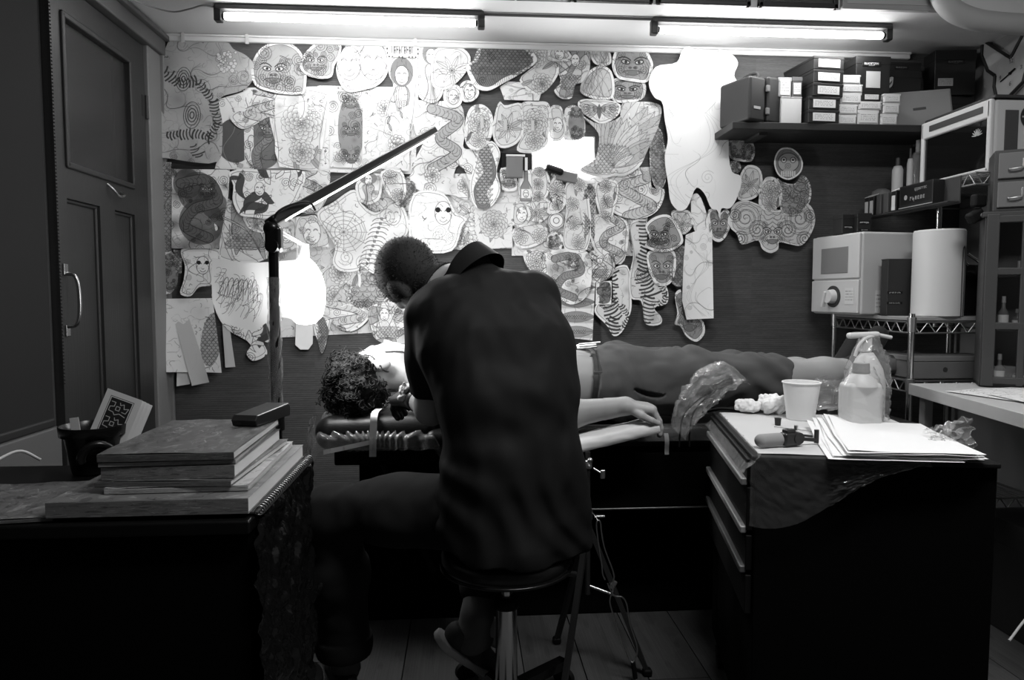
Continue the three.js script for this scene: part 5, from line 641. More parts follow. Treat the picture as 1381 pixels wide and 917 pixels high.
// ---------- stool, bench, stand ----------
{
  const t = thing('rolling_stool', 'low round black rolling stool with a chrome column under the tattooist', 'stool', [0.12, 0, -1.95]);
  const seat = part(t, 'seat', lathe([[0, 0.47], [0.15, 0.47], [0.178, 0.478], [0.188, 0.495], [0.188, 0.512], [0.178, 0.524], [0.15, 0.53], [0, 0.53]], [0, 0, 0], [0, 0, 0], 48), phys(0.01, 0.35));
  part(seat, 'piping', place(new THREE.TorusGeometry(0.188, 0.005, 8, 60), [0, 0.48, 0], [Math.PI / 2, 0, 0]), M.blackGloss);
  part(t, 'piston', cyl(0.017, 0.017, 0.14, [0, 0.41, 0]), M.chrome, 'chrome piston'); part(t, 'collar', lathe([[0.018, 0.35], [0.036, 0.35], [0.038, 0.36], [0.034, 0.38], [0.018, 0.38]], [0, 0, 0]), M.black);
  part(t, 'sleeve', cyl(0.031, 0.033, 0.24, [0, 0.23, 0], [0, 0, 0], 32), M.chrome, 'chrome sleeve'); part(t, 'hub', lathe([[0, 0.07], [0.05, 0.07], [0.05, 0.11], [0.036, 0.125], [0, 0.125]], [0, 0, 0]), M.black);
  part(t, 'height_lever', [rod([0.03, 0.46, -0.02], [0.2, 0.4, -0.1], 0.005), rod([0.17, 0.412, -0.085], [0.22, 0.395, -0.11], 0.009)], M.blackMetal);
  for (let i = 0; i < 5; i++) { const a = i * 1.2566 + 0.5, c = Math.cos(a), s = Math.sin(a); const l = part(t, 'leg', beam([c * 0.03, 0.095, s * 0.03], [c * 0.27, 0.075, s * 0.27], 0.035, 0.028), M.blackGloss); part(l, 'caster', [cyl(0.027, 0.027, 0.016, [c * 0.27 - s * 0.012, 0.027, s * 0.27 + c * 0.012], [0, -a, Math.PI / 2].map((v, k) => (k === 2 ? v : v)), 18), cyl(0.027, 0.027, 0.016, [c * 0.27 + s * 0.012, 0.027, s * 0.27 - c * 0.012], [0, -a, Math.PI / 2], 18), cyl(0.012, 0.016, 0.05, [c * 0.27, 0.05, s * 0.27])], M.black); }
}
const filmOver = (nu, nv, fn, amp, f, s) => sheet(nu, nv, (u, v) => { const p = fn(u, v), n1 = noise(p[0] * f, p[1] * f + s, p[2] * f), n2 = noise(p[0] * f * 2.7, p[1] * f * 2.7 + s, p[2] * f * 2.7), k = amp * (Math.abs(n1) * 1.6 + 0.7 * Math.abs(n2)); return [p[0] + k * 0.4, p[1] + k, p[2] + k]; });
{
  const t = thing('tattoo_bench', 'long black padded tattoo bench the client lies on', 'bench', [0.6, 0, -2.62]);
  const w = (x, y, z) => [x - 0.6, y, z + 2.62], vinyl = new THREE.MeshPhysicalMaterial({ color: grey(0.008), roughness: 0.38, specularIntensity: 0.6, bumpMap: dataTex(128, (u, v) => 0.5 + 0.5 * noise(u * 40, v * 40)), bumpScale: 0.0004 });
  part(t, 'mattress', rbox(1.82, 0.075, 0.52, 0.035, w(0.77, 0.752, -2.62), [0, 0, 0], 4), vinyl);
  part(t, 'frame', [rbox(2.1, 0.05, 0.46, 0.008, w(0.6, 0.69, -2.62)), rbox(1.5, 0.2, 0.02, 0.004, w(0.85, 0.595, -2.395))], M.blackMatt, 'black frame with side panel');
  part(t, 'edge_strip', rbox(1.5, 0.006, 0.006, 0.002, w(0.85, 0.495, -2.384)), mat(0.25, 0.4, { metalness: 0.8 }));
  part(t, 'base', rbox(1.86, 0.665, 0.22, 0.008, w(0.53, 0.3325, -2.73)), M.blackMatt, 'solid black base');
  part(t, 'brace', rod(w(-0.3, 0.66, -2.5), w(-0.12, 0.2, -2.6), 0.014), M.black);
  part(t, 'film', sheet(80, 10, (u, v) => w(0.3 + u * 0.85, 0.794 - Math.max(0, v - 0.4) ** 1.5 * 0.11, -2.41 + Math.min(v, 0.55) * 0.1 + 0.006 * Math.abs(noise(u * 30, v * 4, 2)))), M.filmHazy, 'clear film along the bench edge');
  const hc = part(t, 'head_cushion', rbox(0.44, 0.12, 0.44, 0.055, w(-0.3, 0.775, -2.6), [0, 0, 0.02], 5), vinyl, 'black head cushion');
  const fw = sheet(90, 60, (u, v) => { // film pulled tight: long thin pleats run towards the tape
    const a = (u - 0.5) * 2, e = Math.max(0, v - 0.55) / 0.45, edge = Math.max(0, Math.abs(a) - 0.82) / 0.18, x = -0.3 + a * 0.232, z = -2.8 + Math.min(v, 0.9) * 0.475 + (v > 0.9 ? 0.005 : 0), y = 0.845 - e * e * 0.125 - edge * edge * 0.1;
    const t = Math.atan2(x + 0.31, z + 2.3), k = 0.0035 * Math.sin(t * 34 + 2 * noise(x * 12, z * 12)) * (0.4 + e) + 0.003 * Math.abs(noise(x * 60, y * 20, z * 18));
    return w(x, y + k + 0.002, z + k * (0.3 + e) + 0.003);
  });
  part(hc, 'film', fw, M.filmHazy, 'clear film wrapped over the cushion');
  part(hc, 'hanging_film', sheet(14, 40, (u, v) => { const y = 0.83 - v * 0.34, z = -2.5 + u * 0.12; return w(-0.525 - 0.025 * Math.sin(v * 3) + 0.02 * noise(u * 5, v * 9, 2), y, z + 0.02 * noise(u * 4 + 3, v * 7)); }), M.filmHazy, 'loose clear film hanging down');
  part(hc, 'tape', [sheet(3, 14, (u, v) => w(-0.302 + (u - 0.5) * 0.024 - v * 0.012, 0.853 - Math.max(0, v - 0.35) ** 2 * 0.36, -2.46 + Math.min(1, v / 0.55) * 0.095)), sheet(3, 10, (u, v) => w(-0.48 + v * 0.17, 0.72 + v * 0.035 + (u - 0.5) * 0.016, -2.362 + 0.004 * Math.sin(v * 3)))], mat(0.6, 0.5), 'pale adhesive tape');
}
{
  const t = thing('arm_rest_stand', 'arm rest pad covered in white paper on a thin tripod stand', 'arm rest', [0.42, 0, -2.24]);
  const w = (x, y, z) => [x - 0.42, y, z + 2.24];
  const pad = part(t, 'pad', rbox(0.36, 0.042, 0.11, 0.018, w(0.465, 0.772, -2.285), [0, 0, 0.225], 4), M.black);
  part(pad, 'paper_cover', sheet(30, 24, (u, v) => { const a = (v - 0.5) * 4.4, q = 0.028, x = -0.185 + u * 0.372, zz = Math.max(-0.034, Math.min(0.034, (v - 0.5) * 0.2)), y = Math.cos(a) * q, z = zz + Math.sin(a) * q, k = 0.002 * noise(u * 14, v * 8, 1); const X = x, Yy = y + k; return w(0.465 + X * Math.cos(0.225) - Yy * Math.sin(0.225), 0.772 + X * Math.sin(0.225) + Yy * Math.cos(0.225), -2.285 + z + k); }), M.paper, 'white paper cover');
  part(t, 'pole', rod(w(0.408, 0.26, -2.22), w(0.405, 0.74, -2.22), 0.009, 14), M.blackMetal);
  part(t, 'clamp', [rbox(0.028, 0.03, 0.03, 0.006, w(0.405, 0.7, -2.22)), rod(w(0.405, 0.7, -2.21), w(0.405, 0.7, -2.17), 0.004), ball(0.009, w(0.405, 0.722, -2.175)), rod(w(0.42, 0.69, -2.2), w(0.445, 0.675, -2.19), 0.004), rbox(0.016, 0.03, 0.01, 0.004, w(0.45, 0.672, -2.19))], M.steel, 'metal clamp knob');
  part(t, 'collar', [cyl(0.016, 0.016, 0.03, w(0.407, 0.53, -2.22)), rbox(0.03, 0.008, 0.016, 0.003, w(0.445, 0.53, -2.2))], M.steel);
  for (const e of [[0.6, 0.012, -2.17], [0.3, 0.012, -2.05], [0.33, 0.012, -2.4]]) { const l = part(t, 'leg', [beam(w(0.408, 0.5, -2.22), w(...e), 0.018, 0.014)], M.blackMetal); part(l, 'foot', rbox(0.03, 0.024, 0.03, 0.008, w(...e)), M.black); }
  part(t, 'leg_brace', [rod(w(0.408, 0.29, -2.22), w(0.505, 0.26, -2.194), 0.005), rbox(0.02, 0.03, 0.012, 0.004, w(0.488, 0.3, -2.195), [0, 0, -0.5])], M.steel);
}
{ // hanging wire tongs
  const z = -2.13, u = thing('wire_tongs', 'shiny linked wire tongs hanging from the arm rest stand', 'tongs', [0.43, 0.54, z]), q = (x, y, d = 0) => [x - 0.43, y - 0.54, d];
  part(u, 'upper_loop', tube([q(0.47, 0.33), q(0.477, 0.35), q(0.474, 0.37), q(0.445, 0.45), q(0.435, 0.5), q(0.43, 0.535), q(0.424, 0.54), q(0.419, 0.53), q(0.422, 0.49), q(0.436, 0.4), q(0.441, 0.36), q(0.448, 0.345)], 0.0026, 90, 6), M.steel);
  part(u, 'lower_loop', tube([q(0.455, 0.335, 0.004), q(0.466, 0.31, 0.004), q(0.478, 0.293, 0.004), q(0.505, 0.285), q(0.517, 0.268), q(0.53, 0.2), q(0.555, 0.118), q(0.553, 0.09), q(0.54, 0.068), q(0.53, 0.075), q(0.512, 0.12), q(0.485, 0.2), q(0.464, 0.272), q(0.466, 0.29), q(0.474, 0.31), q(0.463, 0.335)], 0.0026, 110, 6), M.steel);
  part(u, 'tip', rod(q(0.542, 0.068), q(0.55, 0.015), 0.008), M.black); part(u, 'hook', tube([q(0.424, 0.538), q(0.415, 0.55, -0.03), q(0.408, 0.545, -0.075)], 0.002, 16, 6), M.steel);
}
single('tape_strip', sheet(2, 12, (u, v) => [0.672 + u * 0.015 + v * 0.006, 0.79 - v * 0.075, -2.262 + 0.006 * Math.sin(v * 5)]), mat(0.25, 0.6), 'grey tape end dangling below the hand of the client', 'tape');

// ---------- cart on the right ----------
const cart = thing('tool_cart', 'tall black cabinet cart topped with white paper and clear film', 'cart', [0.7, 0, -1.6], THREE.MathUtils.degToRad(-12));
{
  const W = 0.54, D = 0.65, H = 0.866;
  part(cart, 'body', rbox(W, 0.74, D - 0.012, 0.004, [W / 2 + 0.004, 0.49, -D / 2]), M.blackMatt);
  part(cart, 'top', rbox(W + 0.012, 0.012, D + 0.01, 0.004, [W / 2, H - 0.006, -D / 2]), M.black);
  const ys = [0.79, 0.67, 0.57, 0.46];
  ys.forEach((y, i) => { const d = part(cart, 'drawer', rbox(0.016, (i ? ys[i - 1] - y : 0.07) - 0.012, D - 0.03, 0.003, [-0.006, y + (i ? (ys[i - 1] - y) / 2 : 0.035), -D / 2]), M.black); if (i < 3) part(d, 'handle', rbox(0.016, 0.018, D - 0.04, 0.004, [-0.019, y + 0.006, -D / 2]), mat(i < 2 ? 0.4 : 0.14, 0.4, { metalness: 0.3 }), 'pale handle strip'); });
  for (const [x, z] of [[0.03, -0.03], [W - 0.03, -0.03], [0.03, -D + 0.03], [W - 0.03, -D + 0.03]]) part(cart, 'caster', [cyl(0.03, 0.03, 0.02, [x, 0.03, z], [0, 0, Math.PI / 2]), cyl(0.01, 0.01, 0.1, [x, 0.08, z]), rbox(0.03, 0.03, 0.05, 0.008, [x, 0.055, z])], M.black);
  part(cart, 'paper_liner', sheet(30, 30, (u, v) => { const x = 0.012 + u * (W - 0.03), z = -0.02 - v * (D - 0.05); return [x, H + 0.0025 + 0.0012 * noise(u * 7, v * 7) , z]; }), mat(0.55, 0.9), 'pale paper liner');
  // clear film over the front and left edges
  part(cart, 'film', sheet(60, 34, (u, v) => { const x = -0.012 + u * 0.4, drop = (0.16 + 0.05 * Math.sin(u * 5)) * Math.max(0.02, 1 - u * 1.05) + 0.012, k = noise(u * 6 + v * 3, v * 2, 1), m = noise(u * 26 - v * 9, v * 3 + u * 4, 4), q = u > 0.45 ? Math.abs(noise(u * 60, v * 22, 6)) : 0; return [x + 0.003 * m, H + 0.006 - v * drop, 0.012 + 0.006 * Math.abs(k) + 0.0035 * Math.abs(m) + 0.012 * q + 0.006 * v]; }), M.filmThin, 'crinkled clear film over the edge');
  part(cart, 'film', sheet(14, 60, (u, v) => { const z = 0.012 - v * (D - 0.02), k = noise(v * 30, u * 5, 7); return [-0.034 + 0.012 * Math.abs(k) + u * 0.045, H + 0.004 + 0.004 * Math.abs(k) - (1 - u) * 0.045, z]; }), M.filmHazy, 'crinkled clear film over the edge');
  part(cart, 'film_tuft', sheet(26, 26, (u, v) => { const x = 0.46 + u * 0.1, q = v; return [x + 0.02 * noise(u * 6, v * 6, 3), H + 0.01 + q * 0.065 * (0.5 + u * 0.6) + 0.015 * noise(u * 9, v * 9, 5), -0.13 - 0.05 * v + 0.03 * noise(u * 7, v * 7, 9)]; }), M.filmHazy, 'crumpled clear film tuft');
}
const onCart = (x, z) => [x, 0.8685, z];
{
  const c = thing('paper_cup', 'white paper cup on the cart next to the bottles', 'cup', onCart(1.045, -2.06));
  part(c, 'wall', lathe([[0, 0.004], [0.038, 0.004], [0.04, 0], [0.041, 0.004], [0.055, 0.115], [0.0535, 0.116], [0.0395, 0.008], [0, 0.008]], [0, 0, 0], [0, 0, 0], 40), mat(0.78, 0.7)); part(c, 'rim', place(new THREE.TorusGeometry(0.0555, 0.0026, 8, 48), [0, 0.116, 0], [Math.PI / 2, 0, 0]), mat(0.8, 0.6));
  const b = thing('squeeze_bottle', 'small square translucent bottle with a grey cap on the cart', 'bottle', onCart(1.14, -1.9));
  part(b, 'container', [rbox(0.1, 0.135, 0.07, 0.014, [0, 0.068, 0], [0, 0, 0], 4), lathe([[0.047, 0.126], [0.04, 0.145], [0.024, 0.16], [0.02, 0.165], [0, 0.165]], [0, 0, 0])], phys(0.82, 0.45, { transmission: 0.45, thickness: 0 }), 'milky plastic'); part(b, 'liquid', rbox(0.09, 0.1, 0.06, 0.01, [0, 0.054, 0]), phys(0.8, 0.3, { transmission: 0.3, thickness: 0 })); part(b, 'cap', [cyl(0.022, 0.023, 0.026, [0, 0.178, 0]), cyl(0.024, 0.024, 0.006, [0, 0.166, 0])], mat(0.3, 0.6), 'grey cap'); part(b, 'film', filmOver(30, 24, (u, v) => { const a = u * 6.283, q = 0.062 - 0.03 * Math.max(0, v - 0.62) / 0.38; return [Math.cos(a) * q, 0.01 + v * 0.17, Math.sin(a) * q * 0.8]; }, 0.004, 60, 8), M.film);
  const s = thing('spray_bottle', 'white spray bottle bundled in clear film on the cart', 'bottle', onCart(1.235, -2.03));
  part(s, 'container', lathe([[0, 0], [0.05, 0], [0.054, 0.006], [0.054, 0.12], [0.046, 0.16], [0.028, 0.195], [0.018, 0.21], [0, 0.21]], [0, 0, 0], [0, 0, 0], 36), mat(0.66, 0.4)); part(s, 'trigger_head', [rbox(0.034, 0.05, 0.028, 0.008, [-0.006, 0.235, 0]), rbox(0.1, 0.018, 0.024, 0.008, [-0.014, 0.264, 0], [0, 0, 0.04]), tube([[0.03, 0.262, 0.002], [-0.012, 0.255, 0.014], [-0.035, 0.235, 0.016], [-0.046, 0.2, 0.014]], 0.005, 24), rod([0.03, 0.265, 0.002], [0.075, 0.256, 0.002], 0.006)], mat(0.62, 0.5), 'white trigger head');
  part(s, 'film', filmOver(46, 40, (u, v) => { const a = u * 6.283, q = v < 0.62 ? 0.064 : 0.064 - (v - 0.62) * 0.1; return [Math.cos(a) * q, 0.004 + v * 0.25, Math.sin(a) * q]; }, 0.008, 45, 2), M.filmHazy, 'crinkled clear film'); 
  const f2 = thing('film_bundle', 'crumpled clear film heaped between the cup and the bottles', 'film', onCart(1.16, -2.12)); part(f2, 'sheet', filmOver(30, 30, (u, v) => { const a = u * 6.283, p = v * 2.6; return [Math.cos(a) * 0.075 * Math.sin(p), 0.012 + 0.06 * (1 - Math.cos(p)) * 0.9, Math.sin(a) * 0.05 * Math.sin(p)]; }, 0.018, 30, 5), M.filmHazy);
  const m = thing('tattoo_machine', 'tattoo machine with a pale wrapped grip lying on the cart paper', 'tattoo machine', onCart(0.8, -1.665), 0.25);
  part(m, 'grip', [place(new THREE.CapsuleGeometry(0.0165, 0.055, 6, 20), [-0.022, 0.019, -0.02], [0, 0, Math.PI / 2])], mat(0.28, 0.8), 'pale wrapped grip'); part(m, 'machine_body', [rbox(0.055, 0.034, 0.03, 0.008, [0.035, 0.02, -0.014]), cyl(0.015, 0.015, 0.03, [0.05, 0.022, -0.012], [Math.PI / 2, 0, 0]), rbox(0.03, 0.01, 0.02, 0.004, [0.03, 0.04, -0.014])], phys(0.02, 0.3), 'black frame'); part(m, 'tube_tip', [rod([0.06, 0.018, -0.012], [0.115, 0.012, -0.008], 0.005), rod([0.06, 0.028, -0.014], [0.1, 0.022, -0.01], 0.003), cyl(0.006, 0.006, 0.034, [0.112, 0.022, -0.008])], M.blackMetal); part(m, 'binding_post', [cyl(0.005, 0.005, 0.012, [0.05, 0.047, -0.012])], M.steel);
  const k = thing('ink_cap', 'tiny dark ink cap standing on the cart paper', 'ink cap', onCart(0.93, -1.97)); part(k, 'shell', lathe([[0, 0], [0.008, 0], [0.0095, 0.02], [0.011, 0.021], [0.009, 0.021], [0.0085, 0.004], [0, 0.004]], [0, 0, 0]), M.dark); part(k, 'ink', cyl(0.0085, 0.0085, 0.002, [0, 0.016, 0]), M.blackGloss);
  single('needle', rod([0.9, 0.872, -1.93], [0.985, 0.872, -1.85], 0.0016, 6), M.steel, 'thin needle lying between the ink cap and the machine', 'needle');
  for (const [x, z, s2, l] of [[1.0, -2.16, 1, 'crumpled white tissue heaped behind the paper cup'], [0.93, -2.19, 0.7, 'flattened white tissue at the back corner of the cart']]) { const r = rng(s2 * 100), f = blend(Array.from({ length: 14 }, () => cone([(r() - 0.5) * 0.06 * s2, 0.012 + r() * 0.04 * s2 * s2, (r() - 0.5) * 0.06], [(r() - 0.5) * 0.08, 0.012 + r() * 0.05 * s2 * s2, (r() - 0.5) * 0.06], 0.013, 0.007)), 0.01); const g = nets((a, b, c) => Math.max(f(a, b, c) + 0.005 * noise(a * 90, b * 90, c * 90), -b), [-0.08, -0.01, -0.08], [0.08, 0.1, 0.08], 0.0042); const o = single('tissue', g, M.paper, l, 'tissue'); o.position.set(...onCart(x, z)); }
  const n = thing('napkin_stack', 'fanned stack of white napkin sheets at the front edge of the cart', 'napkins', [1.1, 0.869, -1.7]), r = rng(8), A = [[1.055, -1.93], [0.9, -1.535], [1.185, -1.475], [1.3, -1.86]];
  for (let i = 0; i < 9; i++) { const c = A.map(([x, z]) => [x - 1.1 + (r() - 0.5) * 0.03 - (i < 4 ? 0.012 * (4 - i) : 0), z + 1.7 + (r() - 0.5) * 0.022]); part(n, 'napkin', sheet(12, 12, (u, v) => { const l = (k) => (c[0][k] * (1 - u) + c[3][k] * u) * (1 - v) + (c[1][k] * (1 - u) + c[2][k] * u) * v, lift = 0.03 * Math.max(0, 0.35 - u) * Math.max(0, 0.5 - v) * 4 + 0.004 * noise(u * 3 + i, v * 3); return [l(0), 0.003 + i * 0.0022 + Math.max(0, lift), l(1)]; }), M.paper); }
}
{ // clip cord unit bundled in a clear bag at the back corner of the cart
  const t = thing('bagged_clip', 'clip lead bundled in a crinkled clear bag above the cart corner', 'clip', [0.83, 0.87, -2.25]), q = (x, y, z = 0) => [x - 0.83, y - 0.87, z];
  const path = new THREE.CatmullRomCurve3([q(0.72, 0.79), q(0.745, 0.86), q(0.79, 0.92), q(0.845, 0.975), q(0.9, 1.0), q(0.925, 0.985)].map((a) => V(...a))), rad = (v) => 0.03 + 0.028 * Math.sin(v * 3.1) + (v > 0.85 ? 0.006 : 0);
  part(t, 'bag', sheet(60, 70, (u, v) => { const p = path.getPoint(v), a = u * 6.283, k = rad(v) * (1 + 0.4 * noise(Math.cos(a) * 2, Math.sin(a) * 2, v * 8) - 0.45 * Math.abs(noise(Math.cos(a) * 4, Math.sin(a) * 4, v * 11)) + 0.2 * Math.abs(noise(Math.cos(a) * 9, Math.sin(a) * 9, v * 20))); return [p.x - Math.sin(0.8) * Math.cos(a) * k, p.y + Math.cos(0.8) * Math.cos(a) * k, p.z + Math.sin(a) * k]; }), M.filmHazy, 'crinkled clear bag');
  part(t, 'clip_head', [rbox(0.075, 0.03, 0.03, 0.008, q(0.865, 0.96), [0, 0, 0.4]), rbox(0.04, 0.02, 0.025, 0.006, q(0.82, 0.925), [0, 0, 0.7])], M.black);
  part(t, 'lead', tube([q(0.85, 0.94), q(0.78, 0.9), q(0.735, 0.85), q(0.724, 0.79), q(0.722, 0.745)], 0.003, 30), M.black); part(t, 'lead', tube([q(0.85, 0.94), q(0.79, 0.89), q(0.765, 0.85), q(0.757, 0.79), q(0.757, 0.745)], 0.003, 30), M.black); part(t, 'holder', tube([q(0.8, 0.86), q(0.86, 0.875, 0.01), q(0.92, 0.872, 0.03)], 0.005, 20), M.black);
}

// ---------- desk on the left ----------
{
  const t = thing('desk', 'large black desk draped in glossy black plastic beside the bench', 'desk', [-0.92, 0, -1.72]);
  part(t, 'top', rbox(0.94, 0.03, 0.53, 0.006, [0, 0.765, 0]), phys(0.005, 0.35, { specularIntensity: 0.5 })); part(t, 'body', rbox(0.92, 0.74, 0.5, 0.004, [0, 0.375, -0.005]), M.blackMatt);
  part(t, 'plastic_drape', sheet(90, 120, (u, v) => { const z = 0.26 - u * 0.525, y = 0.782 - v * 0.775, k = noise(u * 5, v * 5, 2), m = noise(u * 9 + v * 4, v * 7 - u * 2, 5), e = noise(u * 26 + v * 12, v * 16, 8), f = noise(u * 50, v * 60, 3); return [0.475 + 0.014 * k + 0.03 * Math.abs(m) + 0.014 * Math.abs(e) + 0.004 * f, y, z]; }), phys(0.006, 0.1), 'crinkled glossy black plastic');
}
const cover = (s, tone, wide = 512) => canvas(wide, 384, (c, w, h) => { const r = rng(s); c.fillStyle = gs(tone); c.fillRect(0, 0, w, h); for (let i = 0; i < 160; i++) { c.fillStyle = gs(r() * 190, 0.14 + r() * 0.2); c.beginPath(); c.ellipse(r() * w, r() * h, 4 + r() * 30, 3 + r() * 18, r() * 3, 0, 7); c.fill(); } for (let i = 0; i < 260; i++) { c.strokeStyle = gs(r() * 220, 0.5); c.lineWidth = 1 + r() * 3; c.beginPath(); const x = r() * w, y = r() * h; c.moveTo(x, y); c.bezierCurveTo(x + r() * 60 - 30, y + r() * 40 - 20, x + r() * 80 - 40, y + r() * 60 - 30, x + r() * 90 - 45, y + r() * 60 - 30); c.stroke(); } });
const pageM = new THREE.MeshStandardMaterial({ color: grey(0.8), roughness: 0.9, bumpMap: dataTex(64, (u, v) => 0.5 + 0.5 * Math.sin(v * 160) + 0.2 * noise(u * 9, v * 40)), bumpScale: 0.0006 });
function book(name, label, w, d, h, pos, turn, coverM, group, soft = 0) {
  const t = thing(name, label, 'book', pos, turn, group);
  part(t, 'pages', rbox(w - 0.006, h - 0.003, d - 0.006, 0.001, [0.001, h / 2, 0]), pageM);
  for (const s of [0, 1]) part(t, s ? 'front_cover' : 'back_cover', sheet(12, 8, (u, v) => [-w / 2 + u * w, (s ? h : 0.0005) + soft * 0.006 * s * Math.abs(noise(u * 3 + h * 90, v * 3)), d / 2 - v * d]), coverM);
  part(t, 'spine', rbox(w, h - 0.001, 0.0022, 0.001, [0, h / 2, d / 2 - 0.0005]), coverM);
  return t;
}
{
  const G = 'books and magazines stacked on the desk', cm = (s, tone) => new THREE.MeshPhysicalMaterial({ map: cover(s, tone + 25), color: grey(1), roughness: 0.35, side: THREE.DoubleSide });
  const pad = thing('spiral_notebook', 'black spiral-bound sketch pad under the book stack at the desk edge', 'notebook', [-0.612, 0.782, -1.73]);
  part(pad, 'pages', rbox(0.34, 0.006, 0.48, 0.002, [0, 0.004, 0]), M.dark);
  for (let i = 0; i < 32; i++) part(pad, 'ring', place(new THREE.TorusGeometry(0.0095, 0.0022, 6, 16), [0.172, 0.008, -0.235 + i * 0.0152], [0.0, 0.25, 0]), mat(0.25, 0.25, { metalness: 0.8 }));
  const y0 = 0.79;
  book('art_book', 'widest thick book at the bottom of the desk stack', 0.41, 0.53, 0.034, [-0.665, y0, -1.735], 0.01, cm(3, 90), G);
  book('magazine', 'thin pale magazine lying on the widest book, white edge sticking out', 0.3, 0.46, 0.012, [-0.63, y0 + 0.035, -1.75], 0.03, cm(5, 150), G, 1);
  book('magazine', 'thin dark magazine under the two thick books of the stack', 0.29, 0.44, 0.012, [-0.645, y0 + 0.048, -1.74], -0.03, cm(6, 70), G, 1);
  book('art_book', 'thicker grey paperback in the middle of the desk stack', 0.28, 0.41, 0.03, [-0.648, y0 + 0.0615, -1.735], 0.02, cm(7, 95), G);
  book('magazine', 'folded magazine just under the top picture magazine', 0.285, 0.41, 0.01, [-0.655, y0 + 0.0925, -1.735], 0.05, cm(8, 120), G, 1);
  book('magazine', 'top magazine of the stack with a swirling picture cover', 0.285, 0.42, 0.016, [-0.652, y0 + 0.1035, -1.735], 0.03, cm(9, 60), G, 1);
  book('magazine', 'loose dog-eared magazine lying flat left of the stack', 0.25, 0.3, 0.008, [-1.0, 0.7815, -1.61], 0.12, cm(10, 80), G, 1);
  const rc = thing('wedge_case', 'dark wedge-shaped case lying on the top magazine', 'case', [-0.612, 0.912, -1.93], -0.25);
  part(rc, 'shell', place(extrude([[-0.085, 0], [-0.09, 0.012], [-0.08, 0.022], [0.08, 0.03], [0.088, 0.02], [0.085, 0]], 0.065, 0.003), [0.03, 0.003, 0.0], [0, Math.PI / 2, 0]), phys(0.02, 0.3)); part(rc, 'face_plate', rbox(0.052, 0.0016, 0.14, 0.0006, [0.063, 0.031, 0.0], [0.05, 0, 0]), mat(0.2, 0.5)); 
  const pot = thing('plant_pot', 'black tapered pot holding a booklet on the desk', 'pot', [-0.99, 0.781, -1.9]);
  part(pot, 'wall', lathe([[0, 0], [0.05, 0], [0.053, 0.004], [0.07, 0.1], [0.08, 0.102], [0.082, 0.128], [0.078, 0.128], [0.066, 0.1], [0.05, 0.006], [0, 0.006]], [0, 0, 0], [0, 0, 0], 40), M.blackGloss);
  part(pot, 'lug', place(new THREE.TorusGeometry(0.035, 0.011, 10, 24, 3.4), [0.045, 0.055, 0.075], [0.2, 0.6, -0.1]), M.blackGloss);
  const bk = thing('booklet', 'white booklet with a dark patterned panel standing in the pot', 'booklet', [-0.985, 0.8, -1.9]); bk.rotation.set(-0.1, 0.12, -0.36);
  const pat = canvas(256, 512, (c, w, h) => { const r = rng(2); c.fillStyle = gs(225); c.fillRect(0, 0, w, h); c.fillStyle = gs(35); c.fillRect(50, 46, 150, 440); c.strokeStyle = gs(60); c.lineWidth = 4; c.strokeRect(42, 38, 166, 456); c.strokeStyle = gs(205); c.lineWidth = 5; c.lineJoin = 'round'; for (let k = 0; k < 4; k++) { const y = 60 + k * 108; c.strokeRect(105, y + 36, 26, 26); c.beginPath(); c.moveTo(60, y + 12); c.lineTo(90, y + 12); c.lineTo(90, y + 40); c.lineTo(62, y + 48); c.lineTo(62, y + 76); c.lineTo(96, y + 80); c.lineTo(110, y + 96); c.lineTo(140, y + 80); c.lineTo(186, y + 92); c.stroke(); c.beginPath(); c.moveTo(120, y + 4); c.lineTo(128, y + 22); c.lineTo(150, y + 10); c.lineTo(160, y + 40); c.lineTo(190, y + 30); c.lineTo(180, y + 66); c.lineTo(150, y + 64); c.stroke(); } c.beginPath(); c.arc(160, 330, 14, 0, 7); c.stroke(); c.beginPath(); c.arc(150, 358, 18, 0, 7); c.stroke(); });
  for (let i = 0; i < 4; i++) part(bk, i === 3 ? 'front_cover' : 'page', place(new THREE.PlaneGeometry(0.1, 0.2), [i === 3 ? 0 : 0.008 * (3 - i), 0.1 - 0.002 * (3 - i), i * 0.0022], [0, -0.05 * i, 0]), i === 3 ? new THREE.MeshStandardMaterial({ map: pat, roughness: 0.6, side: THREE.DoubleSide }) : M.paper);
  single('card', rbox(0.022, 0.04, 0.002, 0.0005, [-1.045, 0.905, -1.915], [0, 0.2, 0.1]), M.light, 'small pale card poking out of the pot rim', 'card');
  single('charging_cable', tube([[-1.36, 0.787, -1.62], [-1.25, 0.79, -1.8], [-1.24, 0.815, -1.98], [-1.21, 0.83, -2.05], [-1.17, 0.8, -2.07]].map(([x, y, z]) => [x, y - 0.001, z + 0.1]), 0.004, 50), mat(0.55, 0.5), 'white cable lying on the desk left of the pot', 'cable');
}

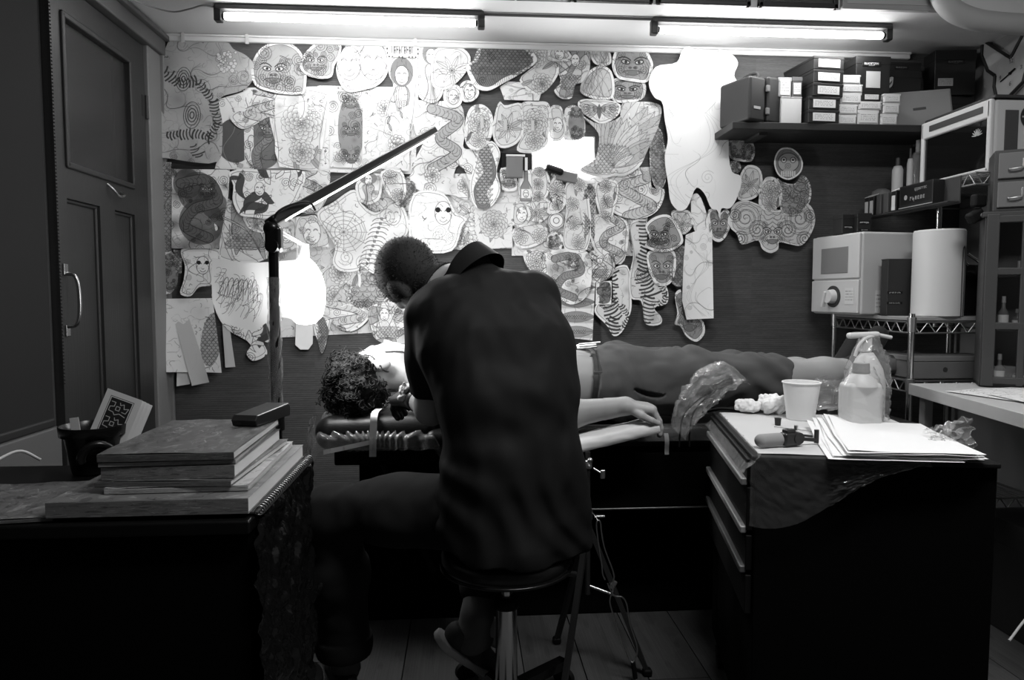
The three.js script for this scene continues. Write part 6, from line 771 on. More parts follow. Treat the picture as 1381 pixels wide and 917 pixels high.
// ---------- wall shelf and boxes ----------
const labelT = (w, h, draw) => canvas(w, h, draw);
function textCanvas(w, h, bg, list) { return canvas(w, h, (c) => { c.fillStyle = gs(bg); c.fillRect(0, 0, w, h); for (const [s, x, y, px, v, font = 'bold'] of list) { c.fillStyle = gs(v); c.font = `${font} ${px}px sans-serif`; c.textAlign = 'left'; c.textBaseline = 'middle'; const r = rng(s.length * 7 + px), wd = [...s].map((k) => (k === '#' ? px * 0.66 : c.measureText(k).width)); let q = x - wd.reduce((a, b) => a + b, 0) / 2; [...s].forEach((k, i) => { if (k === '#') blur(c, q, y, px, r); else c.fillText(k, q, y); q += wd[i]; }); } }); }
function blur(c, x, y, px, r) { const h = px * 0.36, w = px * 0.5, t = px * 0.15; c.fillRect(x, y - h, t, h * 2); if (r() < 0.7) c.fillRect(x, y - h, w, t); if (r() < 0.7) c.fillRect(x, y + h - t, w, t); if (r() < 0.5) c.fillRect(x, y - t / 2, w, t); if (r() < 0.6) c.fillRect(x + w - t, y - (r() < 0.5 ? h : 0), t, h * (r() < 0.5 ? 2 : 1)); }   // print too small to read: marks the size of letters
const slipT = canvas(128, 64, (c, w, h) => { const r = rng(3); c.fillStyle = gs(205); c.fillRect(0, 0, w, h); c.fillStyle = gs(110); for (let y = 12; y < 56; y += 11) for (let x = 10; x < 110; x += 6 + r() * 12) c.fillRect(x, y, 3 + r() * 8, 3); });
const slipM = new THREE.MeshStandardMaterial({ map: slipT, roughness: 0.7 });
function carton(label, w, h, d, pos, turn, m, opts = {}, group = 'cartons on the wall shelf') {
  const t = thing(opts.name ?? 'carton', label, 'box', pos, turn, group);
  part(t, 'box_body', rbox(w, h, d, 0.003, [0, h / 2, 0]), m);
  part(t, 'lid', rbox(w + 0.003, opts.lid ?? h * 0.22, d + 0.003, 0.002, [0, h - (opts.lid ?? h * 0.22) / 2 + 0.001, 0]), m);
  if (opts.slip) { const [x, y, sw, sh] = opts.slip; part(t, 'paper_label', box(sw, sh, 0.0012, [x, y, d / 2 + 0.0022]), opts.slipM ?? slipM, 'white paper label'); }
  for (const [tx, x, y, sw, sh] of opts.print ?? []) part(t, 'print', box(sw, sh, 0.0008, [x, y, d / 2 + 0.0022]), tx);
  return t;
}
{
  const s = thing('wall_shelf', 'dark wooden shelf bracketed to the back wall, loaded with boxes', 'shelf', [1.85, 2.02, BACK]);
  part(s, 'board', rbox(1.28, 0.032, 0.27, 0.003, [0, 0, 0.135]), mat(0.013, 0.6));
  for (const x of [-0.47, 0.4]) part(s, 'bracket', [box(0.05, 0.3, 0.014, [x, -0.166, 0.007]), box(0.04, 0.012, 0.2, [x, -0.022, 0.11])], mat(0.02, 0.6));
  const y = 2.0365, bk = mat(0.013, 0.45), wt = mat(0.55, 0.7), word = (tx, w = 256) => new THREE.MeshStandardMaterial({ map: textCanvas(w, 64, 4, [[tx, w / 2, 28, 40, 235], ['############', w / 2, 54, 13, 190]]), roughness: 0.5 });
  const wordM = word('BLACK#####', 300), dimM = new THREE.MeshStandardMaterial({ map: textCanvas(300, 64, 4, [['BLACK#####', 150, 30, 40, 110], ['##########', 150, 56, 12, 90]]), roughness: 0.5 });
  const crest = new THREE.MeshStandardMaterial({ map: canvas(96, 128, (c, w, h) => { c.fillStyle = gs(4); c.fillRect(0, 0, w, h); c.fillStyle = gs(190); c.beginPath(); c.moveTo(8, 10); c.lineTo(26, 4); c.lineTo(48, 12); c.lineTo(70, 4); c.lineTo(88, 10); c.lineTo(84, 70); c.quadraticCurveTo(80, 110, 48, 124); c.quadraticCurveTo(16, 110, 12, 70); c.fill(); c.fillStyle = gs(70); c.beginPath(); c.moveTo(20, 40); c.lineTo(48, 74); c.lineTo(76, 40); c.lineTo(70, 70); c.lineTo(48, 96); c.lineTo(26, 70); c.fill(); c.fillStyle = gs(225); c.beginPath(); c.arc(48, 44, 14, 0, 7); c.fill(); }), roughness: 0.5 });
  const cs = thing('hard_case', 'dark grey hard plastic case standing upright at the shelf end', 'case', [1.325, y, -3.175], 0.4);
  part(cs, 'shell', rbox(0.12, 0.21, 0.2, 0.014, [0.07, 0.105, 0]), mat(0.014, 0.5)); part(cs, 'shell', rbox(0.1, 0.2, 0.19, 0.014, [-0.045, 0.1, 0]), mat(0.013, 0.5)); part(cs, 'handle', tube([[0.0, 0.2, -0.05], [0.005, 0.232, -0.04], [0.005, 0.232, 0.04], [0.0, 0.2, 0.05]], 0.008, 30), M.dark); for (const q of [0.15, 0.05]) part(cs, 'latch', rbox(0.02, 0.03, 0.012, 0.004, [0.01, q, 0.1]), M.mid); part(cs, 'name_strip', box(0.04, 0.012, 0.002, [-0.05, 0.06, 0.0965]), mat(0.4, 0.6));
  carton('narrow white carton open at the top beside the hard case', 0.095, 0.118, 0.12, [1.492, y, -3.16], 0, wt, { lid: 0.004 }); 
  const rack = carton('small white-framed box standing on the narrow white carton', 0.06, 0.085, 0.1, [1.462, y + 0.123, -3.16], 0.03, mat(0.3, 0.6), { slip: [0, 0.042, 0.046, 0.07] }); 
  carton('slim white sleeve box next to the white-framed box', 0.045, 0.088, 0.1, [1.522, y + 0.123, -3.16], -0.03, mat(0.1, 0.6), { slip: [0, 0.036, 0.034, 0.05] });
  const names = ['lowest', 'second lowest', 'middle', 'second highest', 'topmost'];
  for (let i = 0; i < 5; i++) carton(`long black box with a white end label, ${names[i]} in the stack of five`, 0.15, 0.057, 0.24, [1.627 + (i > 1 ? 0.012 : 0), y + i * 0.0595, -3.2], 0.06 + (i > 1 ? 0.05 : 0), bk, { slip: [0, 0.027, 0.108, 0.036] }, 'stack of five black boxes');
  for (const [x, q, w, h, l] of [[1.755, 0, 0.088, 0.042, 'small white box at the foot of the pile right of the five black boxes'], [1.758, 0.045, 0.09, 0.045, 'small printed white box second from the bottom beside the black boxes'], [1.77, 0.092, 0.1, 0.05, 'printed white box third from the bottom beside the black boxes'], [1.775, 0.144, 0.098, 0.036, 'thin white box fourth from the bottom beside the black boxes'], [1.768, 0.182, 0.09, 0.04, 'white box on top of the pile beside the black boxes'], [1.855, 0, 0.1, 0.066, 'plain white box under the large lettered black box'], [1.862, 0.069, 0.11, 0.036, 'wide white box lying on the plain white box'], [1.955, 0, 0.078, 0.05, 'printed white box touching the grey flat case'], [1.965, 0.053, 0.076, 0.046, 'printed white box second from the shelf beside the grey case'], [1.967, 0.102, 0.08, 0.04, 'printed white box on top beside the grey case']]) carton(l, w, h, 0.14, [x, y + q, -3.17], 0, wt, { slip: [0, h / 2, w * 0.86, h * 0.7] }, 'small white boxes on the wall shelf');
  carton('thin black box with a white label below the lettered black box', 0.088, 0.036, 0.14, [1.868, y + 0.108, -3.17], 0, bk, { slip: [0, 0.018, 0.066, 0.022] });
  carton('large lettered black box with a square white label', 0.165, 0.165, 0.14, [1.877, y + 0.147, -3.18], 0.02, bk, { slip: [0, 0.06, 0.068, 0.074], slipM: M.light, print: [[wordM, -0.008, 0.13, 0.088, 0.022]] });
  carton('wide black box with a pale crest behind the grey case', 0.2, 0.135, 0.09, [2.075, y + 0.142, -3.25], -0.03, bk, { print: [[crest, -0.055, 0.085, 0.042, 0.056], [dimM, 0.045, 0.03, 0.05, 0.011]] });
  carton('pale-edged black box supporting the crested box', 0.19, 0.14, 0.08, [2.08, y, -3.28], 0, mat(0.05, 0.6), { lid: 0.02 });
  carton('flat black box lying on the crested box under the ceiling', 0.2, 0.055, 0.09, [2.1, y + 0.28, -3.29], 0.02, bk, { print: [[dimM, 0.0, 0.03, 0.07, 0.016]] });
  carton('tall black box with a small white label against the right wall', 0.19, 0.21, 0.1, [2.36, y + 0.18, -3.27], -0.12, bk, { slip: [-0.045, 0.06, 0.07, 0.036], print: [[dimM, 0.0, 0.155, 0.085, 0.02]] });
  carton('black box underneath the tall labelled box at the right wall', 0.2, 0.178, 0.1, [2.365, y, -3.285], 0, bk);
  const fc = thing('flat_case', 'flat grey zip case leaning against the black boxes', 'case', [2.15, y, -3.165]); fc.rotation.set(-0.14, -0.12, 0.05);
  part(fc, 'shell', rbox(0.29, 0.18, 0.03, 0.014, [0.01, 0.092, 0], [0, 0, 0], 4), mat(0.3, 0.6)); part(fc, 'zip_edge', rbox(0.296, 0.186, 0.008, 0.003, [0.01, 0.093, 0]), mat(0.35, 0.5)); part(fc, 'emblem', rbox(0.06, 0.012, 0.002, 0.001, [0.0, 0.095, 0.0155], [0, 0, 0.05]), mat(0.08, 0.5));
}
{ // framed pictures on the bulkhead
  const fr = [[-0.135, 0.213, 'first from the swing lamp'], [0.218, 0.442, 'narrowest of the row'], [0.448, 0.778, 'second in from the narrow one'], [0.793, 1.188, 'widest of the row'], [1.222, 1.562, 'next to the pale panel']];
  for (const [a, b, l] of fr) { const t = thing('picture_frame', `dark framed picture high on the bulkhead, ${l}`, 'picture', [(a + b) / 2, 2.447, STEP], 0, 'framed pictures on the bulkhead'), w = b - a; part(t, 'frame', [rbox(w, 0.02, 0.022, 0.004, [0, 0.01, 0.011]), rbox(w, 0.02, 0.022, 0.004, [0, 0.38, 0.011]), rbox(0.02, 0.39, 0.022, 0.004, [-w / 2 + 0.01, 0.195, 0.011]), rbox(0.02, 0.39, 0.022, 0.004, [w / 2 - 0.01, 0.195, 0.011])], mat(0.03, 0.4)); part(t, 'print', box(w - 0.03, 0.37, 0.006, [0, 0.195, 0.006]), mat(0.03, 0.5)); part(t, 'glass', box(w - 0.03, 0.37, 0.002, [0, 0.195, 0.014]), M.glass); }
  const p = thing('picture_frame', 'pale grey framed panel high on the bulkhead beside the pipe', 'picture', [1.77, 2.447, STEP], 0, 'framed pictures on the bulkhead'); part(p, 'frame', rbox(0.385, 0.4, 0.025, 0.004, [0, 0.2, 0.0125]), mat(0.35, 0.5)); part(p, 'panel', rbox(0.35, 0.36, 0.004, 0.001, [0, 0.2, 0.026]), mat(0.42, 0.5));
  single('ceiling_pipe', tube([[1.93, 2.9, -2.79], [1.935, 2.6, -2.79], [1.96, 2.5, -2.79], [2.01, 2.435, -2.79], [2.09, 2.4, -2.79], [2.2, 2.385, -2.79], [2.42, 2.378, -2.79]], 0.042, 60, 20), mat(0.4, 0.5), 'thick pale pipe curving out of the bulkhead', 'pipe');
}

// ---------- wire racks on the right ----------
function wireShelf(t, x0, x1, z0, z1, y, name) {
  const list = [], h = 0.045; for (const yy of [y, y - h]) list.push(rod([x0, yy, z0], [x0, yy, z1], 0.004, 6), rod([x1, yy, z0], [x1, yy, z1], 0.004, 6), rod([x0, yy, z0], [x1, yy, z0], 0.004, 6), rod([x0, yy, z1], [x1, yy, z1], 0.004, 6));
  const zig = (a, b) => { const n = Math.round(Math.hypot(a[0] - b[0], a[1] - b[1]) / 0.035); for (let i = 0; i < n; i++) { const p = (k) => [a[0] + (b[0] - a[0]) * k / n, y - (k % 2 ? h : 0), a[1] + (b[1] - a[1]) * k / n]; list.push(rod(p(i), p(i + 1), 0.0028, 5)); } };
  zig([x0, z0], [x0, z1]); zig([x0, z1], [x1, z1]);
  for (let x = x0 + 0.025; x < x1; x += 0.025) list.push(rod([x, y, z0], [x, y, z1], 0.002, 5));
  part(t, name, list, M.steel, 'chrome wire shelf');
}
{
  const t = thing('wire_rack', 'chrome wire rack with a pale shelf liner in the corner', 'rack', [1.82, 0, -3.0]), w = (x, z) => [x - 1.82, z + 3.0];
  for (const [x, z] of [[1.835, -3.3], [1.84, -2.715], [2.43, -3.3], [2.43, -2.715]]) { const [a, b] = w(x, z); const p = part(t, 'post', cyl(0.0125, 0.0125, 1.18, [a, 0.59, b], [0, 0, 0], 14), M.chrome, 'chrome post'); part(p, 'collar', [cyl(0.018, 0.016, 0.06, [a, 1.135, b], [0, 0, 0], 14), cyl(0.018, 0.016, 0.05, [a, 0.885, b], [0, 0, 0], 14)], M.steel); }
  wireShelf(t, 0.02, 0.61, -0.3, 0.285, 1.145, 'wire_shelf'); wireShelf(t, 0.02, 0.61, -0.3, 0.285, 0.9, 'wire_shelf'); wireShelf(t, 0.02, 0.61, -0.3, 0.285, 0.4, 'wire_shelf');
  part(t, 'shelf_liner', rbox(0.6, 0.016, 0.6, 0.003, [0.315, 1.159, -0.01]), mat(0.3, 0.6), 'pale shelf liner');
  const ys = 1.1675;
  const wb = thing('warmer_box', 'square white appliance with a round dial and grey window', 'appliance', [1.735, ys, -3.118], 0); wb.rotation.y = -1.44;
  // local: front face towards +z (turned to face the bench), x along the face
  part(wb, 'casing', rbox(0.34, 0.37, 0.35, 0.012, [0.0, 0.185, -0.175]), mat(0.52, 0.5)); part(wb, 'front_panel', [rbox(0.33, 0.2, 0.012, 0.005, [0, 0.265, 0.005]), rbox(0.33, 0.15, 0.012, 0.005, [0, 0.083, 0.005])], mat(0.55, 0.5)); part(wb, 'window', rbox(0.19, 0.12, 0.006, 0.003, [0, 0.25, 0.011]), mat(0.2, 0.4), 'grey window'); const dl = part(wb, 'dial', cyl(0.05, 0.05, 0.008, [0, 0.083, 0.012], [Math.PI / 2, 0, 0], 32), M.dark, 'dark dial ring'); part(dl, 'knob', [cyl(0.03, 0.034, 0.03, [0, 0.083, 0.03], [Math.PI / 2, 0, 0], 28), rbox(0.014, 0.075, 0.02, 0.004, [-0.02, 0.07, 0.045], [0, 0, -0.3])], mat(0.6, 0.4)); part(wb, 'notice', box(0.06, 0.075, 0.002, [0.11, 0.085, 0.012]), slipM);
  part(wb, 'side_label', box(0.002, 0.1, 0.05, [0.1715, 0.06, -0.1]), slipM); part(wb, 'carry_handle', place(new THREE.TorusGeometry(0.02, 0.003, 6, 20), [0.172, 0.14, -0.15], [0, Math.PI / 2, 0]), M.dark);
  const bb = carton('black carton with two white print lines in front of the white appliance', 0.125, 0.245, 0.05, [1.895, ys, -2.9], 0, mat(0.015, 0.5), { lid: 0.004, print: [[new THREE.MeshStandardMaterial({ map: textCanvas(256, 40, 5, [['## ## #####', 128, 20, 30, 180]]) }), -0.03, 0.1, 0.07, 0.01], [new THREE.MeshStandardMaterial({ map: textCanvas(256, 40, 5, [['### ######', 128, 20, 30, 150]]) }), -0.03, 0.055, 0.07, 0.01]] }, 'boxes on the wire rack');
  const c = thing('towel_dispenser', 'tall white cylinder with a rounded vertical slot on the rack', 'dispenser', [1.998, ys, -2.79]);
  part(c, 'shell', lathe([[0, 0], [0.094, 0], [0.097, 0.004], [0.097, 0.352], [0.093, 0.36], [0, 0.362]], [0, 0, 0], [0, 0, 0], 48), mat(0.6, 0.45)); { const a = 0.52, px = Math.sin(a) * 0.0965, pz = Math.cos(a) * 0.0965, e = Math.cos(a), f = -Math.sin(a); part(c, 'slot', tube([[px - e * 0.008, 0.0, pz - f * 0.008], [px - e * 0.008, 0.27, pz - f * 0.008], [px - e * 0.005, 0.283, pz - f * 0.005], [px, 0.288, pz], [px + e * 0.005, 0.283, pz + f * 0.005], [px + e * 0.008, 0.27, pz + f * 0.008], [px + e * 0.008, 0.0, pz + f * 0.008]], 0.003, 60, 6), mat(0.06, 0.5), 'dark slot edge'); }
  const k = thing('kettle', 'black appliance with two bright chrome glints behind the cabinet', 'kettle', [2.22, ys, -2.93]); part(k, 'pot', lathe([[0, 0], [0.09, 0], [0.095, 0.01], [0.085, 0.17], [0.06, 0.22], [0, 0.225]], [0, 0, 0]), M.blackGloss); part(k, 'handle', [rod([-0.07, 0.27, 0.02], [-0.02, 0.22, 0.05], 0.008), rod([0.0, 0.27, 0.02], [0.045, 0.225, 0.05], 0.008)], M.chrome, 'chrome handles'); part(k, 'spout', rod([0.05, 0.15, 0.03], [0.11, 0.24, 0.06], 0.02), M.blackGloss);
  carton('small black lettered box on the white appliance, nearer the wall', 0.062, 0.088, 0.07, [1.765, ys + 0.3715, -3.12], 0.1, mat(0.013, 0.5), { print: [[new THREE.MeshStandardMaterial({ map: textCanvas(200, 64, 4, [['########', 100, 32, 34, 190]]) }), 0, 0.03, 0.045, 0.014]] }, 'boxes on the wire rack');
  carton('small black lettered box on the white appliance, nearer the towel cylinder', 0.068, 0.092, 0.07, [1.832, ys + 0.3715, -3.1], 0.02, mat(0.013, 0.5), { print: [[new THREE.MeshStandardMaterial({ map: textCanvas(200, 64, 4, [['########', 100, 32, 34, 200]]) }), 0, 0.05, 0.05, 0.016], [new THREE.MeshStandardMaterial({ map: textCanvas(200, 40, 4, [['## # ###', 100, 20, 28, 150]]) }), 0, 0.016, 0.05, 0.01]] }, 'boxes on the wire rack');
  // things on the lower shelf
  const yl = 0.905, d = thing('film_box', 'long grey carton of film rolls on the lower rack shelf', 'box', [2.05, yl, -2.82]); part(d, 'box_body', rbox(0.36, 0.075, 0.16, 0.006, [0, 0.0375, 0]), mat(0.14, 0.6)); part(d, 'lid', rbox(0.37, 0.022, 0.165, 0.004, [0, 0.085, 0]), mat(0.18, 0.5)); part(d, 'hole', cyl(0.01, 0.01, 0.002, [-0.04, 0.04, 0.081], [Math.PI / 2, 0, 0]), M.dark);
  const pl = thing('wrapped_pad', 'dark pad in shiny plastic at the end of the lower rack shelf', 'pad', [1.93, yl, -2.95]); part(pl, 'pad', rbox(0.16, 0.09, 0.2, 0.03, [-0.02, 0.046, 0.0], [0, 0, 0], 4), M.dark); part(pl, 'film', filmOver(26, 20, (u, v) => { const a = (v - 0.5) * 5; return [-0.11 + u * 0.18, 0.046 + Math.cos(a) * 0.052, Math.sin(a) * 0.11]; }, 0.008, 40, 6), M.filmHazy);
}
{ // upper wire shelf with the oven
  const t = thing('wall_wire_shelf', 'chrome wire shelf high on the right wall carrying the oven', 'shelf', [2.0, 1.735, -3.0]);
  wireShelf(t, 0.0, 0.48, -0.33, 0.4, 0, 'wire_shelf'); part(t, 'post', cyl(0.011, 0.011, 0.62, [0.05, -0.305, 0.13], [0, 0, 0], 14), M.chrome, 'chrome post'); part(t, 'post', cyl(0.011, 0.011, 0.62, [0.46, -0.305, 0.34], [0, 0, 0], 14), M.chrome); part(t, 'ledge', [rbox(0.05, 0.006, 0.62, 0.002, [-0.035, -0.103, 0.02]), rbox(0.006, 0.11, 0.62, 0.002, [-0.006, -0.055, 0.02])], M.dark);
  const o = thing('toaster_oven', 'pale toaster oven with a dark glass door on the upper shelf', 'oven', [2.1, 1.741, -2.86]);
  part(o, 'casing', rbox(0.36, 0.29, 0.42, 0.014, [0.19, 0.15, 0]), mat(0.5, 0.5)); part(o, 'door_frame', [rbox(0.02, 0.075, 0.42, 0.008, [0, 0.258, 0]), rbox(0.02, 0.29, 0.022, 0.008, [0, 0.15, -0.2]), rbox(0.02, 0.29, 0.022, 0.008, [0, 0.15, 0.2]), rbox(0.02, 0.022, 0.42, 0.006, [0, 0.016, 0])], mat(0.55, 0.45)); part(o, 'door_glass', box(0.006, 0.195, 0.38, [0.004, 0.125, 0]), phys(0.006, 0.06), 'dark oven glass'); part(o, 'brand_strip', rbox(0.004, 0.026, 0.32, 0.001, [-0.011, 0.26, 0.01]), mat(0.05, 0.4), 'dark strip');
  part(o, 'rosette', [0, 1, 2, 3, 4, 5, 6, 7].map((i) => place(ball(0.006, [0, 0.016, 0], [0.25, 2.4, 0.45], 10), [-0.001, 0.165, 0.13], [(i - 3.5) * 0.4, 0, 0])), mat(0.35, 0.5), 'pale flower sticker');
  part(o, 'control_strip', rbox(0.055, 0.2, 0.004, 0.001, [0.08, 0.15, 0.2115]), mat(0.05, 0.4)); part(o, 'side_sticker', canvasDisc(), new THREE.MeshStandardMaterial({ map: canvas(128, 128, (c, w, h) => { c.fillStyle = gs(128); c.fillRect(0, 0, w, h); c.fillStyle = gs(25); c.beginPath(); c.arc(64, 64, 62, 0, 7); c.fill(); c.strokeStyle = gs(165); c.lineWidth = 9; for (let i = 0; i < 3; i++) { c.beginPath(); c.moveTo(28 + i * 36, 14); c.lineTo(28 + i * 36, 114); c.stroke(); } c.beginPath(); c.moveTo(10, 64); c.lineTo(118, 64); c.moveTo(24, 34); c.lineTo(104, 94); c.stroke(); }), roughness: 0.5 }), 'round dark sticker');
  for (let i = 0; i < 5; i++) part(o, 'vent_slot', rbox(0.05, 0.008, 0.003, 0.001, [0.16, 0.04 + i * 0.03, 0.2115], [0, 0, 0.12]), mat(0.62, 0.5));
  function canvasDisc() { return place(new THREE.CircleGeometry(0.05, 28), [0.165, 0.225, 0.2115]); }
  single('oven_tray', rbox(0.3, 0.012, 0.42, 0.003, [2.25, 2.043, -2.85]), mat(0.03, 0.5), 'dark tray lying on top of the toaster oven', 'tray');
  for (const [x, z, r, h, m, l] of [[2.07, -3.2, 0.024, 0.13, mat(0.6, 0.5), 'white bottle with a dark cap on the upper shelf'], [2.112, -3.17, 0.014, 0.16, mat(0.55, 0.5), 'slim white tube beside the clear jar'], [2.15, -3.17, 0.031, 0.19, phys(0.85, 0.1, { transmission: 0.8, thickness: 0 }), 'clear plastic jar next to the toaster oven']]) { const b = thing('bottle', l, 'bottle', [x, 1.741, z], 0, 'bottles on the upper shelf'); part(b, 'container', lathe([[0, 0], [r, 0], [r, h * 0.86], [r * 0.7, h], [0, h]], [0, 0, 0]), m); part(b, 'cap', cyl(r * 0.36, r * 0.42, h * 0.32, [0, h * 1.14, 0]), r > 0.03 ? mat(0.4, 0.5) : mat(0.06, 0.5)); }
  const dome = single('lid', lathe([[0.045, 0], [0.04, 0.02], [0.02, 0.032], [0, 0.035]], [0, 0, 0]), mat(0.15, 0.5), 'small grey dome lid at the end of the upper shelf', 'lid'); dome.position.set(2.03, 1.741, -3.26);
  const bm = mat(0.012, 0.4), white = mat(0.55, 0.6), g = 'cartridge boxes on the shelf ledge', W5 = ['first from the wall, white strip on its face', 'second from the wall, white strip on its face', 'plain grey one left of the other plain one', 'plain grey one next to the white-labelled box', 'white label between plain and long boxes'];
  [-3.235, -3.195, -3.14, -3.085, -3.025].forEach((z, i) => { const b = thing('cartridge_box', `small black cartridge box on the ledge, ${W5[i]}`, 'box', [1.965, 1.636, z], 0, g); part(b, 'box_body', rbox(0.045, 0.092, 0.036, 0.002, [0, 0.046, 0]), i === 2 || i === 3 ? mat(0.06, 0.5) : bm); if (i < 2 || i === 4) { part(b, 'paper_label', [rbox(0.002, 0.05, 0.024, 0.0005, [-0.0235, 0.045, 0]), rbox(0.002, 0.016, 0.026, 0.0005, [-0.0235, 0.012, 0])], white); part(b, 'flap', rbox(0.03, 0.003, 0.034, 0.001, [-0.01, 0.096, 0], [0, 0, 0.4]), white); } });
  const lb = thing('cartridge_box', 'long black lettered cartridge box at the end of the ledge', 'box', [1.965, 1.636, -2.87], 0, g); part(lb, 'box_body', rbox(0.05, 0.1, 0.22, 0.002, [0, 0.05, 0]), bm); part(lb, 'print', place(new THREE.PlaneGeometry(0.2, 0.075), [-0.0258, 0.055, 0], [0, -Math.PI / 2, 0]), new THREE.MeshStandardMaterial({ map: canvas(400, 150, (c) => { c.fillStyle = gs(4); c.fillRect(0, 0, 400, 150); c.fillStyle = gs(150); const r = rng(6); for (let i = 0; i < 8; i++) blur(c, 190 + i * 20, 34, 28, r); c.beginPath(); c.arc(70, 90, 22, 0, 7); c.fill(); for (let i = 0; i < 6; i++) blur(c, 130 + i * 34, 108, 42, r); }), roughness: 0.4, side: THREE.DoubleSide })); part(lb, 'edge', rbox(0.004, 0.004, 0.22, 0.001, [-0.026, 0.004, 0]), mat(0.3, 0.5));
  // cat-head clock on the right wall
  const ck = thing('wall_clock', 'pale animal-head clock with a black outline on the right wall', 'clock', [2.5, 2.26, -3.03]); const pts = [[-0.18, 0.213], [-0.003, 0.069], [0.07, 0.16], [0.19, 0.23], [0.2, 0.08], [0.14, 0.01], [0.09, -0.01], [0.075, -0.06], [0.0, -0.1], [-0.078, -0.085], [-0.095, -0.03], [-0.092, 0.018], [-0.14, 0.057], [-0.182, 0.14]];
  part(ck, 'face_board', place(extrude(pts.map(([z, y]) => [z, y]), 0.012, 0.002), [-0.006, 0, 0], [0, -Math.PI / 2, 0]), mat(0.42, 0.6)); const ol = pts.map(([z, y]) => [-0.022, y, z]); part(ck, 'outline', ol.map((p, i) => rod(p, ol[(i + 1) % ol.length], 0.0075, 8)), mat(0.01, 0.5), 'black outline');
  for (const [z, y, s] of [[0, 0.055, '12'], [0.06, 0.01, '3'], [0.0, -0.045, '6'], [-0.06, 0.0, '9']]) part(ck, 'numeral', place(new THREE.PlaneGeometry(0.03, 0.03), [-0.0225, y, z], [0, -Math.PI / 2, 0]), new THREE.MeshStandardMaterial({ map: textCanvas(64, 64, 170, [[s, 32, 34, 52, 40]]), roughness: 0.6, side: THREE.DoubleSide })); part(ck, 'hand', [rod([-0.025, 0, 0], [-0.025, -0.02, -0.055], 0.0028, 6), rod([-0.027, 0, 0], [-0.027, 0.012, 0.03], 0.004, 6), cyl(0.006, 0.006, 0.008, [-0.025, 0, 0], [0, 0, Math.PI / 2])], M.black, 'black hands');
}
{ // cabinet and drawers on the white side table
  const tb = thing('side_table', 'white side table under the glass cabinet', 'table', [2.1, 0, -2.3]); const top = [[1.775, -2.62], [1.65, -1.9], [1.58, -1.5], [2.48, -1.5], [2.48, -2.62]];
  part(tb, 'table_top', place(extrude(top.map(([x, z]) => [x - 2.1, -(z + 2.3)]), 0.04, 0.002), [0, 0.862, 0], [-Math.PI / 2, 0, 0]), mat(0.5, 0.5)); for (const [x, z] of [[1.82, -2.58], [2.44, -2.58], [1.7, -1.6], [2.44, -1.6]]) part(tb, 'leg', rbox(0.035, 0.862, 0.035, 0.004, [x - 2.1, 0.431, z + 2.3]), mat(0.4, 0.5));
  const yt = 0.905, g = thing('glass_cabinet', 'dark wooden cabinet with small glass panes and bottles inside', 'cabinet', [1.972, yt, -2.5], -0.56), wd = mat(0.045, 0.5), Hc = 0.66, Wc = 0.48;
  part(g, 'carcass', [rbox(0.016, Hc, 0.17, 0.002, [0.008, Hc / 2, -0.095]), rbox(0.016, Hc, 0.17, 0.002, [Wc - 0.008, Hc / 2, -0.095]), rbox(Wc, 0.016, 0.17, 0.002, [Wc / 2, 0.008, -0.095]), rbox(Wc + 0.02, 0.02, 0.19, 0.003, [Wc / 2, Hc - 0.005, -0.095]), rbox(Wc, Hc, 0.008, 0.001, [Wc / 2, Hc / 2, -0.176])], wd);
  for (const y of [0.22, 0.425]) part(g, 'inner_shelf', rbox(Wc - 0.03, 0.01, 0.15, 0.002, [Wc / 2, y, -0.095]), wd);
  const dr = part(g, 'door', [rbox(0.04, Hc - 0.01, 0.02, 0.003, [0.024, Hc / 2, 0]), rbox(0.04, Hc - 0.01, 0.02, 0.003, [Wc - 0.024, Hc / 2, 0]), rbox(0.022, Hc - 0.02, 0.018, 0.003, [0.125, Hc / 2, 0]), rbox(0.022, Hc - 0.02, 0.018, 0.003, [0.24, Hc / 2, 0]), rbox(0.022, Hc - 0.02, 0.018, 0.003, [0.355, Hc / 2, 0]), ...[0.028, 0.235, 0.44, Hc - 0.025].map((y) => rbox(Wc - 0.02, 0.026, 0.019, 0.003, [Wc / 2, y, 0]))], wd);
  for (const x of [0.079, 0.183, 0.297, 0.4]) for (const y of [0.132, 0.337, 0.545]) part(dr, 'pane', box(0.094, 0.18, 0.002, [x, y, -0.003]), M.glass, 'clear glass pane');
  for (const [x, y, h, l] of [[0.07, 0.016, 0.09, 'amber bottle with a pale label on the bottom shelf of the cabinet'], [0.075, 0.226, 0.1, 'dropper bottle with a white label on the middle cabinet shelf'], [0.12, 0.226, 0.06, 'short jar on the middle cabinet shelf'], [0.13, 0.431, 0.1, 'white-topped bottle on the upper cabinet shelf'], [0.13, 0.016, 0.06, 'short dark jar on the bottom cabinet shelf']]) { const b = thing('bottle', l, 'bottle', [1.972 + x * 0.847 + 0.06 * 0.531, yt + y, -2.5 + x * 0.531 - 0.06 * 0.847], 0, 'bottles in the glass cabinet'); part(b, 'container', lathe([[0, 0], [0.016, 0], [0.017, 0.003], [0.017, h * 0.6], [0.007, h * 0.75], [0.006, h], [0, h]], [0, 0, 0], [0, 0, 0], 20), phys(0.08, 0.2)); part(b, 'paper_label', cyl(0.0175, 0.0175, h * 0.35, [0, h * 0.32, 0], [0, 0, 0], 20, true), mat(0.45, 0.7)); part(b, 'cap', cyl(0.0065, 0.0075, h * 0.25, [0, h * 1.08, 0], [0, 0, 0], 14), mat(0.2, 0.5)); }
  const d = thing('drawer_unit', 'small wooden drawer unit with metal pulls on top of the cabinet', 'drawers', [1.99, yt + Hc + 0.006, -2.49], -0.56); part(d, 'carcass', [rbox(0.47, 0.226, 0.16, 0.003, [0.235, 0.113, -0.09])], mat(0.05, 0.5));
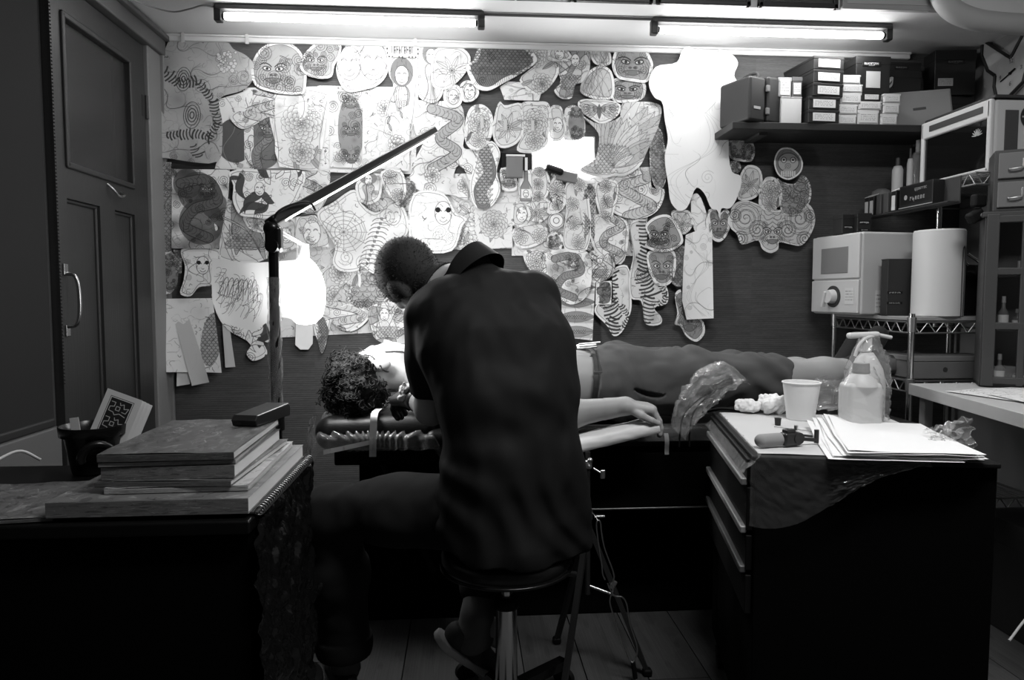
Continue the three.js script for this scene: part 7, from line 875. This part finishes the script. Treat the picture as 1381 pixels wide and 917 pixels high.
  for (let i = 0; i < 4; i++) for (const y of [0.06, 0.167]) { const q = part(d, 'drawer', rbox(0.105, 0.094, 0.014, 0.003, [0.065 + i * 0.113, y, -0.006]), mat(0.14, 0.5)); part(q, 'pull', [tube([[0.045 + i * 0.113, y - 0.012, 0.001], [0.047 + i * 0.113, y - 0.016, 0.014], [0.085 + i * 0.113, y - 0.012, 0.014], [0.087 + i * 0.113, y - 0.01, 0.001]], 0.0035, 24, 6), rbox(0.006, 0.03, 0.003, 0.001, [0.088 + i * 0.113, y + 0.008, 0.003])], M.steel, 'metal pull'); }
  const cl = thing('clip_camera', 'small black clamp device hanging beside the drawer unit', 'clamp', [1.985, 1.59, -2.56]); part(cl, 'clamp_body', [rbox(0.06, 0.045, 0.04, 0.012, [-0.01, -0.03, 0], [0, 0, 0.5]), rbox(0.05, 0.05, 0.035, 0.01, [0.0, 0.03, 0]), rod([0, 0, 0], [0.0, 0.04, 0], 0.012)], M.black); part(cl, 'lens', cyl(0.009, 0.009, 0.006, [0.005, -0.028, 0.021], [Math.PI / 2, 0, 0]), mat(0.3, 0.4));
  const ptx = canvas(512, 384, (c, w, h) => { const r = rng(41); c.fillStyle = gs(225); c.fillRect(0, 0, w, h); for (let i = 0; i < 160; i++) { c.strokeStyle = gs(30 + r() * 90, 0.6); c.lineWidth = 1 + r() * 3; c.beginPath(); const x = r() * w, y = r() * h; c.moveTo(x, y); c.bezierCurveTo(x + r() * 80 - 40, y + r() * 60 - 30, x + r() * 90 - 45, y + r() * 80 - 40, x + r() * 70 - 35, y + r() * 70 - 35); c.stroke(); } });
  const pm = new THREE.MeshStandardMaterial({ map: ptx, roughness: 0.85, side: THREE.DoubleSide });
  for (const [x, z, a, w, h, l] of [[1.95, -2.28, 0.25, 0.36, 0.28, 'inked drawing sheet spread on the white side table'], [2.0, -2.1, -0.1, 0.4, 0.3, 'second inked sheet overlapping on the white side table']]) { const o = single('drawing_sheet', sheet(10, 10, (u, v) => [(u - 0.5) * w, 0.002 + 0.006 * Math.max(0, noise(u * 3, v * 3, a * 9)), (0.5 - v) * h]), pm, l, 'drawing'); o.position.set(x, 0.906 + (a < 0 ? 0.004 : 0), z); o.rotation.y = a; }
  // under the table
  const ub = carton('dark storage box on the floor under the side table', 0.4, 0.42, 0.45, [2.2, 0.001, -2.3], 0, mat(0.02, 0.7), { name: 'storage_box' }, null); delete ub.userData.group;
  const cf = thing('film_heap', 'crumpled clear film lying on the dark storage box', 'film', [2.02, 0.425, -2.1]); part(cf, 'sheet', filmOver(26, 26, (u, v) => { const a = u * 6.283, p = v * 1.9; return [Math.cos(a) * 0.1 * Math.sin(p), 0.07 * Math.cos(p * 0.8), Math.sin(a) * 0.09 * Math.sin(p)]; }, 0.03, 24, 3), M.filmHazy);
  single('floor_cable', tube([[1.5, 0.3, -1.75], [1.6, 0.345, -1.8], [1.72, 0.37, -1.85], [1.9, 0.36, -1.9], [2.1, 0.25, -1.98]], 0.0035, 40), mat(0.5, 0.5), 'thin white cable strung behind the cart', 'cable');
  const pw = thing('power_adapter', 'black power adapter with a lead on the floor behind the cart', 'adapter', [1.5, 0, -2.05], 0.4); part(pw, 'brick', rbox(0.1, 0.06, 0.06, 0.012, [0, 0.03, 0]), M.black); part(pw, 'lead', tube([[0.05, 0.03, 0], [0.15, 0.02, 0.02], [0.3, 0.006, -0.05], [0.5, 0.006, -0.1]], 0.004, 30), M.black);
}

scene.traverse((o) => { if (o.isLight && o.shadow) o.castShadow = true; });
renderer.render(scene, camera);
